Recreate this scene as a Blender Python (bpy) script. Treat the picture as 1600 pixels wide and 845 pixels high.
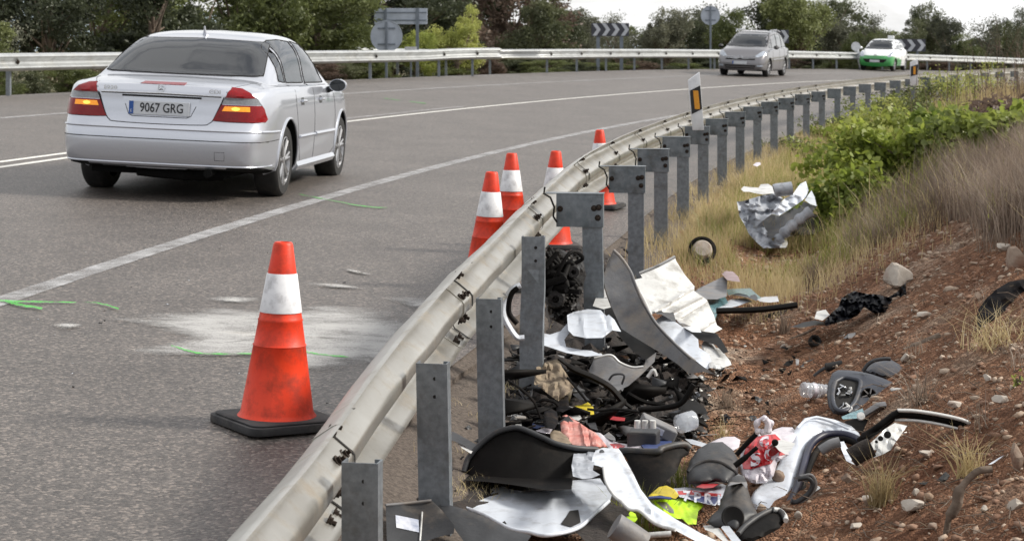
import bpy, bmesh, math, random
import numpy as np
from mathutils import Vector, Matrix, noise
from mathutils.bvhtree import BVHTree
from mathutils.geometry import delaunay_2d_cdt
for o in list(bpy.data.objects): bpy.data.objects.remove(o)
S = bpy.context.scene; COL = S.collection
R_ = math.radians
# ---------------------------------------------------------------- camera
FPX, U0, V0, CAMZ = 2900.0, 800.0, 69.4, 1.5
cd = bpy.data.cameras.new('camera'); cam = bpy.data.objects.new('camera', cd); COL.objects.link(cam)
cam.location = (0, 0, CAMZ); cam.rotation_euler = (R_(90), 0, 0)
cd.sensor_width = 36; cd.lens = FPX/1600*36; cd.shift_y = -(422.5-V0)/1600
cd.clip_start = .1; cd.clip_end = 6000
cd.dof.use_dof = True; cd.dof.focus_distance = 8.2; cd.dof.aperture_fstop = 9.0
S.camera = cam
# ---------------------------------------------------------------- sky, sun, exposure
SUN_EL, SUN_AZ = R_(36), R_(86)          # azimuth clockwise from +Y (to the right of the view, ahead)
W = bpy.data.worlds.new('World'); S.world = W; W.use_nodes = True
nt = W.node_tree; nt.nodes.clear()
def N(nt, t, **k):
    n = nt.nodes.new(t)
    for a, b in k.items():
        if a.startswith('i_'): n.inputs[a[2:].replace('_', ' ')].default_value = b
        else: setattr(n, a, b)
    return n
sky = N(nt, 'ShaderNodeTexSky', sky_type='NISHITA', sun_disc=False, sun_elevation=SUN_EL, sun_rotation=SUN_AZ, dust_density=2.0)
bg = N(nt, 'ShaderNodeBackground'); bg.inputs['Strength'].default_value = .1
tc = N(nt, 'ShaderNodeTexCoord'); mp = N(nt, 'ShaderNodeMapping'); mp.inputs['Scale'].default_value = (1, 1, 3.5)
nz = N(nt, 'ShaderNodeTexNoise', i_Scale=3.4, i_Detail=8, i_Roughness=.6, i_Distortion=.6)
cr = N(nt, 'ShaderNodeValToRGB'); cr.color_ramp.elements[0].position = .36; cr.color_ramp.elements[1].position = .54
cr.color_ramp.elements[0].color = (.45, .45, .45, 1); cr.color_ramp.elements[1].color = (1, 1, 1, 1)
cl = N(nt, 'ShaderNodeMix', data_type='RGBA'); cl.inputs[7].default_value = (11.2, 11.2, 11.2, 1)
L = nt.links.new
L(tc.outputs['Generated'], mp.inputs[0]); L(mp.outputs[0], nz.inputs['Vector']); L(nz.outputs['Fac'], cr.inputs[0])
L(cr.outputs[0], cl.inputs[0]); L(sky.outputs[0], cl.inputs[6]); L(cl.outputs[2], bg.inputs[0])
wo = N(nt, 'ShaderNodeOutputWorld'); L(bg.outputs[0], wo.inputs[0])
sl = bpy.data.lights.new('sun', 'SUN'); sl.energy = 5.0; sl.angle = R_(11.0); sl.color = (1, .95, .86)
so = bpy.data.objects.new('sun', sl); COL.objects.link(so)
sd = Vector((math.sin(SUN_AZ)*math.cos(SUN_EL), math.cos(SUN_AZ)*math.cos(SUN_EL), math.sin(SUN_EL)))
so.rotation_euler = sd.to_track_quat('Z', 'Y').to_euler(); so.location = (20, 10, 30)
S.view_settings.view_transform = 'Standard'; S.view_settings.look = 'None'; S.view_settings.exposure = 0; S.view_settings.gamma = 1
S.render.engine = 'CYCLES'; S.cycles.use_denoising = True
S.cycles.max_bounces = 6; S.cycles.transparent_max_bounces = 12
# ---------------------------------------------------------------- materials
def C(r, g, b):
    f = lambda c: (c/255/12.92) if c/255 <= .04045 else ((c/255+.055)/1.055)**2.4
    return (f(r), f(g), f(b), 1)
def mat(name, c1, c2=None, rough=.6, metal=0, scale=8, bump=0, bscale=60, coat=0, dirt=None, dscale=3, damt=.5, spec=.5, alpha=1, trans=0, sheen=0, detail=5, emit=None, estr=0, rvar=0):
    m = bpy.data.materials.new(name); m.use_nodes = True; t = m.node_tree; p = t.nodes['Principled BSDF']; LK = t.links.new
    p.inputs['Roughness'].default_value = rough; p.inputs['Metallic'].default_value = metal
    p.inputs['Coat Weight'].default_value = coat; p.inputs['Coat Roughness'].default_value = .06
    p.inputs['Specular IOR Level'].default_value = spec; p.inputs['Transmission Weight'].default_value = trans
    p.inputs['Alpha'].default_value = alpha
    if emit: p.inputs['Emission Color'].default_value = emit; p.inputs['Emission Strength'].default_value = estr
    co = N(t, 'ShaderNodeTexCoord')
    c2 = c2 or tuple(x*.8 for x in c1[:3])+(1,)
    n1 = N(t, 'ShaderNodeTexNoise', i_Scale=scale, i_Detail=detail, i_Roughness=.6); LK(co.outputs['Object'], n1.inputs['Vector'])
    mx = N(t, 'ShaderNodeMix', data_type='RGBA'); mx.inputs[6].default_value = c1; mx.inputs[7].default_value = c2
    r = N(t, 'ShaderNodeValToRGB'); r.color_ramp.elements[0].position = .35; r.color_ramp.elements[1].position = .65
    LK(n1.outputs['Fac'], r.inputs[0]); LK(r.outputs[0], mx.inputs[0]); out = mx.outputs[2]
    if dirt:
        n2 = N(t, 'ShaderNodeTexNoise', i_Scale=dscale, i_Detail=8, i_Roughness=.7); LK(co.outputs['Object'], n2.inputs['Vector'])
        r2 = N(t, 'ShaderNodeValToRGB'); r2.color_ramp.elements[0].position = .62-.3*damt; r2.color_ramp.elements[1].position = .75-.1*damt
        LK(n2.outputs['Fac'], r2.inputs[0]); m2 = N(t, 'ShaderNodeMix', data_type='RGBA'); m2.inputs[7].default_value = dirt
        ml = N(t, 'ShaderNodeMath', operation='MULTIPLY'); ml.inputs[1].default_value = min(1, damt+.25); LK(r2.outputs[0], ml.inputs[0])
        LK(out, m2.inputs[6]); LK(ml.outputs[0], m2.inputs[0]); out = m2.outputs[2]
        if coat or rough < .5:
            mr = N(t, 'ShaderNodeMapRange'); mr.inputs[3].default_value = rough; mr.inputs[4].default_value = .75
            LK(ml.outputs[0], mr.inputs[0]); LK(mr.outputs[0], p.inputs['Roughness'])
    LK(out, p.inputs['Base Color'])
    if bump:
        n3 = N(t, 'ShaderNodeTexNoise', i_Scale=bscale, i_Detail=4); LK(co.outputs['Object'], n3.inputs['Vector'])
        b = N(t, 'ShaderNodeBump'); b.inputs['Strength'].default_value = bump; b.inputs['Distance'].default_value = .01
        LK(n3.outputs['Fac'], b.inputs['Height']); LK(b.outputs[0], p.inputs['Normal'])
    return m
def leafmat(name, c1, c2, c3, tr=.35):
    m = bpy.data.materials.new(name); m.use_nodes = True; t = m.node_tree; t.nodes.clear(); LK = t.links.new
    co = N(t, 'ShaderNodeTexCoord'); n1 = N(t, 'ShaderNodeTexNoise', i_Scale=1.1, i_Detail=5, i_Roughness=.75); LK(co.outputs['Object'], n1.inputs['Vector'])
    oi = N(t, 'ShaderNodeObjectInfo'); ad = N(t, 'ShaderNodeMath', operation='MULTIPLY_ADD'); ad.inputs[1].default_value = .25
    LK(oi.outputs['Random'], ad.inputs[0]); LK(n1.outputs['Fac'], ad.inputs[2])
    r = N(t, 'ShaderNodeValToRGB'); e = r.color_ramp.elements; e[0].position = .4; e[0].color = c1; e[1].position = .85; e[1].color = c3
    x = e.new(.6); x.color = c2; LK(ad.outputs[0], r.inputs[0])
    d = N(t, 'ShaderNodeBsdfDiffuse'); tl = N(t, 'ShaderNodeBsdfTranslucent'); g = N(t, 'ShaderNodeBsdfGlossy'); g.inputs['Roughness'].default_value = .5
    LK(r.outputs[0], d.inputs[0]); LK(r.outputs[0], tl.inputs[0])
    a = N(t, 'ShaderNodeMixShader'); a.inputs[0].default_value = tr; LK(d.outputs[0], a.inputs[1]); LK(tl.outputs[0], a.inputs[2])
    b = N(t, 'ShaderNodeMixShader'); b.inputs[0].default_value = .03; LK(a.outputs[0], b.inputs[1]); LK(g.outputs[0], b.inputs[2])
    o = N(t, 'ShaderNodeOutputMaterial'); LK(b.outputs[0], o.inputs[0]); return m
M = {}
# ---------------------------------------------------------------- helpers
class MB:
    def __init__(s): s.v = []; s.f = []
    def add(s, v, f):
        b = len(s.v); s.v += [tuple(p) for p in v]; s.f += [tuple(i+b for i in q) for q in f]; return s
    def box(s, c, d, rot=None):
        x, y, z = (a/2 for a in d); R = rot.to_matrix() if rot is not None else None
        vs = []
        for i in (-1, 1):
            for j in (-1, 1):
                for k in (-1, 1):
                    p = Vector((i*x, j*y, k*z)); p = R @ p if R else p
                    vs.append(p+Vector(c))
        return s.add(vs, [(0, 1, 3, 2), (4, 6, 7, 5), (0, 4, 5, 1), (2, 3, 7, 6), (0, 2, 6, 4), (1, 5, 7, 3)])
    def tube(s, pts, r, n=8, cap=True, flat=1):
        pts = [Vector(p) for p in pts]; m = len(pts)
        rs = r if isinstance(r, (list, tuple)) else [r]*m
        vs = []; up = Vector((0, 0, 1)); prev = None
        for i, p in enumerate(pts):
            t = (pts[min(i+1, m-1)]-pts[max(i-1, 0)])
            t = t.normalized() if t.length > 1e-9 else Vector((0, 0, 1))
            if prev is None:
                a = t.cross(up) if abs(t.z) < .95 else t.cross(Vector((1, 0, 0)))
            else: a = prev-t*prev.dot(t)
            a = a.normalized() if a.length > 1e-6 else t.orthogonal().normalized(); prev = a; b = t.cross(a)
            for k in range(n):
                w = 2*math.pi*k/n; vs.append(p+(a*math.cos(w)+b*math.sin(w)*flat)*rs[i])
        fs = [(i*n+k, i*n+(k+1) % n, (i+1)*n+(k+1) % n, (i+1)*n+k) for i in range(m-1) for k in range(n)]
        if cap: fs += [tuple(range(n))[::-1], tuple((m-1)*n+k for k in range(n))]
        return s.add(vs, fs)
    def lathe(s, prof, n=24, o=(0, 0, 0), ax=None):
        ax = Matrix.Identity(3) if ax is None else ax; vs = []
        for r, z in prof:
            for k in range(n):
                w = 2*math.pi*k/n; vs.append(ax @ Vector((r*math.cos(w), r*math.sin(w), z))+Vector(o))
        m = len(prof)
        return s.add(vs, [(i*n+k, i*n+(k+1) % n, (i+1)*n+(k+1) % n, (i+1)*n+k) for i in range(m-1) for k in range(n)])
    def prism(s, poly, o, ex, ey, ez, depth):
        o, ex, ey, ez = Vector(o), Vector(ex), Vector(ey), Vector(ez); n = len(poly)
        vs = [o+ex*a+ey*b for a, b in poly]+[o+ex*a+ey*b+ez*depth for a, b in poly]
        return s.add(vs, [tuple(range(n))[::-1], tuple(range(n, 2*n))]+[(i, (i+1) % n, n+(i+1) % n, n+i) for i in range(n)])
    def sweep(s, prof, path, closed=False):
        """prof: list of (lateral, vertical); path: list of (point, lateral vector)"""
        n = len(prof); vs = []
        for p, l in path:
            for a, b in prof: vs.append(Vector(p)+Vector(l)*a+Vector((0, 0, b)))
        K = n if closed else n-1
        return s.add(vs, [(i*n+k, i*n+(k+1) % n, (i+1)*n+(k+1) % n, (i+1)*n+k) for i in range(len(path)-1) for k in range(K)])
    def mesh(s, name):
        me = bpy.data.meshes.new(name); me.from_pydata(s.v, [], s.f); me.validate(clean_customdata=False); return me
    def build(s, name, m, parent=None, smooth=False, bevel=0, local=False, seg=2):
        me = s.mesh(name)
        return link(name, me, m, parent, smooth, bevel, local, seg)
def link(name, me, m, parent=None, smooth=False, bevel=0, local=False, seg=2, norm=True):
    if parent is not None and not local:
        w = Vector(parent.location); q = parent.parent
        while q is not None: w += q.location; q = q.parent
        me.transform(Matrix.Translation(-w))
    if norm or bevel:
        bm = bmesh.new(); bm.from_mesh(me)
        if norm: bmesh.ops.recalc_face_normals(bm, faces=bm.faces)
        if bevel:
            es = [e for e in bm.edges if len(e.link_faces) == 2 and e.calc_face_angle(0) > .6]
            bmesh.ops.bevel(bm, geom=es, offset=bevel, segments=seg, profile=.5, affect='EDGES', clamp_overlap=True)
        bm.to_mesh(me); bm.free()
    o = bpy.data.objects.new(name, me); COL.objects.link(o)
    for x in (m if isinstance(m, (list, tuple)) else [m]): me.materials.append(M[x] if isinstance(x, str) else x)
    if parent is not None: o.parent = parent
    if smooth:
        me.shade_smooth() if smooth is True else me.shade_smooth()
        if smooth is not True: me.set_sharp_from_angle(angle=R_(smooth))
    return o
def tag(o, label=None, cat=None, group=None, kind=None):
    if label: o['label'] = label
    if cat: o['category'] = cat
    if group: o['group'] = group
    if kind: o['kind'] = kind
    return o
def thing(name, label, cat, loc=(0, 0, 0), group=None, rz=0):
    o = bpy.data.objects.new(name, None); COL.objects.link(o); o.location = loc; o.rotation_euler = (0, 0, rz); o.empty_display_size = .1
    return tag(o, label, cat, group)
def dup(o, parent=None):
    c = o.copy(); COL.objects.link(c)
    if parent is not None: c.parent = parent
    for ch in list(o.children): dup(ch, c)
    return c
def catmull(P, n, closed=False):
    P = [np.array(p, float) for p in P]; out = []; m = len(P)
    for i in range(m-1):
        p0 = P[i-1] if i > 0 else 2*P[0]-P[1]; p1, p2 = P[i], P[i+1]; p3 = P[i+2] if i+2 < m else 2*P[-1]-P[-2]
        for k in range(n):
            t = k/n; out.append(.5*((2*p1)+(-p0+p2)*t+(2*p0-5*p1+4*p2-p3)*t*t+(-p0+3*p1-3*p2+p3)*t**3))
    out.append(P[-1]); return out
def npmesh(name, V, F, nper):
    """V (n,3) float, F (m,nper) int"""
    me = bpy.data.meshes.new(name); V = np.ascontiguousarray(V, np.float32); F = np.ascontiguousarray(F, np.int32)
    me.vertices.add(len(V)); me.vertices.foreach_set('co', V.ravel()); me.loops.add(F.size); me.loops.foreach_set('vertex_index', F.ravel())
    me.polygons.add(len(F)); me.polygons.foreach_set('loop_start', np.arange(0, F.size, nper, dtype=np.int32))
    me.update(calc_edges=True); return me
# ---------------------------------------------------------------- the road's geometry: a right-hand curve with its outer side raised
RAD, A0 = 141.0, .1557
CX, CY = .855+RAD*math.cos(A0), 12.36-RAD*math.sin(A0)
def pos(s, d):
    a = A0+s/RAD; return (CX-(RAD+d)*math.cos(a), CY+(RAD+d)*math.sin(a))
def lat(s):                                  # unit vector to the left of the road
    a = A0+s/RAD; return Vector((-math.cos(a), math.sin(a), 0))
def tan(s):
    a = A0+s/RAD; return Vector((math.sin(a), math.cos(a), 0))
def sd_of(x, y):
    dx, dy = CX-x, y-CY; r = math.hypot(dx, dy); return (math.atan2(dy, dx)-A0)*RAD, r-RAD
PE = [-.7, -.3, 0, .35, .8, 1.1, 1.6, 2.1, 2.8, 4, 8, 20, 140]
PZ = [-.02, -.035, -.12, -.25, -.29, -.21, .06, .34, .56, .74, .95, 1.2, 1.2]
NR = [(-.70, 3.0), (-.61, 4.0), (-.51, 5.07), (-.37, 6.2), (-.19, 7.4), (0, 8.5), (.16, 9.8), (.50, 12.36)]
NS = [sd_of(*p) for p in NR]; NSx = [-30]+[q[0] for q in NS]+[2, 200]; NSd = [NS[0][1]+.28]+[q[1]+.28-.3*max(0, (q[0]+4)/4.5) for q in NS]+[.33, .33]
def DE(s): return float(np.interp(s, NSx, NSd))      # how far left of the posts' line the asphalt ends
def warp(s, d): return d+(DE(s)-.33)*max(0, 1-abs(d-.33)/1.4)
def fall(s): return -.00035*max(s-42, 0)**2 if s < 150 else -.00035*108**2-.0756*(s-150)*0
def hroad(s, d): return .045*min(max(d, 0), 13.6)+fall(s)
def hgt(s, d, fine=True):
    if d >= DE(s):
        if d <= 14.0: return hroad(s, d)
        return hroad(s, 13.6)-.08*min(d-14.0, 6)-.01*max(min(d, 80)-20, 0)
    e = -d+(DE(s)-.33)*max(0, 1-abs(d-.33)/1.4); z = float(np.interp(e, PE, PZ))+fall(s)
    far = min(max((s-2)/25, 0), 1); z += .10*min(max((s+3)/6, 0), 1)*max(0, 1-abs(e-.4)/1.0); z -= far*.30*min(max(e/2.5, 0), 1)
    x, y = pos(s, d)
    z += (.05*noise.noise((x*1.3, y*1.3, 3))+.025*noise.noise((x*4, y*4, 5)))*min(max(e*1.5, 0), 1)
    return z
def hxy(x, y): s, d = sd_of(x, y); return hgt(s, d)
def P(u, v, Y): return Vector(((u-U0)/FPX*Y, Y, CAMZ-(v-V0)/FPX*Y))
def G(u, v, y0=3.2, y1=160):
    """point where the line of sight of pixel (u, v) meets the ground"""
    y = y0; st = .04
    while y < y1:
        x, z = (u-U0)/FPX*y, CAMZ-(v-V0)/FPX*y
        if z <= hxy(x, y): return Vector((x, y, hxy(x, y)))
        y += st; st = max(.04, y*.004)
    return Vector(((u-U0)/FPX*y, y, hxy((u-U0)/FPX*y, y)))
# ---------------------------------------------------------------- ground
def soil_material():
    m = bpy.data.materials.new('red_soil'); m.use_nodes = True; t = m.node_tree; p = t.nodes['Principled BSDF']; LK = t.links.new
    co = N(t, 'ShaderNodeTexCoord')
    n1 = N(t, 'ShaderNodeTexNoise', i_Scale=1.1, i_Detail=8, i_Roughness=.65); LK(co.outputs['Object'], n1.inputs['Vector'])
    r1 = N(t, 'ShaderNodeValToRGB'); e = r1.color_ramp.elements; e[0].position = .35; e[0].color = C(124, 88, 67); e[1].position = .66; e[1].color = C(168, 150, 133)
    x = e.new(.52); x.color = C(148, 112, 88); LK(n1.outputs['Fac'], r1.inputs[0])
    v = N(t, 'ShaderNodeTexVoronoi', i_Scale=38); LK(co.outputs['Object'], v.inputs['Vector'])
    v2 = N(t, 'ShaderNodeTexVoronoi', i_Scale=95); LK(co.outputs['Object'], v2.inputs['Vector'])
    hs = N(t, 'ShaderNodeSeparateColor'); LK(v.outputs['Color'], hs.inputs[0])
    r2 = N(t, 'ShaderNodeValToRGB'); r2.color_ramp.elements[0].position = .45; r2.color_ramp.elements[0].color = (.45, .4, .38, 1); r2.color_ramp.elements[1].color = (1.35, 1.35, 1.35, 1)
    LK(hs.outputs[0], r2.inputs[0])
    mu = N(t, 'ShaderNodeMix', data_type='RGBA', blend_type='MULTIPLY'); mu.inputs[0].default_value = .75; LK(r1.outputs[0], mu.inputs[6]); LK(r2.outputs[0], mu.inputs[7])
    LK(mu.outputs[2], p.inputs['Base Color']); p.inputs['Roughness'].default_value = .95; p.inputs['Specular IOR Level'].default_value = .15
    ad = N(t, 'ShaderNodeMath', operation='ADD'); LK(v.outputs['Distance'], ad.inputs[0]); LK(v2.outputs['Distance'], ad.inputs[1])
    b = N(t, 'ShaderNodeBump'); b.inputs['Strength'].default_value = .9; b.inputs['Distance'].default_value = .02; b.invert = True
    LK(ad.outputs[0], b.inputs['Height']); LK(b.outputs[0], p.inputs['Normal']); return m
def asphalt_material():
    m = bpy.data.materials.new('asphalt'); m.use_nodes = True; t = m.node_tree; p = t.nodes['Principled BSDF']; LK = t.links.new
    co = N(t, 'ShaderNodeTexCoord')
    big = N(t, 'ShaderNodeTexNoise', i_Scale=.9, i_Detail=9, i_Roughness=.68); LK(co.outputs['Object'], big.inputs['Vector'])
    r1 = N(t, 'ShaderNodeValToRGB'); e = r1.color_ramp.elements; e[0].position = .3; e[0].color = (.084, .073, .066, 1); e[1].position = .7; e[1].color = (.132, .117, .107, 1)
    LK(big.outputs['Fac'], r1.inputs[0])
    v = N(t, 'ShaderNodeTexVoronoi', i_Scale=84); LK(co.outputs['Object'], v.inputs['Vector'])
    hs = N(t, 'ShaderNodeSeparateColor'); LK(v.outputs['Color'], hs.inputs[0])
    r2 = N(t, 'ShaderNodeValToRGB'); e = r2.color_ramp.elements; e[0].position = .1; e[0].color = (.32, .31, .31, 1); e[1].position = .97; e[1].color = (2.3, 2.2, 2.1, 1)
    x = e.new(.78); x.color = (1.1, 1.08, 1.06, 1); LK(hs.outputs[0], r2.inputs[0])
    fn = N(t, 'ShaderNodeTexNoise', i_Scale=260, i_Detail=3); LK(co.outputs['Object'], fn.inputs['Vector'])
    mu = N(t, 'ShaderNodeMix', data_type='RGBA', blend_type='MULTIPLY'); mu.inputs[0].default_value = .85; LK(r1.outputs[0], mu.inputs[6]); LK(r2.outputs[0], mu.inputs[7])
    LK(mu.outputs[2], p.inputs['Base Color']); p.inputs['Roughness'].default_value = .5; p.inputs['Specular IOR Level'].default_value = .6
    ad = N(t, 'ShaderNodeMath', operation='ADD'); LK(v.outputs['Distance'], ad.inputs[0]); LK(fn.outputs['Fac'], ad.inputs[1])
    b = N(t, 'ShaderNodeBump'); b.inputs['Strength'].default_value = .7; b.inputs['Distance'].default_value = .006; b.invert = True
    LK(ad.outputs[0], b.inputs['Height']); LK(b.outputs[0], p.inputs['Normal']); return m
def worn_material(name, col, scale, lo, hi, stretch=(1, 1, 1), rough=.8, edge=True, gain=1.0):
    """paint or sand lying on the asphalt: thins out by noise and towards its edge (attribute 'edge')"""
    m = bpy.data.materials.new(name); m.use_nodes = True; t = m.node_tree; p = t.nodes['Principled BSDF']; LK = t.links.new
    p.inputs['Base Color'].default_value = col; p.inputs['Roughness'].default_value = rough
    co = N(t, 'ShaderNodeTexCoord'); mpn = N(t, 'ShaderNodeMapping'); mpn.inputs['Scale'].default_value = stretch
    LK(co.outputs['Object'], mpn.inputs[0])
    n1 = N(t, 'ShaderNodeTexNoise', i_Scale=scale, i_Detail=6, i_Roughness=.7); LK(mpn.outputs[0], n1.inputs['Vector'])
    n2 = N(t, 'ShaderNodeTexNoise', i_Scale=150, i_Detail=2); LK(co.outputs['Object'], n2.inputs['Vector'])
    at = N(t, 'ShaderNodeAttribute', attribute_name='edge')
    a = N(t, 'ShaderNodeMath', operation='MULTIPLY_ADD'); a.inputs[1].default_value = .8; LK(n2.outputs['Fac'], a.inputs[0]); LK(n1.outputs['Fac'], a.inputs[2])
    b = N(t, 'ShaderNodeMath', operation='MULTIPLY_ADD'); b.inputs[1].default_value = gain; LK(at.outputs['Fac'], b.inputs[0]); LK(a.outputs[0], b.inputs[2])
    mr = N(t, 'ShaderNodeMapRange'); mr.inputs[1].default_value = lo; mr.inputs[2].default_value = hi; LK(b.outputs[0], mr.inputs[0])
    LK(mr.outputs[0], p.inputs['Alpha']); return m
M['gravel_dark'] = mat('dark_gravel', C(96, 86, 78), C(62, 54, 48), rough=.95, scale=60, bump=.6, bscale=90)
M['soil'] = soil_material(); M['asphalt'] = asphalt_material()
M['far_ground'] = mat('dry_ground', C(112, 100, 76), C(88, 92, 58), rough=.95, scale=.3, dirt=C(120, 96, 76), dscale=1.2, bump=.4, bscale=8)
M['road_paint'] = worn_material('worn_road_paint', (.42, .42, .43, 1), 5, 1.08, 1.62, gain=.45)
M['road_paint_fresh'] = worn_material('road_paint', (.62, .61, .58, 1), 5, .78, 1.3, gain=.5)
M['sand'] = worn_material('absorbent_sand', (.38, .375, .37, 1), 4.2, 1.24, 1.72, stretch=(.75, 1.3, 1), rough=.95, gain=.75)
M['green_spray'] = worn_material('green_spray_paint', (.08, .50, .07, 1), 16, 1.05, 1.8, rough=.7, gain=.6)
def strip_mesh(name, s_list, d_list, hf, mats, zoff=0, wp=False):
    V = []; ns, nd = len(s_list), len(d_list)
    for s in s_list:
        for d in d_list:
            d = warp(s, d) if wp else d; x, y = pos(s, d); V.append((x, y, hf(s, d)+zoff))
    F = [(i*nd+j, i*nd+j+1, (i+1)*nd+j+1, (i+1)*nd+j) for i in range(ns-1) for j in range(nd-1)]
    me = bpy.data.meshes.new(name); me.from_pydata(V, [], F)
    o = link(name, me, mats, norm=False, smooth=True); 
    return o
def edge_attr(me, vals):
    a = me.attributes.new('edge', 'FLOAT', 'POINT'); a.data.foreach_set('value', np.array(vals, np.float32))
sroad = list(np.arange(-30, 5, .25))+list(np.arange(5, 150, 1.0))
o = strip_mesh('road', sroad, [.33]+list(np.arange(.5, 13.6, .8))+[13.7], hroad, 'asphalt', wp=True); tag(o, kind='structure')
eb = MB()                                     # the asphalt's broken edge
for i, s in enumerate(np.arange(-16, 60, .12)):
    e_ = DE(s)+.01; x, y = pos(s, e_); h = hroad(s, e_); r = .03+.03*noise.noise((s*2.3, 0, 0)); x2, y2 = pos(s, e_-r-.03)
    eb.v += [(x, y, h-.002), (x2, y2, h-.03), (x2, y2, h-.12)]
    if i: b = 3*i; eb.f += [(b-3, b-2, b+1, b), (b-2, b-1, b+2, b+1)]
tag(eb.build('road_edge', 'gravel_dark'), kind='structure')
# right verge, ditch and bank, fine near the camera
hv = lambda s, d: hgt(s, d)
def verge(s0, s1, ds, rough):
    dl = [.6, .36, .34]+[-x for x in np.arange(-.3, 3.6, ds)]+list(-np.arange(3.6, 6, .2))+list(-np.arange(6, 20, 1.0))+[-20, -30, -50, -90]
    dl = sorted(set(round(x, 3) for x in dl), reverse=True)
    def h(s, d):
        if d > DE(s)-.004: return hroad(s, d)-.05
        x, y = pos(s, d); z = hgt(s, d)
        if -d > .1: z += rough*(.014*noise.noise((x*14, y*14, 1))+.008*noise.noise((x*33, y*33, 2)))
        return z-(.03 if d > DE(s)-.1 else 0)
    return strip_mesh('verge_ground', list(np.arange(s0, s1+1e-6, ds*1.6)), dl, h, 'soil', wp=True)
tag(verge(-11.04, 3.04, .05, 1), kind='structure')
tag(verge(3.04, 40, .15, .4), kind='structure')
o = strip_mesh('verge_ground', list(np.arange(-30, -11.04, .9))+[-11.04], sorted([.6, .34]+list(-np.arange(0, 4, .3))+[-5, -8, -20, -50, -90], reverse=True), hgt, 'soil', wp=True); tag(o, kind='structure')
o = strip_mesh('verge_ground', list(np.arange(40, 150, 1.5)), sorted([.6, .34]+list(-np.arange(0, 6, .5))+[-8, -14, -20, -50, -90], reverse=True), hgt, 'far_ground'); tag(o, kind='structure')
o = strip_mesh('roadside_ground', list(np.arange(-30, 150, 1.5)), [13.6, 13.9, 14.4, 15, 16, 18, 21, 26, 34, 50, 80], lambda s, d: hgt(s, max(d, 13.7))-.05+(.12*noise.noise((s*.4, d*.4, 0)) if d > 14 else 0), 'far_ground'); tag(o, kind='structure')
g = MB(); g.add([(-2500, -400, -5.2), (2500, -400, -5.2), (2500, 4500, -5.2), (-2500, 4500, -5.2)], [(0, 1, 2, 3)])
tag(g.build('ground', 'far_ground'), kind='structure')
M['hill'] = mat('hazy_hill', C(150, 160, 170), C(128, 140, 146), rough=1, scale=.01, spec=0)  # pale bluish base colour stands in for distance haze
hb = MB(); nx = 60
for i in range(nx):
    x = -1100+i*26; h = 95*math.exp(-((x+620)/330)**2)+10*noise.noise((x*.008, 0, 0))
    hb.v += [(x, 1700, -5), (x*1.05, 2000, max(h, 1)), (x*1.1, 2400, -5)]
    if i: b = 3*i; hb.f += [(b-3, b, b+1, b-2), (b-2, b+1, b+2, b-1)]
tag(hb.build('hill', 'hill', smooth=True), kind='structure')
gs = MB(); sl_ = list(np.arange(-12, 45, .1))              # grey grit washed along the asphalt's edge
for i, s_ in enumerate(sl_):
    for j in range(7):
        d_ = DE(s_)+.03-(.48+.12*noise.noise((s_*1.7, 3, 0))+.05*noise.noise((s_*6, 3, 0)))*j/6*(1 if s_ < 4 else .8)-(.0 if s_ > -3 else .12*j/6); x, y = pos(s_, d_)
        gs.v.append((x, y, (hgt(s_, d_) if d_ < DE(s_) else hroad(s_, d_)-.03)+(.012+.008*noise.noise((x*14, y*14, 1)) if 0 < j < 6 else -.02)))
    if i: b = 7*i; gs.f += [(b-7+j, b-6+j, b+1+j, b+j) for j in range(6)]
tag(gs.build('gravel_verge', 'gravel_dark', smooth=True), kind='structure')
# painted lines
def line(d0, w, s0, s1, m, ds=.25, lab=None):
    sl_ = list(np.arange(s0, s1, ds)); dl = [d0+w*k for k in (-.5, -.38, 0, .38, .5)]
    o = strip_mesh('road_marking', sl_, dl, hroad, m, .004); o.name = 'road_marking'
    edge_attr(o.data, [v for s in sl_ for v in (0, 1, 1, 1, 0)]); return tag(o, kind='structure')
line(3.15, .17, -9, 110, 'road_paint'); line(6.72, .10, -4, 110, 'road_paint_fresh'); line(7.0, .10, -4, 15, 'road_paint_fresh'); line(7.02, .10, 15.2, 21.5, 'road_paint')
line(10.45, .15, -4, 110, 'road_paint')
def splat(name, pts, m, zoff, core, n=9):
    """flat patch on the road from an outline in the photo; attribute 'edge' runs 0..1 from rim to middle"""
    c = [sum(p[i] for p in pts)/len(pts) for i in (0, 1)] if core is None else core
    loop = catmull(pts+[pts[0]], 6)[:-1]; V = []; E = []; k = 7
    for j in range(k+1):
        t = j/k
        for q in loop:
            g_ = G(c[0]+(q[0]-c[0])*t, c[1]+(q[1]-c[1])*t); s, d = sd_of(g_.x, g_.y); V.append((g_.x, g_.y, hroad(s, d)+zoff)); E.append(min(1, (1-t)*(2.6 if max(q_[0] for q_ in pts)-min(q_[0] for q_ in pts) > 200 else 1.15)))
    m_ = len(loop); F = [(j*m_+i, j*m_+(i+1) % m_, (j+1)*m_+(i+1) % m_, (j+1)*m_+i) for j in range(k) for i in range(m_)]
    me = bpy.data.meshes.new(name); me.from_pydata(V, [], F); o = link(name, me, m, norm=False, smooth=True); edge_attr(o.data, E); return o
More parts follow.
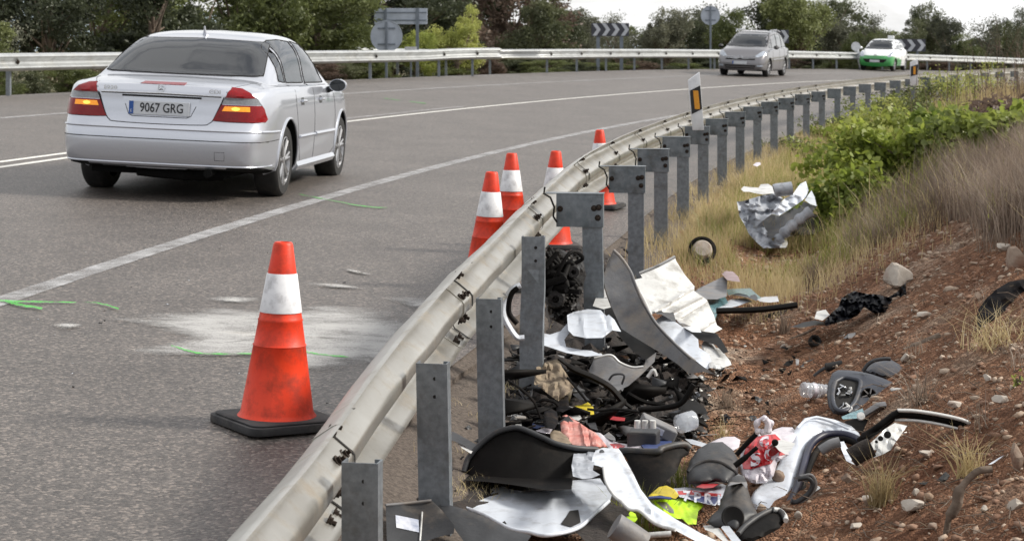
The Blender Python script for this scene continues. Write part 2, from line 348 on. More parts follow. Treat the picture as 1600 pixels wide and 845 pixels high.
sp = [([(590, 520), (640, 508), (720, 530), (700, 570), (640, 580), (560, 586), (520, 560)], (630, 548), 'patchy end of the sand spill where it meets the rail'), ([(300, 468), (360, 462), (430, 470), (400, 478), (330, 476)], (365, 470), 'thin broken sand streak above the main spill'), ([(120, 494), (280, 476), (420, 480), (540, 470), (680, 500), (720, 560), (610, 582), (480, 592), (400, 566), (300, 566), (170, 556), (240, 528)], (470, 528), 'broad pale grey sand spill across the asphalt behind the nearest cone'),
      ([(560, 462), (620, 458), (690, 470), (690, 495), (640, 492), (600, 475)], (655, 478), 'pale sand patch on the asphalt just left of the rail'),
      ([(70, 510), (105, 505), (140, 511), (120, 518), (85, 517)], (108, 512), 'small lone pale sand smudge on the asphalt at the far left'),
      ([(460, 442), (530, 445), (590, 455), (540, 456), (470, 450)], (525, 449), 'thin pale sand streak right of the nearest cone tip'),
      ([(520, 418), (550, 422), (600, 434), (560, 431)], (552, 427), 'faint pale sand streak farthest up the shoulder'),
      ([(600, 330), (640, 326), (680, 331), (640, 334)], (640, 330), 'tiny faint sand mark beyond the streaks')]
for i, (p_, c_, lb) in enumerate(sp[:7]):
    tag(splat('sand_spill', p_, 'sand', .006+.0007*i, c_), lb, 'sand spill', 'sand spread on the shoulder')
def spray(pts, w, lb, z=.011):
    w *= .7
    pp = catmull(pts, 6); V = []; E = []
    for p in pp:
        for o_ in (-1, -.4, .4, 1):
            g_ = G(p[0], p[1]+o_*w*(1 if len(p) < 3 else p[2])); V.append((g_.x, g_.y, hxy(g_.x, g_.y)+z)); E.append(1 if abs(o_) < .5 else 0)
    F = [(i*4+j, i*4+j+1, i*4+j+5, i*4+j+4) for i in range(len(pp)-1) for j in range(3)]
    me = bpy.data.meshes.new('spray_mark'); me.from_pydata(V, [], F); o = link('spray_mark', me, 'green_spray', norm=False); edge_attr(o.data, E)
    tag(o, lb, 'spray mark', 'green spray paint marks on the road')
spray([(-20, 473, 1), (40, 475, 1), (100, 476, .5), (150, 477, .5), (186, 486, 1)], 2.6, 'long bright green spray line crossing the edge line at far left')
spray([(8, 474, 1), (30, 480, 1.2), (66, 486, 1)], 3.6, 'short green spray tick below the long green line at far left', .012)
spray([(268, 544, .8), (290, 551, 1.2), (320, 557, .8), (400, 557, .7)], 2.2, 'green spray line at the front edge of the sand spill')
spray([(475, 553, 1), (500, 558, 1), (545, 562, .6)], 2.6, 'faint green spray smear right of the nearest cone')
spray([(468, 306, .6), (520, 316, .7), (570, 325, 1), (605, 327, .6)], 1.3, 'thin green spray mark behind the silver saloon')
spray([(640, 160, .6), (665, 163, 1)], .9, 'faint green spray mark on the far lane')
spray([(600, 155, .6), (625, 158, .7)], .7, 'faint green spray dash on the far lane beside another')
# ---------------------------------------------------------------- guardrails
M['galv_rail'] = mat('galvanised_rail', C(186, 184, 178), C(164, 160, 152), rough=.33, metal=.8, scale=3, bump=.06, bscale=30, dirt=C(136, 122, 104), dscale=7, damt=.35)
M['galv_rail2'] = mat('galvanised_rail_far', C(196, 198, 198), C(178, 180, 180), rough=.4, metal=.75, scale=3, dirt=C(130, 124, 110), dscale=2, damt=.3)
M['galv_post'] = mat('galvanised_post', C(134, 140, 146), C(112, 118, 124), rough=.5, metal=.6, scale=40, bump=.08, bscale=80, dirt=C(84, 80, 74), dscale=9, damt=.35)
M['bolt'] = mat('rusty_bolt', C(58, 46, 38), C(38, 32, 28), rough=.7, metal=.5, scale=80)
M['gap'] = mat('dark_gap', C(22, 20, 19), rough=.9)
WPh = [(0, .155), (.010, .1535), (.020, .149), (.060, .122), (.074, .113), (.080, .104), (.080, .090), (.074, .080), (.060, .071), (.022, .040), (.008, .030), (.001, .020), (.0, .008)]
WP = WPh+[(a, -b) for a, b in WPh[::-1]]
WPf = WP
def wbeam(path, scale=1.0, t=.004):
    """path: list of (point, lateral); closed thin section"""
    b = MB(); prof = [(a, c) for a, c in WPf]+[(a-t, c) for a, c in reversed(WPf)]
    b.sweep(prof, path, closed=True); n = len(prof); b.f += [tuple(range(n))[::-1], tuple(range(len(b.v)-n, len(b.v)))]; return b
def hexbolt(b, p, ax, r=.016, h=.016):
    ax = Vector(ax).normalized(); q = ax.to_track_quat('Z', 'Y').to_matrix()
    b.lathe([(0, 0), (r*1.5, 0), (r*1.5, .004), (r, .004)], 10, p, q); b.lathe([(r, .004), (r, h), (.0, h)], 6, p, q); b.tube([Vector(p)+ax*h*.9, Vector(p)+ax*(h+.012)], r*.5, 6)
ctl = [(-1.5, -1.2, .36), (-.95, 1.2, .36), (-.70, 3.0, .385), (-.61, 4.0, .40), (-.51, 5.07, .415), (-.37, 6.2, .516), (-.19, 7.4, .61), (0, 8.5, .69), (.16, 9.8, .72), (.50, 12.36, .77)]
x1, y1 = pos(2, .36); ctl.append((x1, y1, .775))
near = [Vector(p) for p in catmull(ctl, 12)]
for s in np.arange(2.5, 75, .5):
    x, y = pos(s, .36); near.append(Vector((x, y, .775+fall(s))))
cum = [0]
for a, b_ in zip(near, near[1:]): cum.append(cum[-1]+(b_-a).length)
def rail_at(L_, arr=near, cm=cum):
    i = min(max(int(np.searchsorted(cm, L_))-1, 0), len(arr)-2); t = (L_-cm[i])/(cm[i+1]-cm[i]); p = arr[i].lerp(arr[i+1], t)
    d = (arr[min(i+2, len(arr)-1)]-arr[max(i-1, 0)]); d.z = 0; d.normalize(); return p, Vector((-d.y, d.x, 0))
def rail_path(l0, l1, step=.1, off=0, dent=None):
    out = []
    for l in np.linspace(l0, l1, max(3, int((l1-l0)/step)+1)):
        p, n = rail_at(l); q = p-Vector((0, 0, .155))+n*off
        out.append((q, n))
    return out
def len_at_y(y):
    return float(np.interp(y, [p.y for p in near], cum))
rail = thing('guardrail', 'near galvanised guardrail curving along the right side, its front beam battered', 'guardrail', (near[40].x, near[40].y, 0))
joints = [-1.1, 2.2, 5.25, 7.35, 9.55]+[12.25]+[pos(2*k, 0)[1]-.1 for k in range(1, 36)]
jl = [len_at_y(y) for y in joints]
for i in range(len(jl)-1):
    a, b_ = jl[i], jl[i+1]; stp = .08 if i < 7 else .5
    wb = wbeam(rail_path(a, b_+.16, stp, off=-.005*(i % 2)))
    if i < 6:
        vs = []
        for x, y, z in wb.v:                      # dents and scuffs near the crash
            k = .55 if 6.4 < y < 10.5 else .22; vs.append((x+k*.014*noise.noise((y*2.2, z*7, 1)), y, z+k*.008*noise.noise((y*3, z*5, 9))))
        wb.v = vs
    bo = wb.build('rail_beam', 'galv_rail', rail, smooth=32)
    if i < 16:
        p, n = rail_at(b_); bb = MB(); nb = MB(); tdir = Vector((n.y, -n.x, 0))
        for hz in ((.128, -.032), (.04, .037), (-.045, .040), (-.128, -.030)):
            for k in (.035, .115):
                if i >= 5 and (k > .05): continue
                pr = float(np.interp(-hz[0], [-q[1] for q in WP], [q[0] for q in WP]))
                nv = -n+Vector((0, 0, .75 if hz[0] in (.04, -.125) else -.35))
                q = p+tdir*k-Vector((0, 0, .155))+n*(pr-.012)+Vector((0, 0, hz[0]))
                bb = MB(); hexbolt(bb, q, nv, .014, .014); bb.build('bolt', 'bolt', bo, smooth=30)
        lap = rail_path(b_+.155, b_+.168, .006, off=-.0125)  # the dark line of the overlap
        wbeam(lap, t=.002).build('lap_edge', 'gap', bo)
# posts
def cpost(base, top, w, dp, yaw, lean=(0, 0), th=.005):
    """C-section post: web faces the camera, lips run back"""
    b = MB(); r = .008
    prof = [(-w/2, dp), (-w/2, 0), (w/2, 0), (w/2, dp), (w/2-.022, dp)]
    inn = [(w/2-.022, dp-th), (w/2-th, dp-th), (w/2-th, th), (-w/2+th, th), (-w/2+th, dp)]
    pr = prof+inn; cs, sn = math.cos(yaw), math.sin(yaw); n = len(pr); vs = []
    nz = 10
    for j in range(nz+1):
        t = j/nz; z = base[2]+(top-base[2])*t
        for a, c in pr: vs.append((base[0]+lean[0]*t+a*cs-c*sn, base[1]+lean[1]*t+a*sn+c*cs, z))
    b.add(vs, [(j*n+k, j*n+(k+1) % n, (j+1)*n+(k+1) % n, (j+1)*n+k) for j in range(nz) for k in range(n)]+[tuple(nz*n+k for k in range(n)), tuple(range(n))[::-1]])
    return b
posts = [(562, 723, 5.07, .0, .103), (674, 568, 6.2, -.02, .106), (763, 467, 7.4, -.02, .102), (833, 370, 8.5, .02, .106)]
for k, (u, v, Y, ln, w) in enumerate(posts):
    p = P(u, v, Y); b = cpost((p.x-ln, p.y, -.6), p.z, w, .055, R_(-10+k), lean=(ln, 0))
    if k == 3: b.v = [(x+.006*noise.noise((z*9, y*9, 0)), y+.012*noise.noise((z*6, 1, x*9)), z) for x, y, z in b.v]
    o = b.build('post', 'galv_post', rail)
    for q_ in (.05, .11): MB().lathe([(0, .001), (.006, .001), (.0075, -.001)], 12, (p.x-ln*0+.012, p.y-.001, p.z-q_), Matrix.Rotation(R_(90), 3, 'X')).build('bolt_hole', 'gap', o)
M['spacer'] = mat('galvanised_spacer', C(124, 130, 136), C(98, 106, 112), rough=.45, metal=.5, scale=16, bump=.1, bscale=60, dirt=C(66, 62, 56), dscale=7, damt=.4)
def spacer(x, y, zt, yaw, ln, sc=1.0, detail=True):
    """box spacer between post and beam; faces the camera"""
    cs, sn = math.cos(yaw), math.sin(yaw); ex = Vector((cs, sn, 0)); ey = Vector((-sn, cs, 0)); b = MB(); o = Vector((x, y, zt))
    H = .175; b.prism([(-ln, -H), (.062, -H*1.0), (.062, 0), (-ln, 0)], o-ey*.012, ex, (0, 0, 1), ey, .004)
    b.prism([(-ln-.06, -.004), (.066, -.004), (.066, 0), (-ln-.06, 0)], o-ey*.016+Vector((0, 0, .003)), ex, (0, 0, 1), ey, .09)   # top flange, the lit line
    b.prism([(-ln, -H), (.062, -H), (.062, -H+.004), (-ln, -H+.004)], o-ey*.010, ex, (0, 0, 1), ey, .07)
    b.prism([(.058, -H+.006), (.062, -H+.006), (.062, -.006), (.058, -.006)], o-ey*.006, ex, (0, 0, 1), ey, .07)
    return b, o, ex, ey
sp5 = P(924, 303, 9.8)
plist = [(sp5.x, 9.8, sp5.z, .185, R_(-8), -.05)]
for k in range(0, 36):
    x, y = pos(2*k, .03); plist.append((x, y, .685+fall(2*k)+(.004 if k % 2 else 0), .18, R_(-6)-2*k/RAD*.8, .0))
for k, (x, y, zt, ln, yaw, lean) in enumerate(plist):
    b = cpost((x-lean*.5, y, hxy(x, y)-.3), zt-.01, .105, .055, yaw, lean=(lean*.5, 0))
    b.build('post', 'galv_post', rail)
    b, o_, ex, ey = spacer(x, y, zt, yaw, ln); so_ = b.build('spacer', 'spacer', rail)
    if k < 12:
        for a, c in ((.015, -.075), (.04, -.07), (.035, -.125), (-ln+.02, -.08)): 
            bb = MB(); hexbolt(bb, o_+ex*a+Vector((0, 0, c))-ey*.012, -ey, .011, .012); bb.build('bolt', 'bolt', so_)
        # bent clamp strap from the spacer to the beam
        q = o_+ex*(-ln-.01)+Vector((0, 0, -.02))-ey*.02
        MB().tube([q+ex*-.05+Vector((0, 0, .055)), q+ex*-.055+Vector((0, 0, .02)), q+ex*-.02, q+ex*.0+Vector((0, 0, -.05)), q+ex*-.005+Vector((0, 0, -.1)), q+ex*.015+Vector((0, 0, -.13))], .006, 6).build('clamp', 'gap', so_)
# far guardrails
def far_rail(pts, label, posts_at, endcap=False, flare=None, mt='galv_rail2', pw=.11):
    """pts: list of (x, y, ztop)"""
    arr = [Vector(p) for p in pts]; cm = [0]
    for a, b_ in zip(arr, arr[1:]): cm.append(cm[-1]+(b_-a).length)
    r = thing('guardrail', label, 'guardrail', (arr[0].x, arr[0].y, 0), 'guardrails on the outer side of the bend')
    T = cm[-1]; nseg = max(1, round(T/4)); tex = T/nseg
    for i in range(nseg):
        path = []
        for l in np.linspace(i*tex, min(T, (i+1)*tex+.18), 6):
            p, n = rail_at(l, arr, cm); path.append((p-Vector((0, 0, .155))+n*(.006*(i % 2)), -n))
        b = wbeam([(p, n) for p, n in path], t=.006); b.build('rail_beam', mt, r, smooth=55)
    for l in posts_at(T):
        p, n = rail_at(l, arr, cm); yaw = math.atan2(-n.x, n.y)-math.pi/2
        z0 = hxy(p.x, p.y)
        b = MB(); c_ = p+n*.16; yv = math.atan2(n.y, n.x)
        b.box((c_.x, c_.y, (z0-.2+p.z-.05)/2), (.07, pw, p.z-.05-z0+.2)); po = b.build('post', 'galv_post', r)
        b = MB(); c2 = p+n*.08-Vector((0, 0, .155)); b.box(c2, (.12, .1, .17)); b.build('spacer', 'spacer', r)
        b = MB(); q = p-Vector((0, 0, .155))-n*.02; hexbolt(b, q, -n, .03, .02); b.build('bolt', 'bolt', r)
    return r
DL = 13.45
def Lp(s, dd=0, dz=0): x, y = pos(s, DL+dd); return (x, y, hroad(s, 13)+.76+dz)
sL = lambda u: next(s for s in np.arange(0, 130, .1) if (U0+FPX*pos(s, DL)[0]/pos(s, DL)[1]) > u)
s_end = sL(752)
pt = [Lp(s) for s in np.arange(-6, s_end-4.2, 1)]+[Lp(s_end-3.6), Lp(s_end-2.4, -.10, .03), Lp(s_end-1.2, -.3, .05), Lp(s_end, -.55, .05)]
far_rail(pt, 'pale left guardrail behind the silver saloon, ending at the turn-off', lambda T: list(np.arange(.7, T-.5, 4))+[T-1.1])
s_b = sL(672)
x1, y1 = pos(s_b, DL+2.3)
pt = [(x1, y1, hroad(s_b, 13)+.83)]+[Lp(s, max(0, 2.0-(s-s_b)*.16)) for s in np.arange(s_b+3, sL(800)+1, 1)]+[Lp(s) for s in np.arange(sL(800)+2, 118, 1.5)]
far_rail(pt, 'far guardrail sweeping round the outside of the bend behind the oncoming cars', lambda T: list(np.arange(2, 60, 2.3))+list(np.arange(60, T, 4)), pw=.12)
# ---------------------------------------------------------------- traffic cones
def cone_mat(name, c1, c2, dirt): return mat(name, c1, c2, rough=.45, scale=6, bump=.06, bscale=120, dirt=dirt, dscale=11, damt=.5, spec=.4)
M['cone_orange'] = cone_mat('cone_orange', C(226, 62, 26), C(206, 48, 20), C(120, 44, 28))
M['cone_white'] = mat('cone_sleeve', C(214, 214, 216), C(190, 190, 194), rough=.5, scale=14, dirt=C(120, 116, 112), dscale=14, damt=.3)
M['cone_rubber'] = mat('cone_rubber', C(52, 52, 54), C(38, 38, 40), rough=.8, scale=14, bump=.2, bscale=60, dirt=C(92, 86, 80), dscale=6, damt=.4)
def make_cone():
    r = thing('traffic_cone', 'x', 'traffic cone', group='traffic cones along the shoulder')
    rr = lambda z: .148-(.148-.036)*z/.70
    b = MB(); n = 36
    pr = [(rr(.045)+.012, .04), (rr(.05)+.004, .05), (rr(.06), .06), (rr(.2), .2), (rr(.305)+.001, .305), (rr(.308)+.004, .31), (rr(.315), .316), (rr(.40), .40), (rr(.404)+.003, .405), (rr(.41), .411), (rr(.435), .435)]
    b.lathe(pr, n); b.build('cone_body', 'cone_orange', r, smooth=60, local=True)
    b = MB(); b.lathe([(rr(.435)-.002, .433), (rr(.435)+.003, .435), (rr(.58)+.003, .58), (rr(.58)-.002, .582)], n); b.build('reflective_sleeve', 'cone_white', r, smooth=60, local=True)
    b = MB(); b.lathe([(rr(.58), .58), (rr(.69), .69), (rr(.7)-.003, .699), (rr(.7)-.010, .70), (rr(.7)-.014, .690), (rr(.69)-.016, .6)], n); b.build('cone_tip', 'cone_orange', r, smooth=60, local=True)
    b = MB(); o = []; h = .20
    for cx, cy, a0 in ((1, 1, 0), (-1, 1, 90), (-1, -1, 180), (1, -1, 270)):
        for k in range(6): a = R_(a0+k*18); o.append((cx*(h-.05)+.05*math.cos(a), cy*(h-.05)+.05*math.sin(a)))
    b.prism(o, (0, 0, .004), (1, 0, 0), (0, 1, 0), (0, 0, 1), .030)
    b.prism([(x*.93, y*.93) for x, y in o], (0, 0, .034), (1, 0, 0), (0, 1, 0), (0, 0, 1), .008)
    b.build('rubber_base', 'cone_rubber', r, bevel=.004, local=True, smooth=40); return r
c0 = make_cone()
cones = [(432, 668, 35, 'nearest orange and white cone with its whole black base in view', 1.0), (760, 451, 20, 'orange and white cone partly hidden by the rail, front one of the close pair', 1.0),
         (797, 398, 50, 'orange and white cone standing just behind the front one of the close pair', 1.0), (862, 388, 10, 'orange and white cone behind the rail, right of the close pair', 1.0), (937, 326, 70, 'farthest orange and white cone, only its tip above the rail', 1.0)]
for i, (u, v, rz, lb, sc) in enumerate(cones):
    o = c0 if i == 0 else dup(c0); g_ = G(u, v); s_, d_ = sd_of(g_.x, g_.y)
    o.location = (g_.x, g_.y, hroad(s_, d_)); o.rotation_euler = (R_([0, 1.2, -.8, 1, 0][i]), R_([2.4, 2.4, 2.4, 2.4, 5][i]) if i < 4 else R_(0), R_(rz)); o['label'] = lb
# ---------------------------------------------------------------- delineators and signs
M['white_plastic'] = mat('white_post_plastic', C(214, 216, 220), C(196, 198, 204), rough=.4, scale=10, dirt=C(150, 146, 136), dscale=8, damt=.3)
M['black_plastic'] = mat('black_plastic', C(30, 31, 34), C(22, 22, 25), rough=.5, scale=12)
M['amber'] = mat('amber_reflector', C(214, 150, 40), C(196, 128, 26), rough=.3, scale=90)
M['sign_back'] = mat('sign_back', C(176, 184, 196), C(160, 168, 180), rough=.6, metal=.2, scale=4, dirt=C(96, 96, 96), dscale=3, damt=.2)
M['sign_black'] = mat('sign_black', C(54, 56, 66), rough=.5, scale=5); M['sign_white'] = mat('sign_white', C(186, 190, 198), rough=.5, scale=5)
M['sign_post'] = mat('sign_post', C(120, 128, 138), C(104, 112, 122), rough=.55, metal=.4, scale=5)
def delineator(x, y, z0, z1, w, lb, lean=0):
    r = thing('delineator_post', lb, 'marker post', (x, y, z0), 'white delineator posts on the near rail'); H = z1-z0
    b = MB(); b.prism([(-w/2, 0), (w/2, 0), (w/2+lean, H), (-w/2+lean, H-.08)], (x, y-.03, z0), (1, 0, 0), (0, 0, 1), (0, 1, 0), .06); b.build('post_body', 'white_plastic', r, bevel=.004, smooth=40)
    k = lambda z: lean*z/H
    z_a, z_b = H-.36, H-.13
    b = MB(); b.prism([(-w/2+.004+k(z_a), z_a-.05), (w/2-.004+k(z_a), z_a), (w/2-.004+k(z_b), z_b), (-w/2+.004+k(z_b), z_b-.05)], (x, y-.0345, z0), (1, 0, 0), (0, 0, 1), (0, 1, 0), .004); bb = b.build('black_band', 'black_plastic', r)
    b = MB(); b.prism([(-.026+k(z_a), z_a+.0), (.024+k(z_a), z_a+.0), (.024+k(z_b), z_b-.05), (-.026+k(z_b), z_b-.05)], (x+.006, y-.0405, z0), (1, 0, 0), (0, 0, 1), (0, 1, 0), .005); b.build('reflector', 'amber', bb)
p = P(1091, 198, 18.15); q = P(1091, 113, 18.15); delineator(p.x+.0, 18.15, .66, q.z, .11, 'white marker post with amber reflector rising from the near rail behind the cones', -.045)
p = P(1428, 92, 42.5); delineator(p.x, 42.5, .55, p.z, .17, 'tiny far white marker post at the end of the near rail')
def at_ud(u, d):
    s = next(s for s in np.arange(2, 130, .05) if (U0+FPX*pos(s, d)[0]/pos(s, d)[1]) > u); x, y = pos(s, d); return s, x, y
def round_back(u, v, rpx, d, lb, tilt=0):
    s, x, y = at_ud(u, d); r0 = rpx*y/FPX; z = CAMZ-(v-V0)*y/FPX; g0 = hxy(x, y)
    r = thing('round_sign', lb, 'road sign', (x, y, g0)); b = MB(); rot = Matrix.Rotation(R_(90), 3, 'X') @ Matrix.Rotation(R_(tilt), 3, 'Y')
    b.lathe([(0, .0), (r0*.97, 0), (r0, .004), (r0, .03), (r0*.96, .03), (r0*.95, .008), (0, .008)], 40, (x, y, z), rot); b.build('sign_plate', 'sign_back', r, smooth=40)
    b = MB(); b.box((x, y-.06, (g0-.3+z+r0*.9)/2), (.07, .05, z+r0*.9-g0+.3)); b.build('post', 'sign_post', r, bevel=.005)
    for k in (-1, 1): MB().box((x, y-.03, z+k*r0*.5), (r0*1.1, .02, .04)).build('bracket', 'sign_post', r)
    return r, x, y, z
round_back(603, 57, 25, 14.7, 'large round sign seen from behind, in front of the rectangular one')
round_back(1109, 24.5, 15, 14.3, 'small round sign seen from behind on one pole left of the minivan')
s, x, y = at_ud(626, 15.4); k = y/FPX
r = thing('rectangular_sign', 'rectangular sign seen from behind on two poles above the left guardrail', 'road sign', (x, y, hxy(x, y)))
zc = CAMZ-(26-V0)*k; b = MB(); b.box((x, y, zc), (83*k, .03, 25*k)); b.build('sign_plate', 'sign_back', r, bevel=.006)
for du in (-24, 26): b = MB(); b.box((x+du*k, y-.05, (hxy(x, y)-.3+zc+13*k)/2), (.09, .06, zc+13*k-hxy(x, y)+.3)); b.build('post', 'sign_post', r)
for q in (-1, 1): MB().box((x, y-.025, zc+q*6*k), (80*k, .02, .03)).build('bracket', 'sign_post', r)
s, x, y = at_ud(641, 14.5); k = y/FPX; r = thing('small_plate', 'small white plate on a stub post behind the left guardrail', 'marker', (x, y, hxy(x, y)))
z = CAMZ-(78-V0)*k; b = MB(); b.box((x, y, z), (19*k, .03, 9*k)); b.build('plate', 'white_plastic', r); b = MB(); b.box((x, y+.04, (z+hxy(x, y)-.2)/2), (.05, .05, z-hxy(x, y)+.2)); b.build('post', 'sign_post', r)
def chevron(u0, u1, v0, v1, d, n, lb):
    s, x, y = at_ud((u0+u1)/2, d); k = y/FPX; g0 = hxy(x, y); zc = CAMZ-((v0+v1)/2-V0)*k; w, h = (u1-u0)*k, (v1-v0)*k
    r = thing('chevron_sign', lb, 'chevron sign', (x, y, g0), 'chevron boards around the bend')
    b = MB(); b.box((x, y, zc), (w, .04, h)); pl = b.build('board', 'sign_black', r)
    cw = w/n
    for i in range(n):
        X0 = x-w/2+i*cw+cw*.12; b = MB(); t = cw*.42; e = cw*.45
        b.prism([(0, -h/2*.92), (t, -h/2*.92), (t+e, 0), (t, h/2*.92), (0, h/2*.92), (e, 0)], (X0, y-.024, zc), (1, 0, 0), (0, 0, 1), (0, 1, 0), .004); b.build('arrow', 'sign_white', pl)
    for q in (-.32, .30): b = MB(); b.box((x+q*w, y+.06, (g0-.3+zc+h*.3)/2), (.12, .06, zc+h*.3-g0+.3)); b.build('post', 'sign_post', r)
chevron(923, 982, 36.5, 57, 14.3, 4, 'chevron board with four arrows pointing right, left of the small round sign')
chevron(1176, 1232, 47, 68, 14.3, 4, 'chevron board half hidden behind the minivan roof')
chevron(1384, 1446, 61.5, 81, 14.3, 4, 'chevron board just right of the green and white hatchback')
s, x, y = at_ud(1341, 13.6); k = y/FPX; r = thing('oval_marker', 'leaning white post with a small white oval plate beside the green hatchback', 'marker', (x, y, hxy(x, y)))
b = MB(); b.tube([(x+3*k, y-.5, hxy(x, y)), (x-6*k, y-.4, CAMZ-(78-V0)*k)], .10, 8); b.build('post', 'white_plastic', r, smooth=40)
b = MB(); b.lathe([(0, 0), (.2, 0), (.2, .03), (0, .03)], 20, (x-8*k, y-.5, CAMZ-(73-V0)*k), Matrix.Rotation(R_(90), 3, 'X')); b.v = [(X, Y, (Z-(CAMZ-(73-V0)*k))*1.0+(CAMZ-(73-V0)*k)) for X, Y, Z in b.v]; b.build('plate', 'white_plastic', r)
# ---------------------------------------------------------------- cars
def paint(name, c, c2=None, metal=.6, rough=.28, dirt=None): return mat(name, c, c2 or c, rough=rough, metal=metal, scale=300, coat=1.0, dirt=dirt, dscale=1.3, damt=.15, detail=1)
M['silver'] = paint('silver_paint', C(196, 199, 208), C(188, 192, 201), metal=.7, rough=.32)
M['brown_grey'] = paint('brown_grey_paint', C(118, 116, 119), C(106, 105, 109), metal=.6, rough=.3); M['car_white'] = paint('white_paint', C(226, 228, 230), metal=0, rough=.3)
M['car_green'] = paint('green_paint', C(44, 138, 66), metal=0, rough=.3)
M['glass'] = mat('tinted_glass', C(14, 20, 26), C(22, 28, 34), rough=.04, scale=5, spec=.55, bump=.12, bscale=1.6)
M['glass_side'] = mat('side_glass', C(60, 66, 70), C(50, 56, 60), rough=.03, scale=2, coat=.6, spec=1.0)
M['rubber'] = mat('black_rubber', C(34, 33, 33), C(25, 25, 25), rough=.75, scale=20, bump=.1, dirt=C(70, 64, 58), dscale=8, damt=.3)
M['underbody'] = mat('underbody', C(20, 20, 20), rough=.9, spec=.1); M['chrome'] = mat('chrome', C(206, 208, 212), rough=.12, metal=1, scale=50)
M['alloy'] = mat('alloy_rim', C(172, 172, 174), C(150, 150, 152), rough=.3, metal=.8, scale=20, dirt=C(70, 60, 52), dscale=9, damt=.3)
M['lens_red'] = mat('red_lens', C(140, 4, 14), C(104, 3, 10), rough=.15, scale=120, coat=0, spec=.4)
M['lens_clear'] = mat('clear_lens', C(120, 122, 128), C(96, 98, 104), rough=.08, scale=60, coat=1, spec=.8)
M['lens_amber'] = mat('lit_amber_lens', C(255, 150, 30), C(255, 176, 40), rough=.2, scale=70, emit=(1, .30, .02, 1), estr=.22)
M['lens_hot'] = mat('amber_bulb', C(255, 190, 60), C(255, 210, 90), rough=.2, scale=90, emit=(1, .62, .10, 1), estr=1.0)
M['plate_white'] = mat('plate_white', C(200, 204, 210), rough=.35, scale=4); M['plate_blue'] = mat('plate_blue', C(36, 84, 160), rough=.35); M['ink'] = mat('plate_ink', C(26, 28, 34), rough=.4)
M['headlamp'] = mat('headlamp', C(176, 184, 196), C(130, 138, 150), rough=.08, scale=20, coat=1, spec=.8)
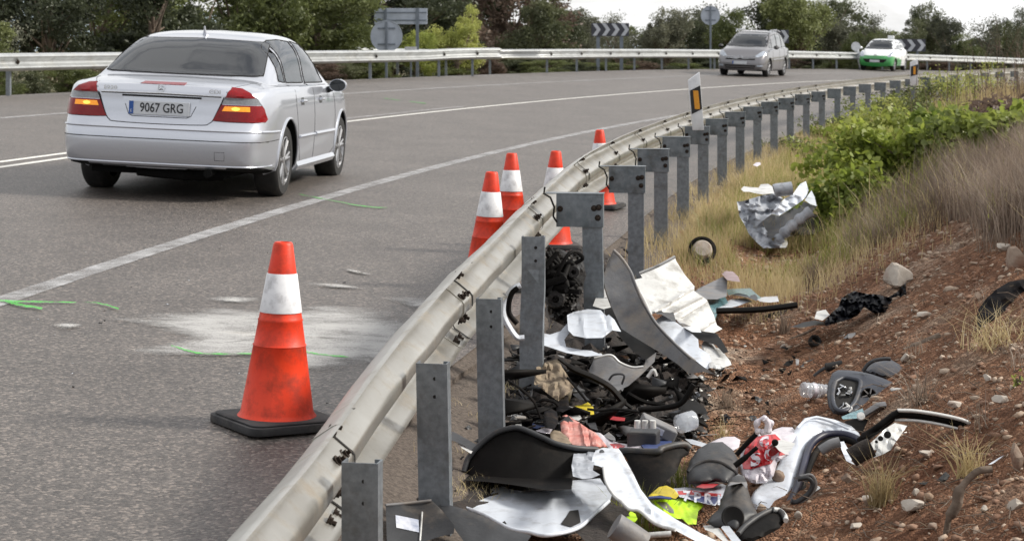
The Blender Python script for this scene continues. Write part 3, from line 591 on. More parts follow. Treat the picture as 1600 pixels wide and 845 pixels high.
class Car:
    def __init__(s, root, st, tilt, wheels, wr, paint_, ys=1.0, two=None):
        s.root = root; s.ys = ys; sec = []
        for (y, w, zb, zs, zr, wg, wr_) in st:
            zm = zb+(zs-zb)*.45
            pr = [(0, zb), (.72*w, zb), (.93*w, zb+.02), (.985*w, zb+.10), (w, zm), (.99*w, zm+(zs-zm)*.55), (.955*w, zs)]
            wg, wr_ = wg*w/.91, wr_*w/.91
            pr += [(wg, zs+min(.03, (zr-zs)*.4)), ((wg+wr_)/2+.025*w, zs+(zr-zs)*.55), (wr_, zr-min(.07, (zr-zs)*.22)), (wr_*.68, zr-min(.018, (zr-zs)*.08)), (0, zr)]
            pts = catmull(pr, 3); sec.append([np.array([max(q[0], 0), y, q[1]]) for q in pts])
        cols = []
        for j in range(len(sec[0])): cols.append(catmull([sec[i][j] for i in range(len(sec))], 4))
        n, m = len(cols[0]), len(cols); V = []
        tz, ty = [a for a, _ in tilt[0]], [b for _, b in tilt[0]]; fz, fy = [a for a, _ in tilt[1]], [b for _, b in tilt[1]]
        Lc = st[-1][0]
        for sg in (1, -1):
            for i in range(n):
                for j in range(m):
                    x, y, z = cols[j][i]; x = max(x, 0)
                    y2 = y+np.interp(z, tz, ty)*max(0, 1-y/.55)-np.interp(z, fz, fy)*max(0, 1-(Lc-y)/.55)
                    V.append((sg*x, y2*ys, z))
        F = [(o+i*m+j, o+i*m+j+1, o+(i+1)*m+j+1, o+(i+1)*m+j) for o in (0, n*m) for i in range(n-1) for j in range(m-1)]
        me = bpy.data.meshes.new('body'); me.from_pydata(V, [], F); bm = bmesh.new(); bm.from_mesh(me)
        bmesh.ops.remove_doubles(bm, verts=bm.verts, dist=.0012); bmesh.ops.dissolve_degenerate(bm, edges=bm.edges, dist=.0005); bmesh.ops.recalc_face_normals(bm, faces=bm.faces); bm.to_mesh(me)
        s.bvh = BVHTree.FromBMesh(bm); bm.free()
        o = link('body', me, [paint_, 'underbody']+([two] if two else []), root, smooth=42, local=True, norm=False)
        cut = MB()
        for wy in wheels:
            for sg in (1, -1): cut.lathe([(0, 0), (wr+.045, 0), (wr+.045, .6), (0, .6)], 40, (sg*.56 if sg > 0 else -1.16, wy*ys, wr), Matrix.Rotation(R_(90), 3, 'Y'))
        cm_ = cut.mesh('c'); b2 = bmesh.new(); b2.from_mesh(cm_); bmesh.ops.remove_doubles(b2, verts=b2.verts, dist=1e-5); bmesh.ops.recalc_face_normals(b2, faces=b2.faces); b2.to_mesh(cm_); b2.free()
        co = bpy.data.objects.new('c', cm_); COL.objects.link(co)
        md = o.modifiers.new('b', 'BOOLEAN'); md.object = co; md.operation = 'DIFFERENCE'; md.solver = 'EXACT'
        dg = bpy.context.evaluated_depsgraph_get(); nm = bpy.data.meshes.new_from_object(o.evaluated_get(dg)); o.modifiers.clear(); o.data = nm; bpy.data.objects.remove(co)
        if len(nm.polygons) < 500: o.data = me; nm = me
        for p in nm.polygons:
            c = p.center; p.use_smooth = True
            near_ = min(math.hypot(c.y-wy*ys, c.z-wr) for wy in wheels)
            if (near_ < wr+.048 and abs(c.x) < .905) or (c.z < st[3][2]+.05 and p.normal.z < -.6): p.material_index = 1
            elif two and two_fn(c): p.material_index = 2
        nm.set_sharp_from_angle(angle=R_(42)); s.body = o
    def ray(s, a, b, axis):
        O, D = {'r': (Vector((a, -4, b)), Vector((0, 1, 0))), 's': (Vector((4, a, b)), Vector((-1, 0, 0))), 'l': (Vector((-4, a, b)), Vector((1, 0, 0))), 't': (Vector((a, b, 5)), Vector((0, 0, -1)))}[axis]
        if axis in 'rt': O.x += .0013
        h, n, _, _ = s.bvh.ray_cast(O, D)
        if axis in 'rt' and h is not None: h.x = a
        if h is None: return None
        if n.dot(D) > 0: n = -n
        return h, n
    def patch(s, name, poly, axis, m, off=.004, th=.010, res=.05, parent=None, smooth_n=3, local=True):
        if s.ys != 1 and axis in 'sl': poly = [(a*s.ys, b) for a, b in poly]
        loop = []
        for i in range(len(poly)):
            a, b = Vector(poly[i]), Vector(poly[(i+1) % len(poly)]); k = max(1, int((b-a).length/res))
            loop += [a.lerp(b, q/k) for q in range(k)]
        xs = [p.x for p in loop]; zs = [p.y for p in loop]; pts = list(loop); n = len(loop)
        x = min(xs)+res*.5
        while x < max(xs):
            z = min(zs)+res*.5
            while z < max(zs):
                if min((p-Vector((x, z))).length for p in loop) > res*.45: pts.append(Vector((x, z)))
                z += res
            x += res
        r = delaunay_2d_cdt(pts, [(i, (i+1) % n) for i in range(n)], [list(range(n))], 1, 1e-5)
        vv, ff = r[0], r[2]; hit = {}
        for i, p in enumerate(vv):
            h = s.ray(p.x, p.y, axis)
            if h: hit[i] = h
        idx = {k: j for j, k in enumerate(hit)}; K = len(idx)
        V = [h+n*off for h, n in hit.values()]+[h+n*(off-th) for h, n in hit.values()]
        F = []; ec = {}
        for f in ff:
            if all(i in idx for i in f):
                q = [idx[i] for i in f]; F.append(tuple(q)); F.append(tuple(i+K for i in reversed(q)))
                for i in range(len(q)):
                    e = (q[i], q[(i+1) % len(q)]); ec[e] = ec.get(e, 0)+1
        for (a, b) in list(ec):
            if (b, a) not in ec: F.append((b, a, a+K, b+K))
        me = bpy.data.meshes.new(name); me.from_pydata([tuple(v) for v in V], [], F)
        return link(name, me, m, parent or s.root, smooth=40, local=True)
    def strip(s, name, line_, axis, m, r=.004, res=.04, parent=None, off=0.0, flat=1, closed=False, n=6):
        if s.ys != 1 and axis in 'sl': line_ = [(a*s.ys, b) for a, b in line_]
        if closed: line_ = line_+[line_[0]]
        P_ = []
        for a, b in zip(line_, line_[1:]):
            a, b = Vector(a), Vector(b); k = max(1, int((b-a).length/res)); P_ += [a.lerp(b, q/k) for q in range(k)]
        P_.append(Vector(line_[-1])); pts = []
        for p in P_:
            h = s.ray(p.x, p.y, axis)
            if h: pts.append(h[0]+h[1]*off)
        if len(pts) < 2: return None
        return MB().tube(pts, r, n, flat=flat).build(name, m, parent or s.root, smooth=40, local=True)
def glass_material():
    m = bpy.data.materials.new('window_glass'); m.use_nodes = True; t = m.node_tree; t.nodes.clear(); LK = t.links.new
    tr_ = N(t, 'ShaderNodeBsdfTransparent'); tr_.inputs[0].default_value = (.66, .72, .72, 1); gl = N(t, 'ShaderNodeBsdfGlossy'); gl.inputs['Roughness'].default_value = .015; gl.inputs[0].default_value = (.95, .97, 1, 1)
    fr = N(t, 'ShaderNodeFresnel'); fr.inputs[0].default_value = 1.9; n = N(t, 'ShaderNodeTexNoise', i_Scale=1.4, i_Detail=2); co = N(t, 'ShaderNodeTexCoord'); LK(co.outputs['Object'], n.inputs['Vector'])
    b = N(t, 'ShaderNodeBump'); b.inputs['Strength'].default_value = .25; b.inputs['Distance'].default_value = .02; LK(n.outputs['Fac'], b.inputs['Height']); LK(b.outputs[0], gl.inputs['Normal'])
    mx = N(t, 'ShaderNodeMixShader'); LK(fr.outputs[0], mx.inputs[0]); LK(tr_.outputs[0], mx.inputs[1]); LK(gl.outputs[0], mx.inputs[2]); o = N(t, 'ShaderNodeOutputMaterial'); LK(mx.outputs[0], o.inputs[0]); return m
M['car_glass'] = glass_material(); M['upholstery'] = mat('grey_upholstery', C(128, 130, 132), C(110, 112, 114), rough=.9, scale=20)
def hollow(cr, cab, wins, top):
    """cut a cabin and its window openings into a car's body; cab: (y0, y1, x) rings at rising z; wins: (axis, polygon)"""
    o = cr.body; cut = []
    V = []
    for z, y0, y1, x in cab: V += [(-x, y0*cr.ys, z), (x, y0*cr.ys, z), (x, y1*cr.ys, z), (-x, y1*cr.ys, z)]
    n = len(cab); F = [(3, 2, 1, 0), tuple(4*(n-1)+i for i in range(4))]+[(4*k+i, 4*k+(i+1) % 4, 4*k+4+(i+1) % 4, 4*k+4+i) for k in range(n-1) for i in range(4)]
    cut.append((V, F))
    for ax, poly in wins:
        if ax == 's': a, b = [(-2, y*cr.ys, z) for y, z in poly], [(2, y*cr.ys, z) for y, z in poly]
        elif ax == 'r': a, b = [(x, -.4, z) for x, z in poly], [(x, 2.0*cr.ys, z) for x, z in poly]
        else: a, b = [(x, 2.9*cr.ys, z) for x, z in poly], [(x, 5.4*cr.ys, z) for x, z in poly]
        m_ = len(poly); cut.append((a+b, [tuple(range(m_))[::-1], tuple(range(m_, 2*m_))]+[(i, (i+1) % m_, m_+(i+1) % m_, m_+i) for i in range(m_)]))
    for k, (V, F) in enumerate(cut):
        me = bpy.data.meshes.new('c'); me.from_pydata([tuple(v) for v in V], [], F); bm = bmesh.new(); bm.from_mesh(me); bmesh.ops.recalc_face_normals(bm, faces=bm.faces); bm.to_mesh(me); bm.free()
        co = bpy.data.objects.new('c', me); COL.objects.link(co); md = o.modifiers.new('b', 'BOOLEAN'); md.object = co; md.operation = 'DIFFERENCE'; md.solver = 'EXACT'
        dg = bpy.context.evaluated_depsgraph_get(); nm = bpy.data.meshes.new_from_object(o.evaluated_get(dg)); o.modifiers.clear(); bpy.data.objects.remove(co)
        if len(nm.polygons) > 800: o.data = nm
        else: print('HOLLOW FAILED', k)
    for p in o.data.polygons:
        if p.center.z > .58 and p.material_index == 0:
            h = cr.bvh.find_nearest(p.center)
            if h[0] is not None and h[3] > .010: p.material_index = 1; p.use_smooth = False
    o.data.set_sharp_from_angle(angle=R_(42))
def wheel(root, x, y, r, w, spokes=7, rim='alloy', ys=1):
    sg = 1 if x > 0 else -1; rot = Matrix.Rotation(R_(90*sg), 3, 'Y'); o = (x, y*ys, r); t = w/2
    b = MB(); b.lathe([(r*.66, -t), (r*.9, -t), (r*.975, -t*.8), (r, -t*.5), (r, t*.5), (r*.975, t*.8), (r*.9, t), (r*.68, t), (r*.66, t*.8)], 40, o, rot)
    wh = b.build('tyre', 'rubber', root, smooth=40, local=True)
    b = MB(); b.lathe([(r*.68, t*.95), (r*.64, t*1.0), (r*.61, t*.7), (r*.6, -t*.4), (0, -t*.4)], 32, o, rot); rm = b.build('rim', rim, wh, smooth=40, local=True)
    b = MB()
    for k in range(spokes):
        a = 2*math.pi*k/spokes
        for q in (-1, 1):
            d = .11*q; p0 = Vector((r*.1*math.cos(a), r*.1*math.sin(a), t*.75)); p1 = Vector((r*.63*math.cos(a+d), r*.63*math.sin(a+d), t*.86))
            b.tube([rot @ p0+Vector(o), rot @ p1+Vector(o)], [r*.055, r*.045], 6)
    b.lathe([(0, t*.95), (r*.12, t*.92), (r*.16, t*.7), (r*.17, t*.4)], 20, o, rot); b.build('spoke', rim, rm, smooth=40, local=True)
    b = MB(); b.lathe([(0, -t*.3), (r*.57, -t*.3), (r*.57, -t*.25), (0, -t*.22)], 24, o, rot); b.build('brake_disc', 'underbody', rm, local=True)
def text_mesh(txt, size, ext=.001, bold=0.0):
    cu = bpy.data.curves.new('t', 'FONT'); cu.body = txt; cu.size = size; cu.extrude = ext; cu.align_x = 'CENTER'; cu.align_y = 'CENTER'; cu.resolution_u = 3; cu.offset = bold
    o = bpy.data.objects.new('t', cu); COL.objects.link(o); dg = bpy.context.evaluated_depsgraph_get(); me = bpy.data.meshes.new_from_object(o.evaluated_get(dg)); bpy.data.objects.remove(o); return me
def put_text(name, txt, size, loc, rot, m, parent, sx=1.0, bold=0.0, ext=.001, local=True):
    me = text_mesh(txt, size, ext, bold); me.transform(Matrix.Translation(Vector(loc)) @ rot.to_4x4() @ Matrix.Diagonal((sx, 1, 1, 1)))
    return link(name, me, m, parent, local=local)
ROTX = Matrix.Rotation(R_(90), 3, 'X')
two_fn = lambda c: False
# silver saloon, seen from behind
car = thing('silver_saloon', 'silver saloon driving away with its amber indicators lit', 'car')
st = [(0, 0.0, .27, .90, .975, .8, .7), (.004, .30, .27, .90, .975, .8, .7), (.03, .58, .27, .90, .978, .8, .7), (.085, .74, .27, .905, .982, .8, .68), (.17, .825, .27, .915, .992, .8, .66), (.32, .872, .26, .93, 1.008, .8, .64),
      (.55, .9, .24, .945, 1.028, .795, .64), (.78, .908, .22, .955, 1.05, .79, .65), (1.0, .91, .21, .958, 1.165, .79, .635), (1.35, .911, .2, .96, 1.335, .79, .61), (1.7, .911, .2, .96, 1.42, .785, .60), (2.1, .911, .2, .958, 1.448, .785, .60), (2.6, .91, .2, .955, 1.45, .785, .60),
      (3.0, .909, .2, .95, 1.41, .785, .60), (3.4, .906, .2, .94, 1.235, .785, .62), (3.75, .90, .2, .925, 1.03, .79, .68), (4.1, .89, .2, .90, .975, .79, .66), (4.45, .865, .2, .84, .90, .78, .6), (4.68, .8, .2, .76, .81, .76, .55), (4.79, .62, .2, .70, .73, .74, .5), (4.815, .3, .2, .68, .70, .74, .5), (4.82, 0.0, .2, .68, .70, .74, .5)]
tr = [(.2, .11), (.27, .07), (.33, .03), (.44, .0), (.56, .0), (.60, .012), (.625, .05), (.65, .085), (.75, .09), (.88, .115), (.905, .10), (.93, .115), (.99, .15), (1.1, .25)]
tf = [(.2, .1), (.4, 0), (.6, .02), (.8, .15)]
YS = .88
cr_ = Car(car, st, (tr, tf), (1.15, 4.0), .325, 'silver', ys=YS)
for x in (-.775, .775):
    for y in (1.15, 4.0): wheel(car, x, y, .322, .215, 7, ys=YS)
lamp = [(.585, .968), (.66, .962), (.74, .93), (.80, .88), (.845, .80), (.868, .71), (.86, .688), (.78, .682), (.62, .682), (.455, .690), (.475, .725), (.53, .84)]
def zclip(poly, z0, z1):
    def half(ps, f):
        out = []
        for i in range(len(ps)):
            a, b = ps[i], ps[(i+1) % len(ps)]; fa, fb = f(a), f(b)
            if fa >= 0: out.append(a)
            if fa*fb < 0: t = fa/(fa-fb); out.append((a[0]+(b[0]-a[0])*t, a[1]+(b[1]-a[1])*t))
        return out
    return half(half(poly, lambda p: p[1]-z0), lambda p: z1-p[1])
for sg in (1, -1):
    lp = [(sg*a, b) for a, b in lamp]
    t0 = cr_.patch('tail_lamp', zclip(lp, .60, .824), 'r', 'lens_red', off=.007, res=.03)
    cr_.patch('amber_lens', [(sg*.53, .772), (sg*.755, .772), (sg*.75, .812), (sg*.55, .812)], 'r', 'lens_amber', off=.0095, res=.03, parent=t0)
    for cx_ in (.64,): cr_.patch('bulb', [(sg*(cx_+.035*math.cos(a*.7854)), .792+.016*math.sin(a*.7854)) for a in range(8)], 'r', 'lens_hot', off=.012, res=.03, parent=t0)
    cr_.patch('clear_lens', zclip(lp, .830, .885), 'r', 'lens_clear', off=.007, res=.03, parent=t0)
    cr_.patch('red_lens', zclip(lp, .887, 1.2), 'r', 'lens_red', off=.007, res=.03, parent=t0)
    cr_.strip('lamp_seal', lp, 'r', 'gap', r=.004, parent=t0, closed=True, off=.002)
trunk = [(-.575, .975), (-.52, .84), (-.462, .70), (-.43, .665), (-.37, .648), (0, .642), (.37, .648), (.43, .665), (.462, .70), (.52, .84), (.575, .975)]
cr_.strip('boot_seam', [tuple(p) for p in catmull(trunk, 3)], 'r', 'gap', r=.0045, off=-.001)
for sg in (1, -1): cr_.strip('boot_seam', [(sg*.575, .30*0+.14), (sg*.66, .40), (sg*.70, .62)], 't', 'gap', r=.003, off=-.001)
cr_.strip('boot_crease', [(-.52, .893), (0, .90), (.52, .893)], 'r', 'chrome', r=.006, off=.001); cr_.strip('boot_crease', [(-.515, .885), (0, .892), (.515, .885)], 'r', 'gap', r=.003, off=.001)
rec = [(-.33, .872), (.35, .872), (.31, .80), (.27, .715), (.235, .70), (-.235, .70), (-.265, .715), (-.30, .80)]
pr_ = cr_.patch('plate_recess', rec, 'r', 'silver', off=-.001, th=.01, res=.05); cr_.strip('recess_edge', rec[2:], 'r', 'gap', r=.003, off=0, parent=pr_); cr_.strip('recess_shadow_gap', [(-.33, .871), (.35, .871)], 'r', 'gap', r=.009, off=.001, parent=pr_)
h = cr_.ray(0, .775, 'r')[0]; py = h.y-.014
b = MB(); b.box((0, py, .772), (.52, .012, .115)); pl = b.build('number_plate', 'plate_white', car, bevel=.003, local=True)
b = MB(); b.box((-.24, py-.0075, .772), (.038, .003, .107)); b.build('plate_band', 'plate_blue', pl, local=True)
put_text('plate_character', 'E', .035, (-.24, py-.010, .742), ROTX, 'plate_white', pl); put_text('plate_character', '9067 GRG', .108, (.022, py-.0075, .772), ROTX, 'ink', pl, sx=.80, bold=.0012)
for k in range(1): b = MB(); b.lathe([(.028, 0), (.034, .003), (.034, .009), (.028, .009)], 28, (0, cr_.ray(0, .94, 'r')[0].y-.004, .940), Matrix.Rotation(R_(78), 3, 'X')); em = b.build('emblem_ring', 'chrome', car, smooth=40, local=True)
ey_ = cr_.ray(0, .94, 'r')[0].y-.012; b = MB()
for a in (90, 210, 330): b.tube([(0, ey_, .940), (.031*math.cos(R_(a)), ey_, .940+.031*math.sin(R_(a)))], [.006, .0015], 6)
b.build('emblem_star', 'chrome', em, local=True)
for tx, xx in (('E220', -.44), ('CDI', .46)):
    hy = cr_.ray(xx, .928, 'r'); put_text('badge', tx, .048, (xx, hy[0].y-.006, .928), Matrix.Rotation(R_(4 if xx < 0 else -4)*-1, 3, 'Z') @ ROTX, 'chrome', car, bold=.001, sx=1.25, ext=.002)
cr_.patch('brake_light', [(-.19, .972), (.19, .972), (.18, .990), (-.18, .990)], 'r', 'lens_red', off=.004, res=.03)
win = [(-.70, 1.065), (-.62, 1.058), (0, 1.054), (.62, 1.058), (.70, 1.065), (.695, 1.085), (.655, 1.21), (.60, 1.338), (.555, 1.356), (0, 1.370), (-.555, 1.356), (-.60, 1.338), (-.655, 1.21), (-.695, 1.085)]
rw = cr_.patch('rear_window', win, 'r', 'car_glass', off=.006, th=.004, res=.03); cr_.strip('window_seal', win, 'r', 'gap', r=.007, off=.001, parent=rw, closed=True)
wsc = [(-.66, 1.06), (0, 1.05), (.66, 1.06), (.60, 1.25), (.53, 1.37), (0, 1.385), (-.53, 1.37), (-.60, 1.25)]
_r = cr_.ray
def _front(a, b, axis):
    if axis != 'f': return _r(a, b, axis)
    h, n, _, _ = cr_.bvh.ray_cast(Vector((a+.0013, 8, b)), Vector((0, -1, 0))); return (h, n if n.y > 0 else -n) if h is not None else None
cr_.ray = _front; cr_.patch('windscreen', wsc, 'f', 'car_glass', off=.004, th=.004, res=.06); cr_.strip('window_seal', wsc, 'f', 'gap', r=.008, closed=True)
for ax in 'sl':
    wq = [(1.22, 1.02), (1.46, 1.005), (1.50, 1.335), (1.40, 1.30), (1.28, 1.18)]
    wr2 = [(1.53, 1.003), (2.33, .995), (2.36, 1.372), (2.0, 1.385), (1.70, 1.375), (1.57, 1.352)]
    wf = [(2.42, .994), (3.42, .985), (3.25, 1.12), (3.06, 1.25), (2.85, 1.345), (2.45, 1.375)]
    for w_ in (wq, wr2, wf):
        o_ = cr_.patch('side_window', w_, ax, 'car_glass', off=.002, th=.004, res=.07); cr_.strip('window_seal', w_, ax, 'gap', r=.006, off=.001, parent=o_, closed=True)
    cr_.strip('belt_trim', [(1.15, .99), (2.3, .975), (3.5, .965)], ax, 'chrome', r=.006, off=.001)
    for ln in ([(2.38, .99), (2.38, .30)], [(3.42, .96), (3.52, .80), (3.52, .34), (3.30, .29), (2.38, .28), (1.75, .29), (1.62, .45), (1.55, .62), (1.50, .80), (1.50, .99)]): cr_.strip('door_seam', ln, ax, 'gap', r=.0035, off=-.001)
    for hy in (1.70, 2.62):
        cr_.strip('door_handle', [(hy, .84), (hy+.19, .835)], ax, 'silver', r=.014, off=.018); cr_.patch('handle_recess', [(hy+.02, .80), (hy+.16, .80), (hy+.17, .83), (hy+.15, .87), (hy+.03, .87), (hy+.01, .83)], ax, 'lens_clear', off=.001, th=.004)
    cr_.strip('side_moulding', [(1.62, .52), (2.35, .52)], ax, 'silver', r=.020, off=.004, flat=.6); cr_.strip('side_moulding', [(2.41, .52), (3.45, .515)], ax, 'silver', r=.020, off=.004)
    for wy in (1.15, 4.0): cr_.strip('arch_lip', [(wy+.375/YS*math.cos(R_(a))*1.0, .325+.375*math.sin(R_(a))) for a in range(-15, 200, 6)], ax, 'silver', r=.011, off=.002)
    cr_.strip('sill', [(1.58, .25), (3.55, .25)], ax, 'silver', r=.045, off=-.012)
for z_, r_, m_ in ((.605, .011, 'silver'), (.52, .004, 'gap'), (.31, .008, 'silver'), (.285, .004, 'gap')):
    cr_.strip('bumper_crease', [(-.88, z_), (.88, z_)], 'r', m_, r=r_, off=.002)
for sg in 'sl': cr_.strip('bumper_crease', [(.25, .605), (.72, .60)], sg, 'silver', r=.011, off=.002); cr_.strip('bumper_crease', [(.25, .52), (.72, .53)], sg, 'gap', r=.003)
cr_.strip('tow_cover', [(.50, .36), (.58, .36), (.58, .43), (.50, .43)], 'r', 'gap', r=.0025, closed=True, off=-.0005)
b = MB(); b.tube([(.45, .02, .25), (.45, .5, .27)], .035, 12); b.tube([(-.2, .2, .24), (.2, .2, .22), (.5, .35, .22)], .05, 8); b.box((0, .9, .27), (1.2, 1.4, .12)); b.build('exhaust', 'underbody', car, local=True)
t_ = cr_.ray(0, 1.62*YS, 't')[0]; b = MB(); b.tube([t_, t_+Vector((0, -.03, .03)), t_+Vector((0, -.035, .075))], [.03, .012, .007], 8); b.build('antenna', 'silver', car, smooth=40, local=True)
for sg in (1, -1):
    b = MB(); mc = Vector((sg*.985, 3.16*YS, .965)); b.tube([mc+Vector((0, .10, 0)), mc+Vector((0, .06, 0)), mc, mc+Vector((0, -.05, 0))], [.03, .072, .088, .086], 14, flat=.72); mi = b.build('mirror', 'silver', car, smooth=50, local=True)
    b = MB(); b.tube([mc+Vector((0, -.049, 0)), mc+Vector((0, -.056, 0))], [.080, .076], 14, flat=.72); b.build('mirror_glass', 'glass', mi, local=True, smooth=40)
    b = MB(); b.tube([mc+Vector((-sg*.06, 0, -.03)), mc+Vector((-sg*.17, .03, -.07))], [.03, .035], 8); b.build('mirror_arm', 'black_plastic', mi, local=True)
hollow(cr_, [(.62, 1.05, 3.7, .70), (.97, .92, 3.72, .70), (1.10, 1.08, 3.50, .66), (1.37, 1.70, 2.95, .50)], [('r', win), ('f', wsc), ('s', wq), ('s', wr2), ('s', wf)], 1.37)
def seat(x, y, w, zt, rear=False):
    MB().box((x, y, .74), (w, .14, .50), Matrix.Rotation(R_(-12), 3, 'X').to_quaternion()).build('seat_back', 'upholstery', car, bevel=.04, local=True)
for x in (-.36, .36):
    seat(x, 2.15*YS+.2, .48, 1.0); MB().box((x, 2.15*YS+.15, 1.12), (.26, .09, .17)).build('head_restraint', 'upholstery', car, bevel=.035, local=True)
for x in (-.38, 0, .38): MB().box((x, 1.18*YS+.16, 1.07), (.24, .08, .11)).build('head_restraint', 'upholstery', car, bevel=.03, local=True)
MB().box((0, 1.0*YS+.12, .985), (1.3, .30, .03)).build('parcel_shelf', 'upholstery', car, local=True)
MB().box((0, 3.2*YS, 1.33), (.20, .03, .06)).build('inner_mirror', 'black_plastic', car, bevel=.01, local=True)
b = MB(); b.tube([(-.36+.17*math.cos(R_(a)), 2.95*YS, .98+.16*math.sin(R_(a))) for a in range(0, 361, 24)], .014, 6, cap=False); b.build('steering_wheel', 'black_plastic', car, local=True)
car.location = (-3.0, 15.5, 0); g_ = sd_of(-2.75, 17.0); car.location.z = hroad(*g_)-.004; car.rotation_euler = (R_(-.3), R_(2.5), R_(-5.8))
# minivan, seen from the front
van = thing('grey_minivan', 'brown grey minivan coming round the bend, its side flaring in the sun', 'car')
st = [(0, 0.0, .22, .60, .70, .8, .7), (.004, .35, .22, .60, .70, .8, .7), (.05, .60, .22, .62, .74, .8, .7), (.14, .76, .22, .68, .80, .8, .7), (.32, .86, .21, .80, .92, .8, .68), (.6, .9, .2, .90, 1.02, .8, .68), (.95, .912, .2, .96, 1.10, .79, .69), (1.35, .915, .2, .98, 1.33, .79, .655), (1.8, .915, .2, 1.0, 1.54, .785, .63), (2.3, .915, .2, 1.01, 1.655, .78, .625),
      (3.0, .915, .2, 1.02, 1.68, .78, .62), (3.8, .91, .2, 1.03, 1.64, .78, .60), (4.2, .9, .22, 1.03, 1.52, .78, .60), (4.45, .86, .25, 1.0, 1.3, .77, .6), (4.56, .7, .28, .95, 1.05, .76, .6), (4.59, 0.0, .28, .9, 1.0, .76, .6)]
tr = [(.2, .08), (.35, 0), (.5, 0), (.62, .03), (.8, .12), (1, .2)]
cv = Car(van, st, (tr, [(0, 0), (2, 0)]), (.92, 3.65), .33, 'brown_grey')
for x in (-.78, .78):
    for y in (.92, 3.65): wheel(van, x, y, .325, .2, 6)
ws = [(-.74, 1.10), (0, 1.075), (.74, 1.10), (.68, 1.32), (.60, 1.56), (.5, 1.60), (0, 1.615), (-.5, 1.60), (-.60, 1.56), (-.68, 1.32)]
w1 = cv.patch('windscreen', ws, 'r', 'glass', res=.08, off=.003); cv.strip('window_seal', ws, 'r', 'gap', r=.012, parent=w1, closed=True)
for sg in (1, -1):
    cv.patch('headlight', [(sg*.50, .72), (sg*.62, .70), (sg*.84, .78), (sg*.86, .90), (sg*.74, .93), (sg*.60, .82)], 'r', 'headlamp', off=.005, res=.04)
    cv.patch('fog_light', [(sg*.62, .36), (sg*.80, .38), (sg*.80, .43), (sg*.62, .42)], 'r', 'headlamp', off=.005, res=.04)
    mc = Vector((sg*1.03, 1.35, 1.07)); b = MB(); b.tube([mc+Vector((0, .08, 0)), mc, mc+Vector((0, -.08, 0))], [.085, .1, .03], 12, flat=.75); b.build('mirror', 'black_plastic', van, smooth=50, local=True)
    b = MB(); b.tube([(sg*.62, 1.95, 1.60), (sg*.63, 2.1, 1.68), (sg*.62, 3.2, 1.71), (sg*.61, 3.9, 1.64)], .022, 8); b.build('roof_rail', 'chrome', van, smooth=40, local=True)
for z_ in (.69, .64): cv.strip('grille_bar', [(-.55, z_+.03), (-.12, z_), (0, z_+.045), (.12, z_), (.55, z_+.03)], 'r', 'chrome', r=.013, off=.006)
cv.patch('grille', [(-.55, .60), (.55, .60), (.52, .655), (-.52, .655)], 'r', 'gap', off=.003, res=.05); cv.patch('air_intake', [(-.52, .30), (.52, .30), (.58, .42), (-.58, .42)], 'r', 'gap', off=.003, res=.05)
h = cv.ray(0, .5, 'r')[0]; b = MB(); b.box((0, h.y-.012, .50), (.52, .012, .11)); pl = b.build('number_plate', 'plate_white', van, local=True); b = MB(); b.box((-.24, h.y-.02, .50), (.04, .003, .11)); b.build('plate_band', 'plate_blue', pl, local=True)
for ax in 'sl':
    for w_ in ([(1.25, 1.06), (1.62, 1.05), (1.66, 1.40), (1.5, 1.30)], [(1.72, 1.05), (2.55, 1.05), (2.55, 1.55), (2.0, 1.50), (1.74, 1.42)], [(2.62, 1.05), (3.45, 1.06), (3.45, 1.55), (2.62, 1.56)], [(3.52, 1.07), (4.2, 1.10), (4.0, 1.40), (3.52, 1.53)]):
        o_ = cv.patch('side_window', w_, ax, 'glass_side', off=.003, res=.12); cv.strip('window_seal', w_, ax, 'gap', r=.008, parent=o_, closed=True)
    for ln in ([(2.58, 1.0), (2.58, .3)], [(1.45, 1.0), (1.40, .4), (1.5, .28), (3.1, .28), (3.4, .7), (3.48, 1.02)]): cv.strip('door_seam', ln, ax, 'gap', r=.004)
    cv.strip('side_moulding', [(1.42, .62), (3.3, .66)], ax, 'chrome', r=.016, off=.004)
b = MB(); b.box((0, 2.2, .3), (1.3, 3.2, .14)); b.build('floor_pan', 'underbody', van, local=True)
def place(root, u, v, yaw, sc):
    """u, v: where the middle of the front bumper meets the road"""
    g_ = G(u, v, 40); s_, d_ = sd_of(g_.x, g_.y); root.location = (g_.x, g_.y, hroad(s_, d_)); root.rotation_euler = (0, R_(2.0), R_(yaw)); root.scale = (sc, sc, sc); return s_, d_, g_
print('van', place(van, 1155, 120, -20, .93))
# hatchback: white over green
two_fn = lambda c: c.z < .70-.10*max(0, c.y-.2) and c.y < 1.9
hb_ = thing('green_hatchback', 'small white hatchback with a green lower front and roof sign', 'car')
st = [(0, 0.0, .2, .58, .68, .7, .6), (.004, .35, .2, .58, .68, .7, .6), (.05, .56, .2, .6, .72, .7, .6), (.14, .70, .2, .66, .78, .7, .6), (.3, .78, .2, .78, .88, .7, .6), (.55, .81, .2, .86, .97, .7, .6), (.8, .815, .2, .90, 1.04, .78, .66), (1.15, .815, .2, .92, 1.25, .78, .64), (1.5, .815, .2, .93, 1.40, .78, .63), (1.9, .815, .2, .95, 1.465, .78, .62),
      (2.5, .815, .2, .98, 1.46, .78, .62), (2.95, .81, .2, .98, 1.38, .78, .6), (3.2, .79, .22, .95, 1.2, .77, .6), (3.38, .7, .25, .9, 1.0, .76, .6), (3.43, 0.0, .25, .85, .95, .76, .6)]
ch = Car(hb_, st, (tr, [(0, 0), (2, 0)]), (.72, 3.0), .28, 'car_white', two='car_green')
for x in (-.69, .69):
    for y in (.72, 3.0): wheel(hb_, x, y, .275, .17, 5)
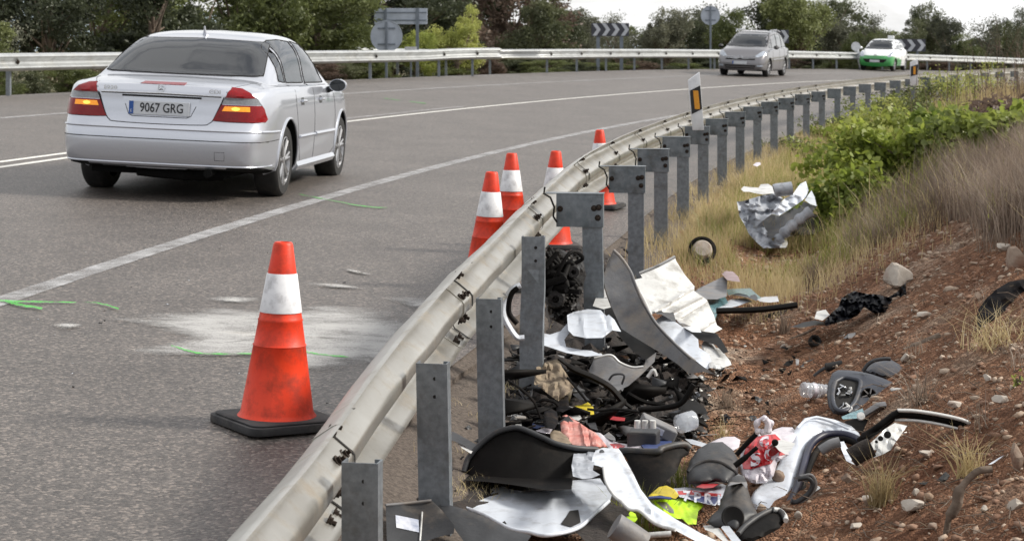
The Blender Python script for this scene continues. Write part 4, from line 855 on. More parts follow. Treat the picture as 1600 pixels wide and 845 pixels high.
ws = [(-.68, 1.0), (0, .985), (.68, 1.0), (.62, 1.2), (.55, 1.38), (0, 1.405), (-.55, 1.38), (-.62, 1.2)]
w1 = ch.patch('windscreen', ws, 'r', 'glass', res=.08, off=.003); ch.strip('window_seal', ws, 'r', 'gap', r=.012, parent=w1, closed=True)
for sg in (1, -1):
    ch.patch('headlight', [(sg*.52, .66), (sg*.68, .64), (sg*.78, .74), (sg*.74, .88), (sg*.64, .86)], 'r', 'headlamp', off=.005, res=.04)
    mc = Vector((sg*.93, 1.15, 1.02)); b = MB(); b.tube([mc+Vector((0, .08, 0)), mc, mc+Vector((0, -.06, 0))], [.07, .085, .03], 12, flat=.8); b.build('mirror', 'car_white', hb_, smooth=50, local=True)
ch.patch('air_intake', [(-.50, .46), (-.40, .38), (.40, .38), (.50, .46), (.55, .54), (-.55, .54)], 'r', 'gap', off=.004, res=.05)
b = MB(); h = ch.ray(0, .7, 'r')[0]
b.tube([(-.05, h.y-.01, .70), (-.03, h.y-.01, .745), (.0, h.y-.01, .72), (.045, h.y-.01, .75), (.05, h.y-.01, .70)], .014, 6); b.build('bonnet_emblem', 'ink', hb_, local=True)
h = ch.ray(0, .45, 'r')[0]; b = MB(); b.box((0, h.y-.015, .45), (.45, .012, .11)); b.build('number_plate', 'plate_white', hb_, local=True)
for ax in 'sl':
    for w_ in ([(1.02, .99), (1.95, 1.0), (1.95, 1.37), (1.6, 1.34), (1.3, 1.22)], [(2.02, 1.0), (2.75, 1.05), (2.7, 1.3), (2.5, 1.36), (2.02, 1.38)]):
        ch.patch('side_window', w_, ax, 'glass_side', off=.003, res=.12)
    for ln in ([(1.98, .98), (1.98, .3)], [(1.15, .95), (1.1, .35), (2.5, .32), (2.7, .7)]): ch.strip('door_seam', ln, ax, 'gap', r=.004)
t_ = ch.ray(.2, 1.9, 't')[0]; b = MB(); b.box(t_+Vector((.1, 0, .09)), (.30, .12, .16)); b.build('roof_sign', 'car_white', hb_, bevel=.02, local=True)
b = MB(); b.box((0, 1.8, .28), (1.2, 2.6, .12)); b.build('floor_pan', 'underbody', hb_, local=True)
print('hatch', place(hb_, 1366, 111, -24, .94))
# ---------------------------------------------------------------- wreckage materials
M['dusty_grey'] = mat('dusty_grey_plastic', C(120, 120, 122), C(98, 98, 101), rough=.6, scale=9, bump=.15, bscale=70, dirt=C(142, 130, 116), dscale=5, damt=.45)
M['dark_grey'] = mat('dark_grey_plastic', C(52, 53, 56), C(38, 39, 42), rough=.55, scale=9, bump=.1, bscale=70, dirt=C(96, 86, 76), dscale=6, damt=.3)
M['black_dull'] = mat('black_trim', C(22, 20, 19), C(14, 13, 13), rough=.65, scale=9, bump=.1, bscale=50, dirt=C(58, 50, 44), dscale=5, damt=.2, spec=.1)
M['black_shine'] = mat('black_bin_liner', C(12, 13, 19), C(8, 9, 14), rough=.42, scale=9, bump=.5, bscale=18, spec=.06)
M['body_white'] = mat('white_body_panel', C(212, 218, 228), C(200, 206, 216), rough=.35, scale=4, bump=.05, bscale=40, coat=.3, dirt=C(112, 104, 96), dscale=7, damt=.42)
M['tin'] = mat('bare_tin', C(216, 216, 214), C(194, 194, 192), rough=.38, metal=.2, scale=5, bump=.1, bscale=40, dirt=C(84, 78, 72), dscale=8, damt=.42)
M['tin_dark'] = mat('soiled_tin', C(170, 174, 182), C(128, 133, 142), rough=.6, metal=0, scale=9, bump=.1, bscale=26, dirt=C(62, 60, 62), dscale=14, damt=.4)
M['navy'] = mat('blue_black_plastic', C(56, 60, 70), C(46, 50, 60), rough=.5, scale=12, bump=.12, bscale=90, dirt=C(96, 88, 80), dscale=7, damt=.28)
M['navy_rubber'] = mat('blue_black_seal', C(34, 36, 58), C(26, 27, 44), rough=.4, scale=10, dirt=C(80, 74, 72), dscale=8, damt=.25)
M['bag_white'] = mat('white_plastic_bag', C(214, 208, 214), C(190, 182, 192), rough=.35, scale=7, bump=.5, bscale=30, dirt=C(150, 140, 140), dscale=9, damt=.3)
M['bag_red'] = mat('red_print', C(186, 30, 40), C(164, 22, 32), rough=.4, scale=8, bump=.4, bscale=30)
M['pink'] = mat('stained_pink_cloth', C(196, 150, 142), C(170, 92, 82), rough=.8, scale=9, bump=.6, bscale=28, dirt=C(156, 46, 40), dscale=8, damt=.4)
M['hivis'] = mat('hi_vis_fabric', C(196, 236, 36), C(176, 220, 24), rough=.6, scale=7, bump=.5, bscale=24)
M['yellow'] = mat('yellow_plastic', C(206, 186, 40), C(180, 160, 30), rough=.5, scale=9, bump=.4, bscale=24)
M['paper'] = mat('printed_paper', C(206, 206, 212), C(176, 182, 196), rough=.6, scale=13, bump=.2, bscale=20, dirt=C(70, 84, 120), dscale=12, damt=.4)
M['print_blue'] = mat('blue_print', C(46, 60, 110), rough=.5); M['print_red'] = mat('red_ink', C(190, 60, 64), rough=.5)
M['beige'] = mat('beige_rag', C(140, 126, 106), C(96, 82, 68), rough=.95, scale=14, bump=.6, bscale=40, dirt=C(70, 58, 48), dscale=9, damt=.4)
M['blue_cloth'] = mat('blue_cloth', C(40, 60, 110), C(28, 42, 84), rough=.7, scale=10, bump=.5, bscale=30)
M['red_plastic'] = mat('red_plastic', C(170, 28, 36), rough=.4, scale=9); M['teal_glass'] = mat('broken_glass', C(116, 160, 168), C(70, 104, 112), rough=.12, scale=40, bump=.6, bscale=90, spec=.9)
M['clear'] = mat('clear_plastic', C(212, 216, 222), C(190, 196, 206), rough=.08, scale=8, bump=.5, bscale=40, alpha=.5, spec=.9, coat=1)
M['maroon'] = mat('maroon_shell', C(112, 82, 84), C(150, 130, 132), rough=.4, scale=9); M['engine'] = mat('oily_metal', C(20, 18, 18), C(42, 38, 35), rough=.45, metal=.3, scale=22, bump=.6, bscale=50)
M['stone'] = mat('pale_limestone', C(182, 174, 164), C(150, 140, 130), rough=.9, scale=7, bump=.5, bscale=30, dirt=C(128, 82, 60), dscale=4, damt=.4)
M['stone2'] = mat('buff_limestone', C(150, 134, 120), C(120, 100, 86), rough=.95, scale=9, bump=.5, bscale=40, dirt=C(116, 70, 50), dscale=5, damt=.5)
M['bark'] = mat('grey_bark', C(120, 106, 94), C(80, 68, 58), rough=.95, scale=16, bump=.8, bscale=30)
M['soot_shade'] = mat('sooty_shade_earth', C(48, 40, 36), C(30, 26, 24), rough=.95, scale=18, bump=.9, bscale=50)
M['textile'] = mat('black_textile', C(30, 29, 31), C(20, 19, 21), spec=.08, rough=.9, scale=12, bump=.8, bscale=22, dirt=C(84, 74, 66), dscale=6, damt=.4)
CR = {'A': (700, 360, 3.52), 'B': (900, 380, 3.52), 'C': (760, 560, 4.444), 'D': (600, 660, 4.444), 'E': (920, 640, 4.122), 'F': (1200, 540, 3.84), 'G': (1040, 400, 4.0), 'H': (1000, 240, 4.693), 'I': (1300, 340, 3.84), 'J': (1200, 700, 4.0), 'X': (0, 0, 1.0)}
def cv_(crop, pts): a, b, k = CR[crop]; return [(a+x/k, b+y/k) for x, y in pts]
RT = 'debris thrown out beside the guardrail'
class Sheet:
    """a bent or crumpled sheet with real size and distance: outline given by sight lines, distance Y0 at its foot, leaning back by 'lie'"""
    def __init__(s, crop, pts, Y=None, lie=.5, amp=.03, freq=5, infl=0, seed=0, tiltx=0, ribs=(), bend=0, close=True):
        s.poly = [Vector(p) for p in cv_(crop, pts)]; us = [p.x for p in s.poly]; vs = [p.y for p in s.poly]
        s.u0, s.v1, s.v0 = (min(us)+max(us))/2, max(vs), min(vs); s.w = max(us)-min(us)
        ub = next(p.x for p in s.poly if p.y == s.v1); s.Y = Y if Y else G(ub, min(s.v1, 842)).y-.02
        yt = G(s.u0, s.v0).y if s.v1 < 900 else s.Y; s.g = lie*(min(yt, s.Y+2.2)-s.Y)/max(s.v1-s.v0, 1)
        s.amp, s.freq, s.infl, s.seed, s.tx, s.ribs, s.bend = amp, freq, infl, seed, tiltx, [(Vector(cv_(crop, [a])[0]), Vector(cv_(crop, [b])[0]), w, h) for a, b, w, h in ribs], bend
    def edge_d(s, u, v):
        p = Vector((u, v)); best = 1e9
        for i in range(len(s.poly)):
            a, b = s.poly[i], s.poly[(i+1) % len(s.poly)]; ab = b-a; t = max(0, min(1, (p-a).dot(ab)/max(ab.dot(ab), 1e-9))); best = min(best, (p-a-ab*t).length)
        return best*s.Y/FPX
    def at(s, u, v, off=0):
        y = s.Y+(s.v1-v)*s.g+s.tx*(u-s.u0)/100; X, Z = (u-U0)/FPX*y, CAMZ-(v-V0)/FPX*y
        f, sd = s.freq, s.seed*7.3; n = noise.noise((X*f, Z*f*1.2, sd)); n2 = abs(noise.noise((X*f*1.9+sd, Z*f*1.9, 4)))-.2; n3 = abs(noise.noise((X*f*5.1+sd, Z*f*5.1, 9)))-.2
        d = s.amp*(n*1.1-n2*1.0-n3*.75)
        if s.infl: e = min(s.edge_d(u, v), s.infl*1.0); d -= s.infl*math.sqrt(max(0, 1-(1-e/s.infl)**2))
        if s.bend: q = (u-s.u0)/max(s.w, 1)*2; d += s.bend*q*q
        for a, b, w, h in s.ribs:
            ab = b-a; t = (Vector((u, v))-a).dot(ab)/ab.dot(ab); pd = (Vector((u, v))-a-ab*t).length
            if -.05 < t < 1.05: d -= h*math.exp(-(pd/w)**2)
        y2 = y+d-off
        return P(u, v, y2)
    def build(s, name, m, parent=None, res=None, th=.004, smooth=50, back=None):
        res = res or max(3.0, min(9, s.w/14)); loop = []
        n_ = len(s.poly)
        for i in range(n_):
            a, b = s.poly[i], s.poly[(i+1) % n_]; k = max(1, int((b-a).length/res)); loop += [a.lerp(b, q/k) for q in range(k)]
        n = len(loop); pts = list(loop); us = [p.x for p in loop]; vs = [p.y for p in loop]; u = min(us)+res*.5; row = 0
        rnd = random.Random(s.seed)
        while u < max(us):
            v = min(vs)+res*.5*(1+(row % 2))
            while v < max(vs):
                q = Vector((u+rnd.uniform(-.2, .2)*res, v+rnd.uniform(-.2, .2)*res))
                if min((p-q).length for p in loop) > res*.5: pts.append(q)
                v += res
            u += res; row += 1
        r = delaunay_2d_cdt(pts, [(i, (i+1) % n) for i in range(n)], [list(range(n))], 1, 1e-5); vv, ff = r[0], r[2]
        V = [s.at(p.x, p.y) for p in vv]; b_ = th if not s.infl else th
        rim = set(); ec = {}
        for f in ff:
            for i in range(len(f)): ec[(f[i], f[(i+1) % len(f)])] = 1
        V2 = [s.at(p.x, p.y, -b_) for p in vv]
        if s.infl:
            V2 = [s.at(p.x, p.y, -(b_+1.2*min(s.edge_d(p.x, p.y), s.infl))) for p in vv]
        K = len(V); F = [tuple(f) for f in ff]+[tuple(i+K for i in reversed(f)) for f in ff]
        for (a, b) in ec:
            if (b, a) not in ec: F.append((b, a, a+K, b+K))
        me = bpy.data.meshes.new(name); me.from_pydata([tuple(x) for x in V+V2], [], F)
        return link(name, me, m, parent, smooth=smooth)
def root_at(name, lb, cat, u, v, Y=None, group=RT):
    p = G(u, v) if Y is None else P(u, v, Y); return thing(name, lb, cat, (p.x, p.y, p.z), group)
def debris(name, lb, cat, m, crop, pts, group=RT, parts=(), **k):
    kb = {q: k.pop(q) for q in ('res', 'th', 'smooth') if q in k}; s_ = Sheet(crop, pts, **k)
    r = thing(name, lb, cat, tuple(s_.at(s_.u0, s_.v1)), group); o = s_.build('panel' if cat not in ('bag', 'cloth', 'rag', 'paper') else 'sheet', m, r, **kb); return r, s_, o
def rope(name, parent, m, pts, r, Y, n=8, flat=1, crop='X', sub=5, smooth=50):
    pp = cv_(crop, [(a[0], a[1]) for a in pts]); q = [P(p[0], p[1], Y+(a[2] if len(a) > 2 else 0)) for p, a in zip(pp, pts)]
    q = [Vector(x) for x in catmull(q, sub)]; return MB().tube(q, r, n, flat=flat).build(name, m, parent, smooth=smooth)
def oneoff(name, lb, cat, m, pts, r, Y=None, crop='X', group=RT, **k):
    a = cv_(crop, [(pts[0][0], pts[0][1])])[0]; Y = Y or G(a[0], a[1]).y
    o = rope(name, None, m, pts, r, Y, crop=crop, **k); tag(o, lb, cat, group); return o
# --- big grey bumper and the white ribbed panel behind it
r, s_, _ = debris('torn_bumper', 'large torn dusty grey bumper standing on end among the wreckage by the posts', 'bumper', 'dusty_grey', 'B', [(205, 40), (250, 85), (300, 160), (325, 230), (370, 330), (430, 430), (490, 500), (560, 570), (640, 640), (720, 690), (765, 722), (700, 706), (620, 718), (560, 665), (470, 605), (420, 575), (330, 520), (250, 470), (195, 350), (160, 240), (150, 190), (175, 100)], Y=9.3, lie=.25, amp=.012, freq=2, bend=-.08, tiltx=-.25, th=.006, smooth=70)
rope('bumper_lip', r, 'dusty_grey', [(205, 38), (250, 83), (300, 158), (325, 228), (370, 328), (430, 428), (490, 498), (560, 568), (640, 638), (720, 688), (765, 720)], .008, 9.22, crop='B')
Sheet('B', [(92, 345), (120, 270), (148, 222), (165, 280), (192, 352), (150, 362)], Y=9.32, amp=.01, seed=2).build('side_flange', 'tin', r)
Sheet('B', [(150, 362), (195, 352), (250, 470), (330, 522), (425, 578), (440, 600), (385, 640), (320, 600), (245, 520), (180, 420)], Y=9.4, amp=.02, seed=3).build('inner_face', 'black_dull', r)
r, s_, _ = debris('ribbed_panel', 'pale ribbed sheet metal panel leaning behind the torn grey bumper', 'panel', 'tin', 'B', [(322, 200), (365, 190), (350, 165), (450, 125), (545, 75), (550, 95), (600, 175), (655, 240), (650, 262), (720, 310), (760, 400), (775, 450), (805, 470), (760, 492), (690, 482), (560, 425), (470, 372), (410, 392), (370, 310), (335, 240)], Y=9.75, lie=.3, amp=.004, freq=3, tiltx=.25, bend=.05, ribs=[((440, 372), (658, 238), 2.6, .04), ((480, 400), (705, 285), 2.4, .04), ((590, 415), (728, 330), 1.8, -.03), ((680, 480), (765, 420), 2.0, .03)], res=2.4, smooth=70)
rope('folded_edge', r, 'tin', [(350, 166), (450, 125), (546, 74)], .008, 9.7, crop='B')
rope('folded_edge', r, 'tin', [(335, 240), (350, 270), (372, 312), (410, 392)], .010, 9.66, crop='B')
debris('bent_sheet', 'bluish white bent panel lying over the foot of the grey bumper', 'panel', 'body_white', 'B', [(435, 425), (485, 390), (560, 440), (640, 500), (672, 528), (676, 572), (732, 610), (742, 640), (760, 678), (720, 692), (640, 632), (560, 572), (500, 512), (450, 452)], Y=9.1, lie=.4, amp=.03, freq=4, seed=5, smooth=30)
debris('crumpled_tin', 'screwed up ball of pale tin at the right foot of the grey bumper', 'scrap metal', 'tin', 'B', [(690, 560), (705, 530), (745, 538), (768, 572), (795, 580), (850, 650), (856, 668), (790, 690), (735, 684), (700, 620)], Y=9.0, amp=.07, freq=12, seed=6, infl=.04, smooth=20, res=2.6)
debris('dark_bracket', 'dark folded bracket between the ribbed panel and crumpled tin', 'scrap metal', 'black_dull', 'B', [(560, 430), (620, 478), (700, 482), (768, 492), (800, 530), (838, 596), (812, 606), (770, 560), (715, 540), (650, 520), (590, 470)], Y=9.35, amp=.04, freq=8, seed=7, smooth=25)
debris('crumpled_cloth', 'greyish white lump of cloth caught in front of the ribbed panel', 'cloth', 'body_white', 'B', [(555, 425), (600, 425), (640, 448), (680, 470), (690, 490), (640, 488), (590, 462)], Y=9.3, amp=.05, freq=14, seed=8, infl=.02, res=2.4)
debris('torn_door_skin', 'thin dark wedge standing in front of the ribbed panel', 'panel', 'dark_grey', 'B', [(424, 345), (480, 362), (536, 378), (552, 436), (505, 412), (470, 392), (440, 388)], Y=9.2, amp=.02, seed=9)
r, s_, _ = debris('crumpled_sheet', 'crumpled white sheet of body metal beside the battered post', 'panel', 'body_white', 'A', [(655, 465), (690, 448), (770, 432), (840, 437), (862, 462), (872, 470), (884, 462), (915, 490), (952, 556), (905, 548), (850, 590), (760, 592), (690, 578), (660, 548)], Y=8.55, lie=.35, amp=.07, freq=7, seed=10, smooth=18, res=4)
debris('white_strip', 'curving white strip of bodywork beneath the crumpled white sheet', 'panel', 'body_white', 'A', [(510, 560), (560, 572), (620, 552), (655, 510), (668, 560), (640, 600), (650, 640), (730, 655), (790, 660), (852, 686), (760, 692), (650, 672), (560, 642), (510, 626)], Y=8.45, lie=.3, amp=.02, freq=4, seed=11, bend=-.04)
r, s_, _ = debris('notched_bumper', 'dusty grey bumper section with a pressed notch, lying low in the wreckage', 'bumper', 'dusty_grey', 'B', [(75, 690), (100, 632), (190, 615), (240, 655), (310, 682), (372, 678), (385, 640), (442, 598), (432, 650), (360, 722), (290, 782), (230, 812), (190, 802), (120, 752), (70, 720)], Y=8.4, lie=.3, amp=.03, freq=3, seed=12, tiltx=-.2, smooth=70)
rope('pressed_notch', r, 'dark_grey', [(180, 752), (208, 722), (264, 724), (252, 775)], .005, s_.Y+.0, crop='B')
rope('bright_edge', r, 'tin', [(100, 632), (190, 615), (240, 655), (310, 682), (372, 678)], .006, s_.Y+.12, crop='B')
r = root_at('door_frame', 'bent white door frame wedged behind the posts near the rail', 'door frame', 800, 560)
rope('frame_tube', r, 'body_white', [(398, 300), (360, 318), (335, 345), (306, 400), (304, 460), (330, 520), (378, 586), (420, 590)], .022, 8.35, crop='A', flat=.6); rope('frame_seal', r, 'black_dull', [(385, 315), (352, 345), (335, 400), (338, 460), (380, 512)], .012, 8.30, crop='A')
# engine block in the shade behind the posts
r = root_at('engine_block', 'oily black engine block half hidden behind the battered post', 'engine', 880, 480)
e0 = P(880, 440, 9.5)
Sheet('X', [(850, 405), (872, 388), (892, 396), (908, 390), (916, 430), (905, 470), (912, 500), (884, 510), (860, 498), (846, 455)], Y=9.4, infl=.09, amp=.07, freq=11, seed=120, lie=.1).build('crankcase', 'engine', r, res=3, smooth=20)
for k, (du, dv, rr_) in enumerate([(-12, 26, .05), (16, -16, .035)]):
    q = P(880+du, 440+dv, 9.27); MB().lathe([(0, 0), (rr_*.3, 0), (rr_*.35, .03), (rr_*.8, .03), (rr_, .0), (rr_, -.05)], 20, q, Matrix.Rotation(R_(90), 3, 'X')).build('pulley', 'engine', r, smooth=35)
for k in range(9):
    rd = random.Random(k); rope('hose', r, 'black_dull', [(860+rd.uniform(-20, 50), 400+rd.uniform(-10, 60), rd.uniform(-.15, .1)) for _ in range(4)], rd.uniform(.008, .02), 9.3)
debris('bracket_plate', 'dark steel bracket with holes leaning on the engine block', 'scrap metal', 'engine', 'A', [(530, 200), (590, 185), (612, 250), (640, 300), (600, 380), (560, 385), (540, 330)], Y=9.15, amp=.05, freq=9, seed=13, smooth=20)
debris('beige_rag', 'soiled beige rag draped at the foot of the battered post', 'rag', 'beige', 'C', [(330, 180), (345, 60), (420, 20), (500, 0), (525, 60), (560, 110), (612, 192), (590, 222), (500, 295), (450, 262), (390, 215)], Y=8.0, lie=.4, amp=.09, freq=11, seed=14, smooth=30, res=2.6, infl=.02)
# --- pieces beyond, on the right of the ribbed panel
debris('grey_wedge', 'grey wedge shaped trim piece right of the ribbed panel', 'trim', 'dusty_grey', 'G', [(165, 232), (220, 195), (360, 128), (386, 150), (382, 252), (320, 270), (190, 268)], Y=11.2, amp=.02, seed=15)
debris('maroon_shell', 'small maroon and white shell behind the grey wedge', 'trim', 'maroon', 'G', [(352, 112), (375, 93), (420, 96), (456, 130), (466, 162), (420, 156), (384, 150)], Y=11.5, amp=.01, infl=.05, seed=16)
debris('glass_sheet', 'crazed teal safety glass sheet beside the grey wedge', 'broken glass', 'teal_glass', 'G', [(378, 208), (440, 203), (528, 200), (568, 236), (600, 262), (560, 274), (500, 240), (450, 232), (392, 246)], Y=11.3, amp=.04, freq=12, seed=17, smooth=15)
debris('glass_sheet', 'teal safety glass draped against the edge of the ribbed panel', 'broken glass', 'teal_glass', 'G', [(230, 272), (310, 262), (372, 252), (392, 292), (330, 322), (320, 368), (308, 400), (288, 340), (262, 300)], Y=10.6, amp=.04, freq=12, seed=18, smooth=15)
debris('curved_panel', 'blue grey curved panel above the long black seal', 'panel', 'body_white', 'G', [(320, 330), (350, 300), (412, 268), (500, 260), (545, 284), (505, 292), (450, 312), (360, 334)], Y=11.0, amp=.02, seed=19)
debris('bent_trim', 'dark bent trim arching over the blue grey curved panel', 'trim', 'dark_grey', 'G', [(410, 240), (470, 222), (540, 218), (575, 256), (570, 280), (520, 262), (470, 250)], Y=11.1, amp=.03, freq=8, seed=20)
oneoff('door_seal', 'long straight black rubber seal lying right of the ribbed panel', 'seal', 'black_dull', [(318, 342), (420, 340), (560, 336), (700, 322), (822, 305)], .026, 10.9, crop='G', flat=.7)
debris('tin_strip', 'pale blue tin strip beyond the long black seal', 'scrap metal', 'body_white', 'G', [(560, 262), (620, 254), (700, 250), (708, 284), (650, 290), (590, 284)], Y=11.3, amp=.03, freq=12, seed=21)
debris('dark_rag', 'dark rag trailing in front of the long black seal', 'rag', 'textile', 'G', [(615, 372), (660, 356), (720, 340), (800, 300), (824, 316), (770, 350), (720, 386), (640, 392)], amp=.04, freq=9, seed=22)
# black plastic sheet on the bank
r, s_, _ = debris('bin_liner', 'torn shiny black bin liner draped over red earth beside the white rock', 'bag', 'black_shine', 'G', [(990, 412), (1040, 350), (1080, 320), (1100, 262), (1140, 236), (1180, 218), (1260, 236), (1330, 240), (1392, 256), (1440, 230), (1500, 165), (1506, 250), (1470, 312), (1440, 335), (1310, 362), (1275, 340), (1240, 318), (1200, 372), (1150, 394), (1060, 420), (1000, 436)], Y=10.1, lie=.3, amp=.16, freq=9, seed=23, smooth=24, res=3.4)
Sheet('G', [(775, 444), (860, 414), (932, 400), (990, 412), (1000, 432), (930, 432), (860, 446)], Y=10.15, amp=.02, freq=9, seed=24).build('trailing_strip', 'black_shine', r); Sheet('G', [(930, 390), (945, 345), (1000, 334), (1026, 368), (980, 402)], Y=10.05, amp=.05, freq=12, seed=25).build('pale_fold', 'tin', r, smooth=20)
def rock(u, v, w, h, lb, m='stone', seed=0, cat='rock', group=None, dy=0, rough=.25, name='rock'):
    """u, v: middle of the rock's foot in the photo; w, h in pixels"""
    g_ = G(u, v); k = g_.y/FPX; bm = bmesh.new(); bmesh.ops.create_icosphere(bm, subdivisions=3, radius=1)
    for q in bm.verts:
        n = noise.noise(q.co*1.3+Vector((seed*3.1, 0, 0)))+.5*noise.noise(q.co*3.1+Vector((0, seed*1.7, 0))); c = q.co*(1+rough*n*1.3)
        for pl_ in range(11):                                     # a few flat broken faces
            rd = random.Random(seed*11+pl_); nn = Vector((rd.gauss(0, 1), rd.gauss(0, 1), rd.gauss(0, 1))).normalized(); lim = rd.uniform(.42, .8); d = c.dot(nn)
            if d > lim: c -= nn*(d-lim)*.85
        q.co = Vector((c.x*w*k/2*1.1, c.y*w*k/2*.8, c.z*h*k/2*1.15))
    me = bpy.data.meshes.new('rock'); bm.to_mesh(me); bm.free()
    o = link(name, me, m, smooth=18); o.location = (g_.x, g_.y+dy+w*k*.3, g_.z+h*k*.42); o.rotation_euler = (0, 0, seed*1.3); return tag(o, lb, cat, group)
rock(1408, 451, 52, 38, 'large white limestone rock above the black bin liner', seed=3)
# --- small things on the red earth
r = root_at('rubber_ring', 'black rubber ring lying on red earth below the bin liner', 'ring', 1271, 540); q = G(1271, 540)
MB().lathe([(.020, 0), (.034, 0), (.036, .03), (.030, .034), (.022, .03), (.020, 0)], 20, q+Vector((0, 0, .01)), Matrix.Rotation(R_(50), 3, 'X') @ Matrix.Rotation(R_(20), 3, 'Y')).build('ring', 'rubber', r, smooth=40)
r = root_at('plastic_pipe', 'short black plastic pipe on the red earth left of the speaker panel', 'pipe', 1308, 572)
rope('pipe', r, 'rubber', [(1290, 574), (1302, 572), (1316, 569)], .022, G(1308, 572).y, n=14); rope('bracket', r, 'dark_grey', [(1272, 588), (1285, 578), (1296, 572)], .012, G(1290, 578).y)
debris('grey_tangle', 'grey tangle of cloth on the red earth under the bin liner', 'rag', 'dusty_grey', 'G', [(1110, 512), (1140, 485), (1190, 475), (1225, 490), (1200, 516), (1150, 520)], amp=.04, freq=14, infl=.01, seed=27)
debris('black_shard', 'black plastic shard with a pale splinter on the slope', 'shard', 'black_dull', 'G', [(735, 680), (760, 655), (800, 648), (790, 690)], amp=.02, seed=28)
debris('pale_splinter', 'pale upright splinter beside the black shard on the slope', 'shard', 'tin', 'G', [(812, 640), (835, 645), (832, 688), (816, 692)], amp=.02, seed=29, lie=.1)
debris('brown_shard', 'brown flat shard right of the pale splinter on the slope', 'shard', 'dark_grey', 'G', [(840, 690), (880, 655), (930, 640), (920, 662), (870, 700)], amp=.02, seed=30)
oneoff('dark_stick', 'thin dark stick on the slope left of the black rubber ring', 'stick', 'bark', [(775, 525), (830, 500), (880, 478), (942, 448)], [.004]+[.008]*14+[.004], crop='G')
# white wreck among the grass
r = root_at('wrecked_panel', 'crushed white and black car panel lying in the dry grass', 'car wreckage', 1215, 384); YW = 15.0
Sheet('H', [(710, 352), (748, 350), (800, 335), (900, 305), (990, 290), (1050, 330), (1010, 390), (970, 440), (890, 500), (925, 560), (965, 620), (1000, 690), (905, 694), (850, 645), (800, 592), (770, 530), (730, 460)], Y=YW, lie=.2, amp=.12, freq=5, seed=31).build('crushed_skin', 'tin_dark', r, smooth=34, res=4.5)
Sheet('H', [(958, 442), (1000, 390), (1060, 330), (1120, 300), (1150, 255), (1175, 222), (1216, 203), (1236, 270), (1215, 320), (1190, 345), (1080, 420), (1020, 456)], Y=YW-.15, lie=.2, amp=.12, freq=4, seed=32).build('folded_skin', 'body_white', r, smooth=30, res=5)
Sheet('H', [(1208, 342), (1235, 300), (1258, 270), (1282, 320), (1296, 386), (1250, 372)], Y=YW-.2, amp=.05, seed=33).build('folded_skin', 'body_white', r, smooth=16)
Sheet('H', [(890, 500), (960, 445), (1022, 458), (1080, 424), (1205, 350), (1292, 392), (1252, 442), (1100, 545), (1030, 605), (950, 625)], Y=YW-.12, amp=.06, freq=5, seed=34).build('torn_inside', 'dark_grey', r, smooth=16)
rope('bent_tube', r, 'tin_dark', [(1000, 690), (1020, 630), (1080, 560), (1160, 490), (1255, 420)], [.03+.02*abs(math.sin(i*.9)) for i in range(21)], YW-.02, crop='H'); 
rope('rolled_edge', r, 'tin_dark', [(985, 275), (1010, 268), (1060, 262), (1115, 255)], .055, YW, crop='H')
Sheet('H', [(740, 262), (760, 240), (800, 246), (870, 250), (885, 226), (940, 222), (985, 250), (990, 290), (900, 300), (850, 292), (800, 280), (760, 280)], Y=YW+.5, amp=.1, freq=7, seed=35, infl=.04).build('torn_bracket', 'tin', r, smooth=20)
Sheet('H', [(1025, 605), (1070, 598), (1085, 660), (1070, 690), (1025, 690)], Y=YW-.2, amp=.05, freq=7, seed=36, infl=.04).build('pale_block', 'tin', r)
r, s_, _ = debris('earth_clod', 'dark clod of earth and roots behind the crushed wreck panel', 'earth clod', 'soot_shade', 'H', [(1090, 610), (1120, 540), (1200, 470), (1260, 440), (1330, 450), (1375, 480), (1372, 550), (1280, 590), (1180, 600)], Y=15.4, amp=.12, freq=6, infl=.12, seed=37, group=None)
r = root_at('air_filter', 'round whitish filter drum with a black rim in the grass', 'filter', 1097, 398); q = P(1097, 392, 13.9)
MB().lathe([(0, .06), (.06, .055), (.075, .03), (.08, -.12), (.0, -.12)], 24, q, Matrix.Rotation(R_(62), 3, 'X')).build('drum', 'stone', r, smooth=50); MB().lathe([(.082, -.01), (.105, -.01), (.105, .03), (.085, .035)], 24, q, Matrix.Rotation(R_(62), 3, 'X')).build('black_rim', 'black_dull', r, smooth=40)
debris('litter', 'small white scrap of litter in the grass near the posts', 'litter', 'bag_white', 'H', [(828, 85), (850, 66), (880, 64), (886, 80), (858, 96)], Y=18.6, amp=.03, freq=9, seed=38, infl=.01)
# --- door panel with loudspeaker and neighbours
r = root_at('door_panel', 'dark door panel with a round speaker and torn opening on red earth', 'door panel', 1325, 650, None)
out = [(385, 165), (420, 145), (480, 146), (560, 155), (620, 170), (680, 190), (800, 240), (790, 275), (760, 305), (700, 342), (640, 352), (560, 382), (500, 412), (440, 418), (390, 405), (362, 360), (353, 300), (358, 230)]
hole = [(405, 215), (450, 192), (500, 196), (552, 212), (550, 260), (525, 330), (490, 375), (450, 392), (405, 375), (388, 320), (392, 260)]
YP = G(1320, 650).y-.02
ps = Sheet('F', out, Y=YP, lie=.45, amp=.008, freq=4, seed=40, infl=.035); ps.build('panel_shell', 'navy', r, res=3.2, smooth=50)
hs_ = Sheet('F', hole, Y=YP-.045, lie=.45, amp=.004, seed=41); hs_.g = ps.g; hs_.v1 = ps.v1; hs_.build('torn_opening', 'gap', r)
pr2 = [(a, b) for a, b in hole]+[hole[0]]; pr2 = cv_('F', pr2); MB().tube([Vector(x) for x in catmull([hs_.at(a, b, .008) for a, b in pr2], 4)], .011, 8).build('opening_rim', 'navy', r, smooth=60)
rd = random.Random(5)
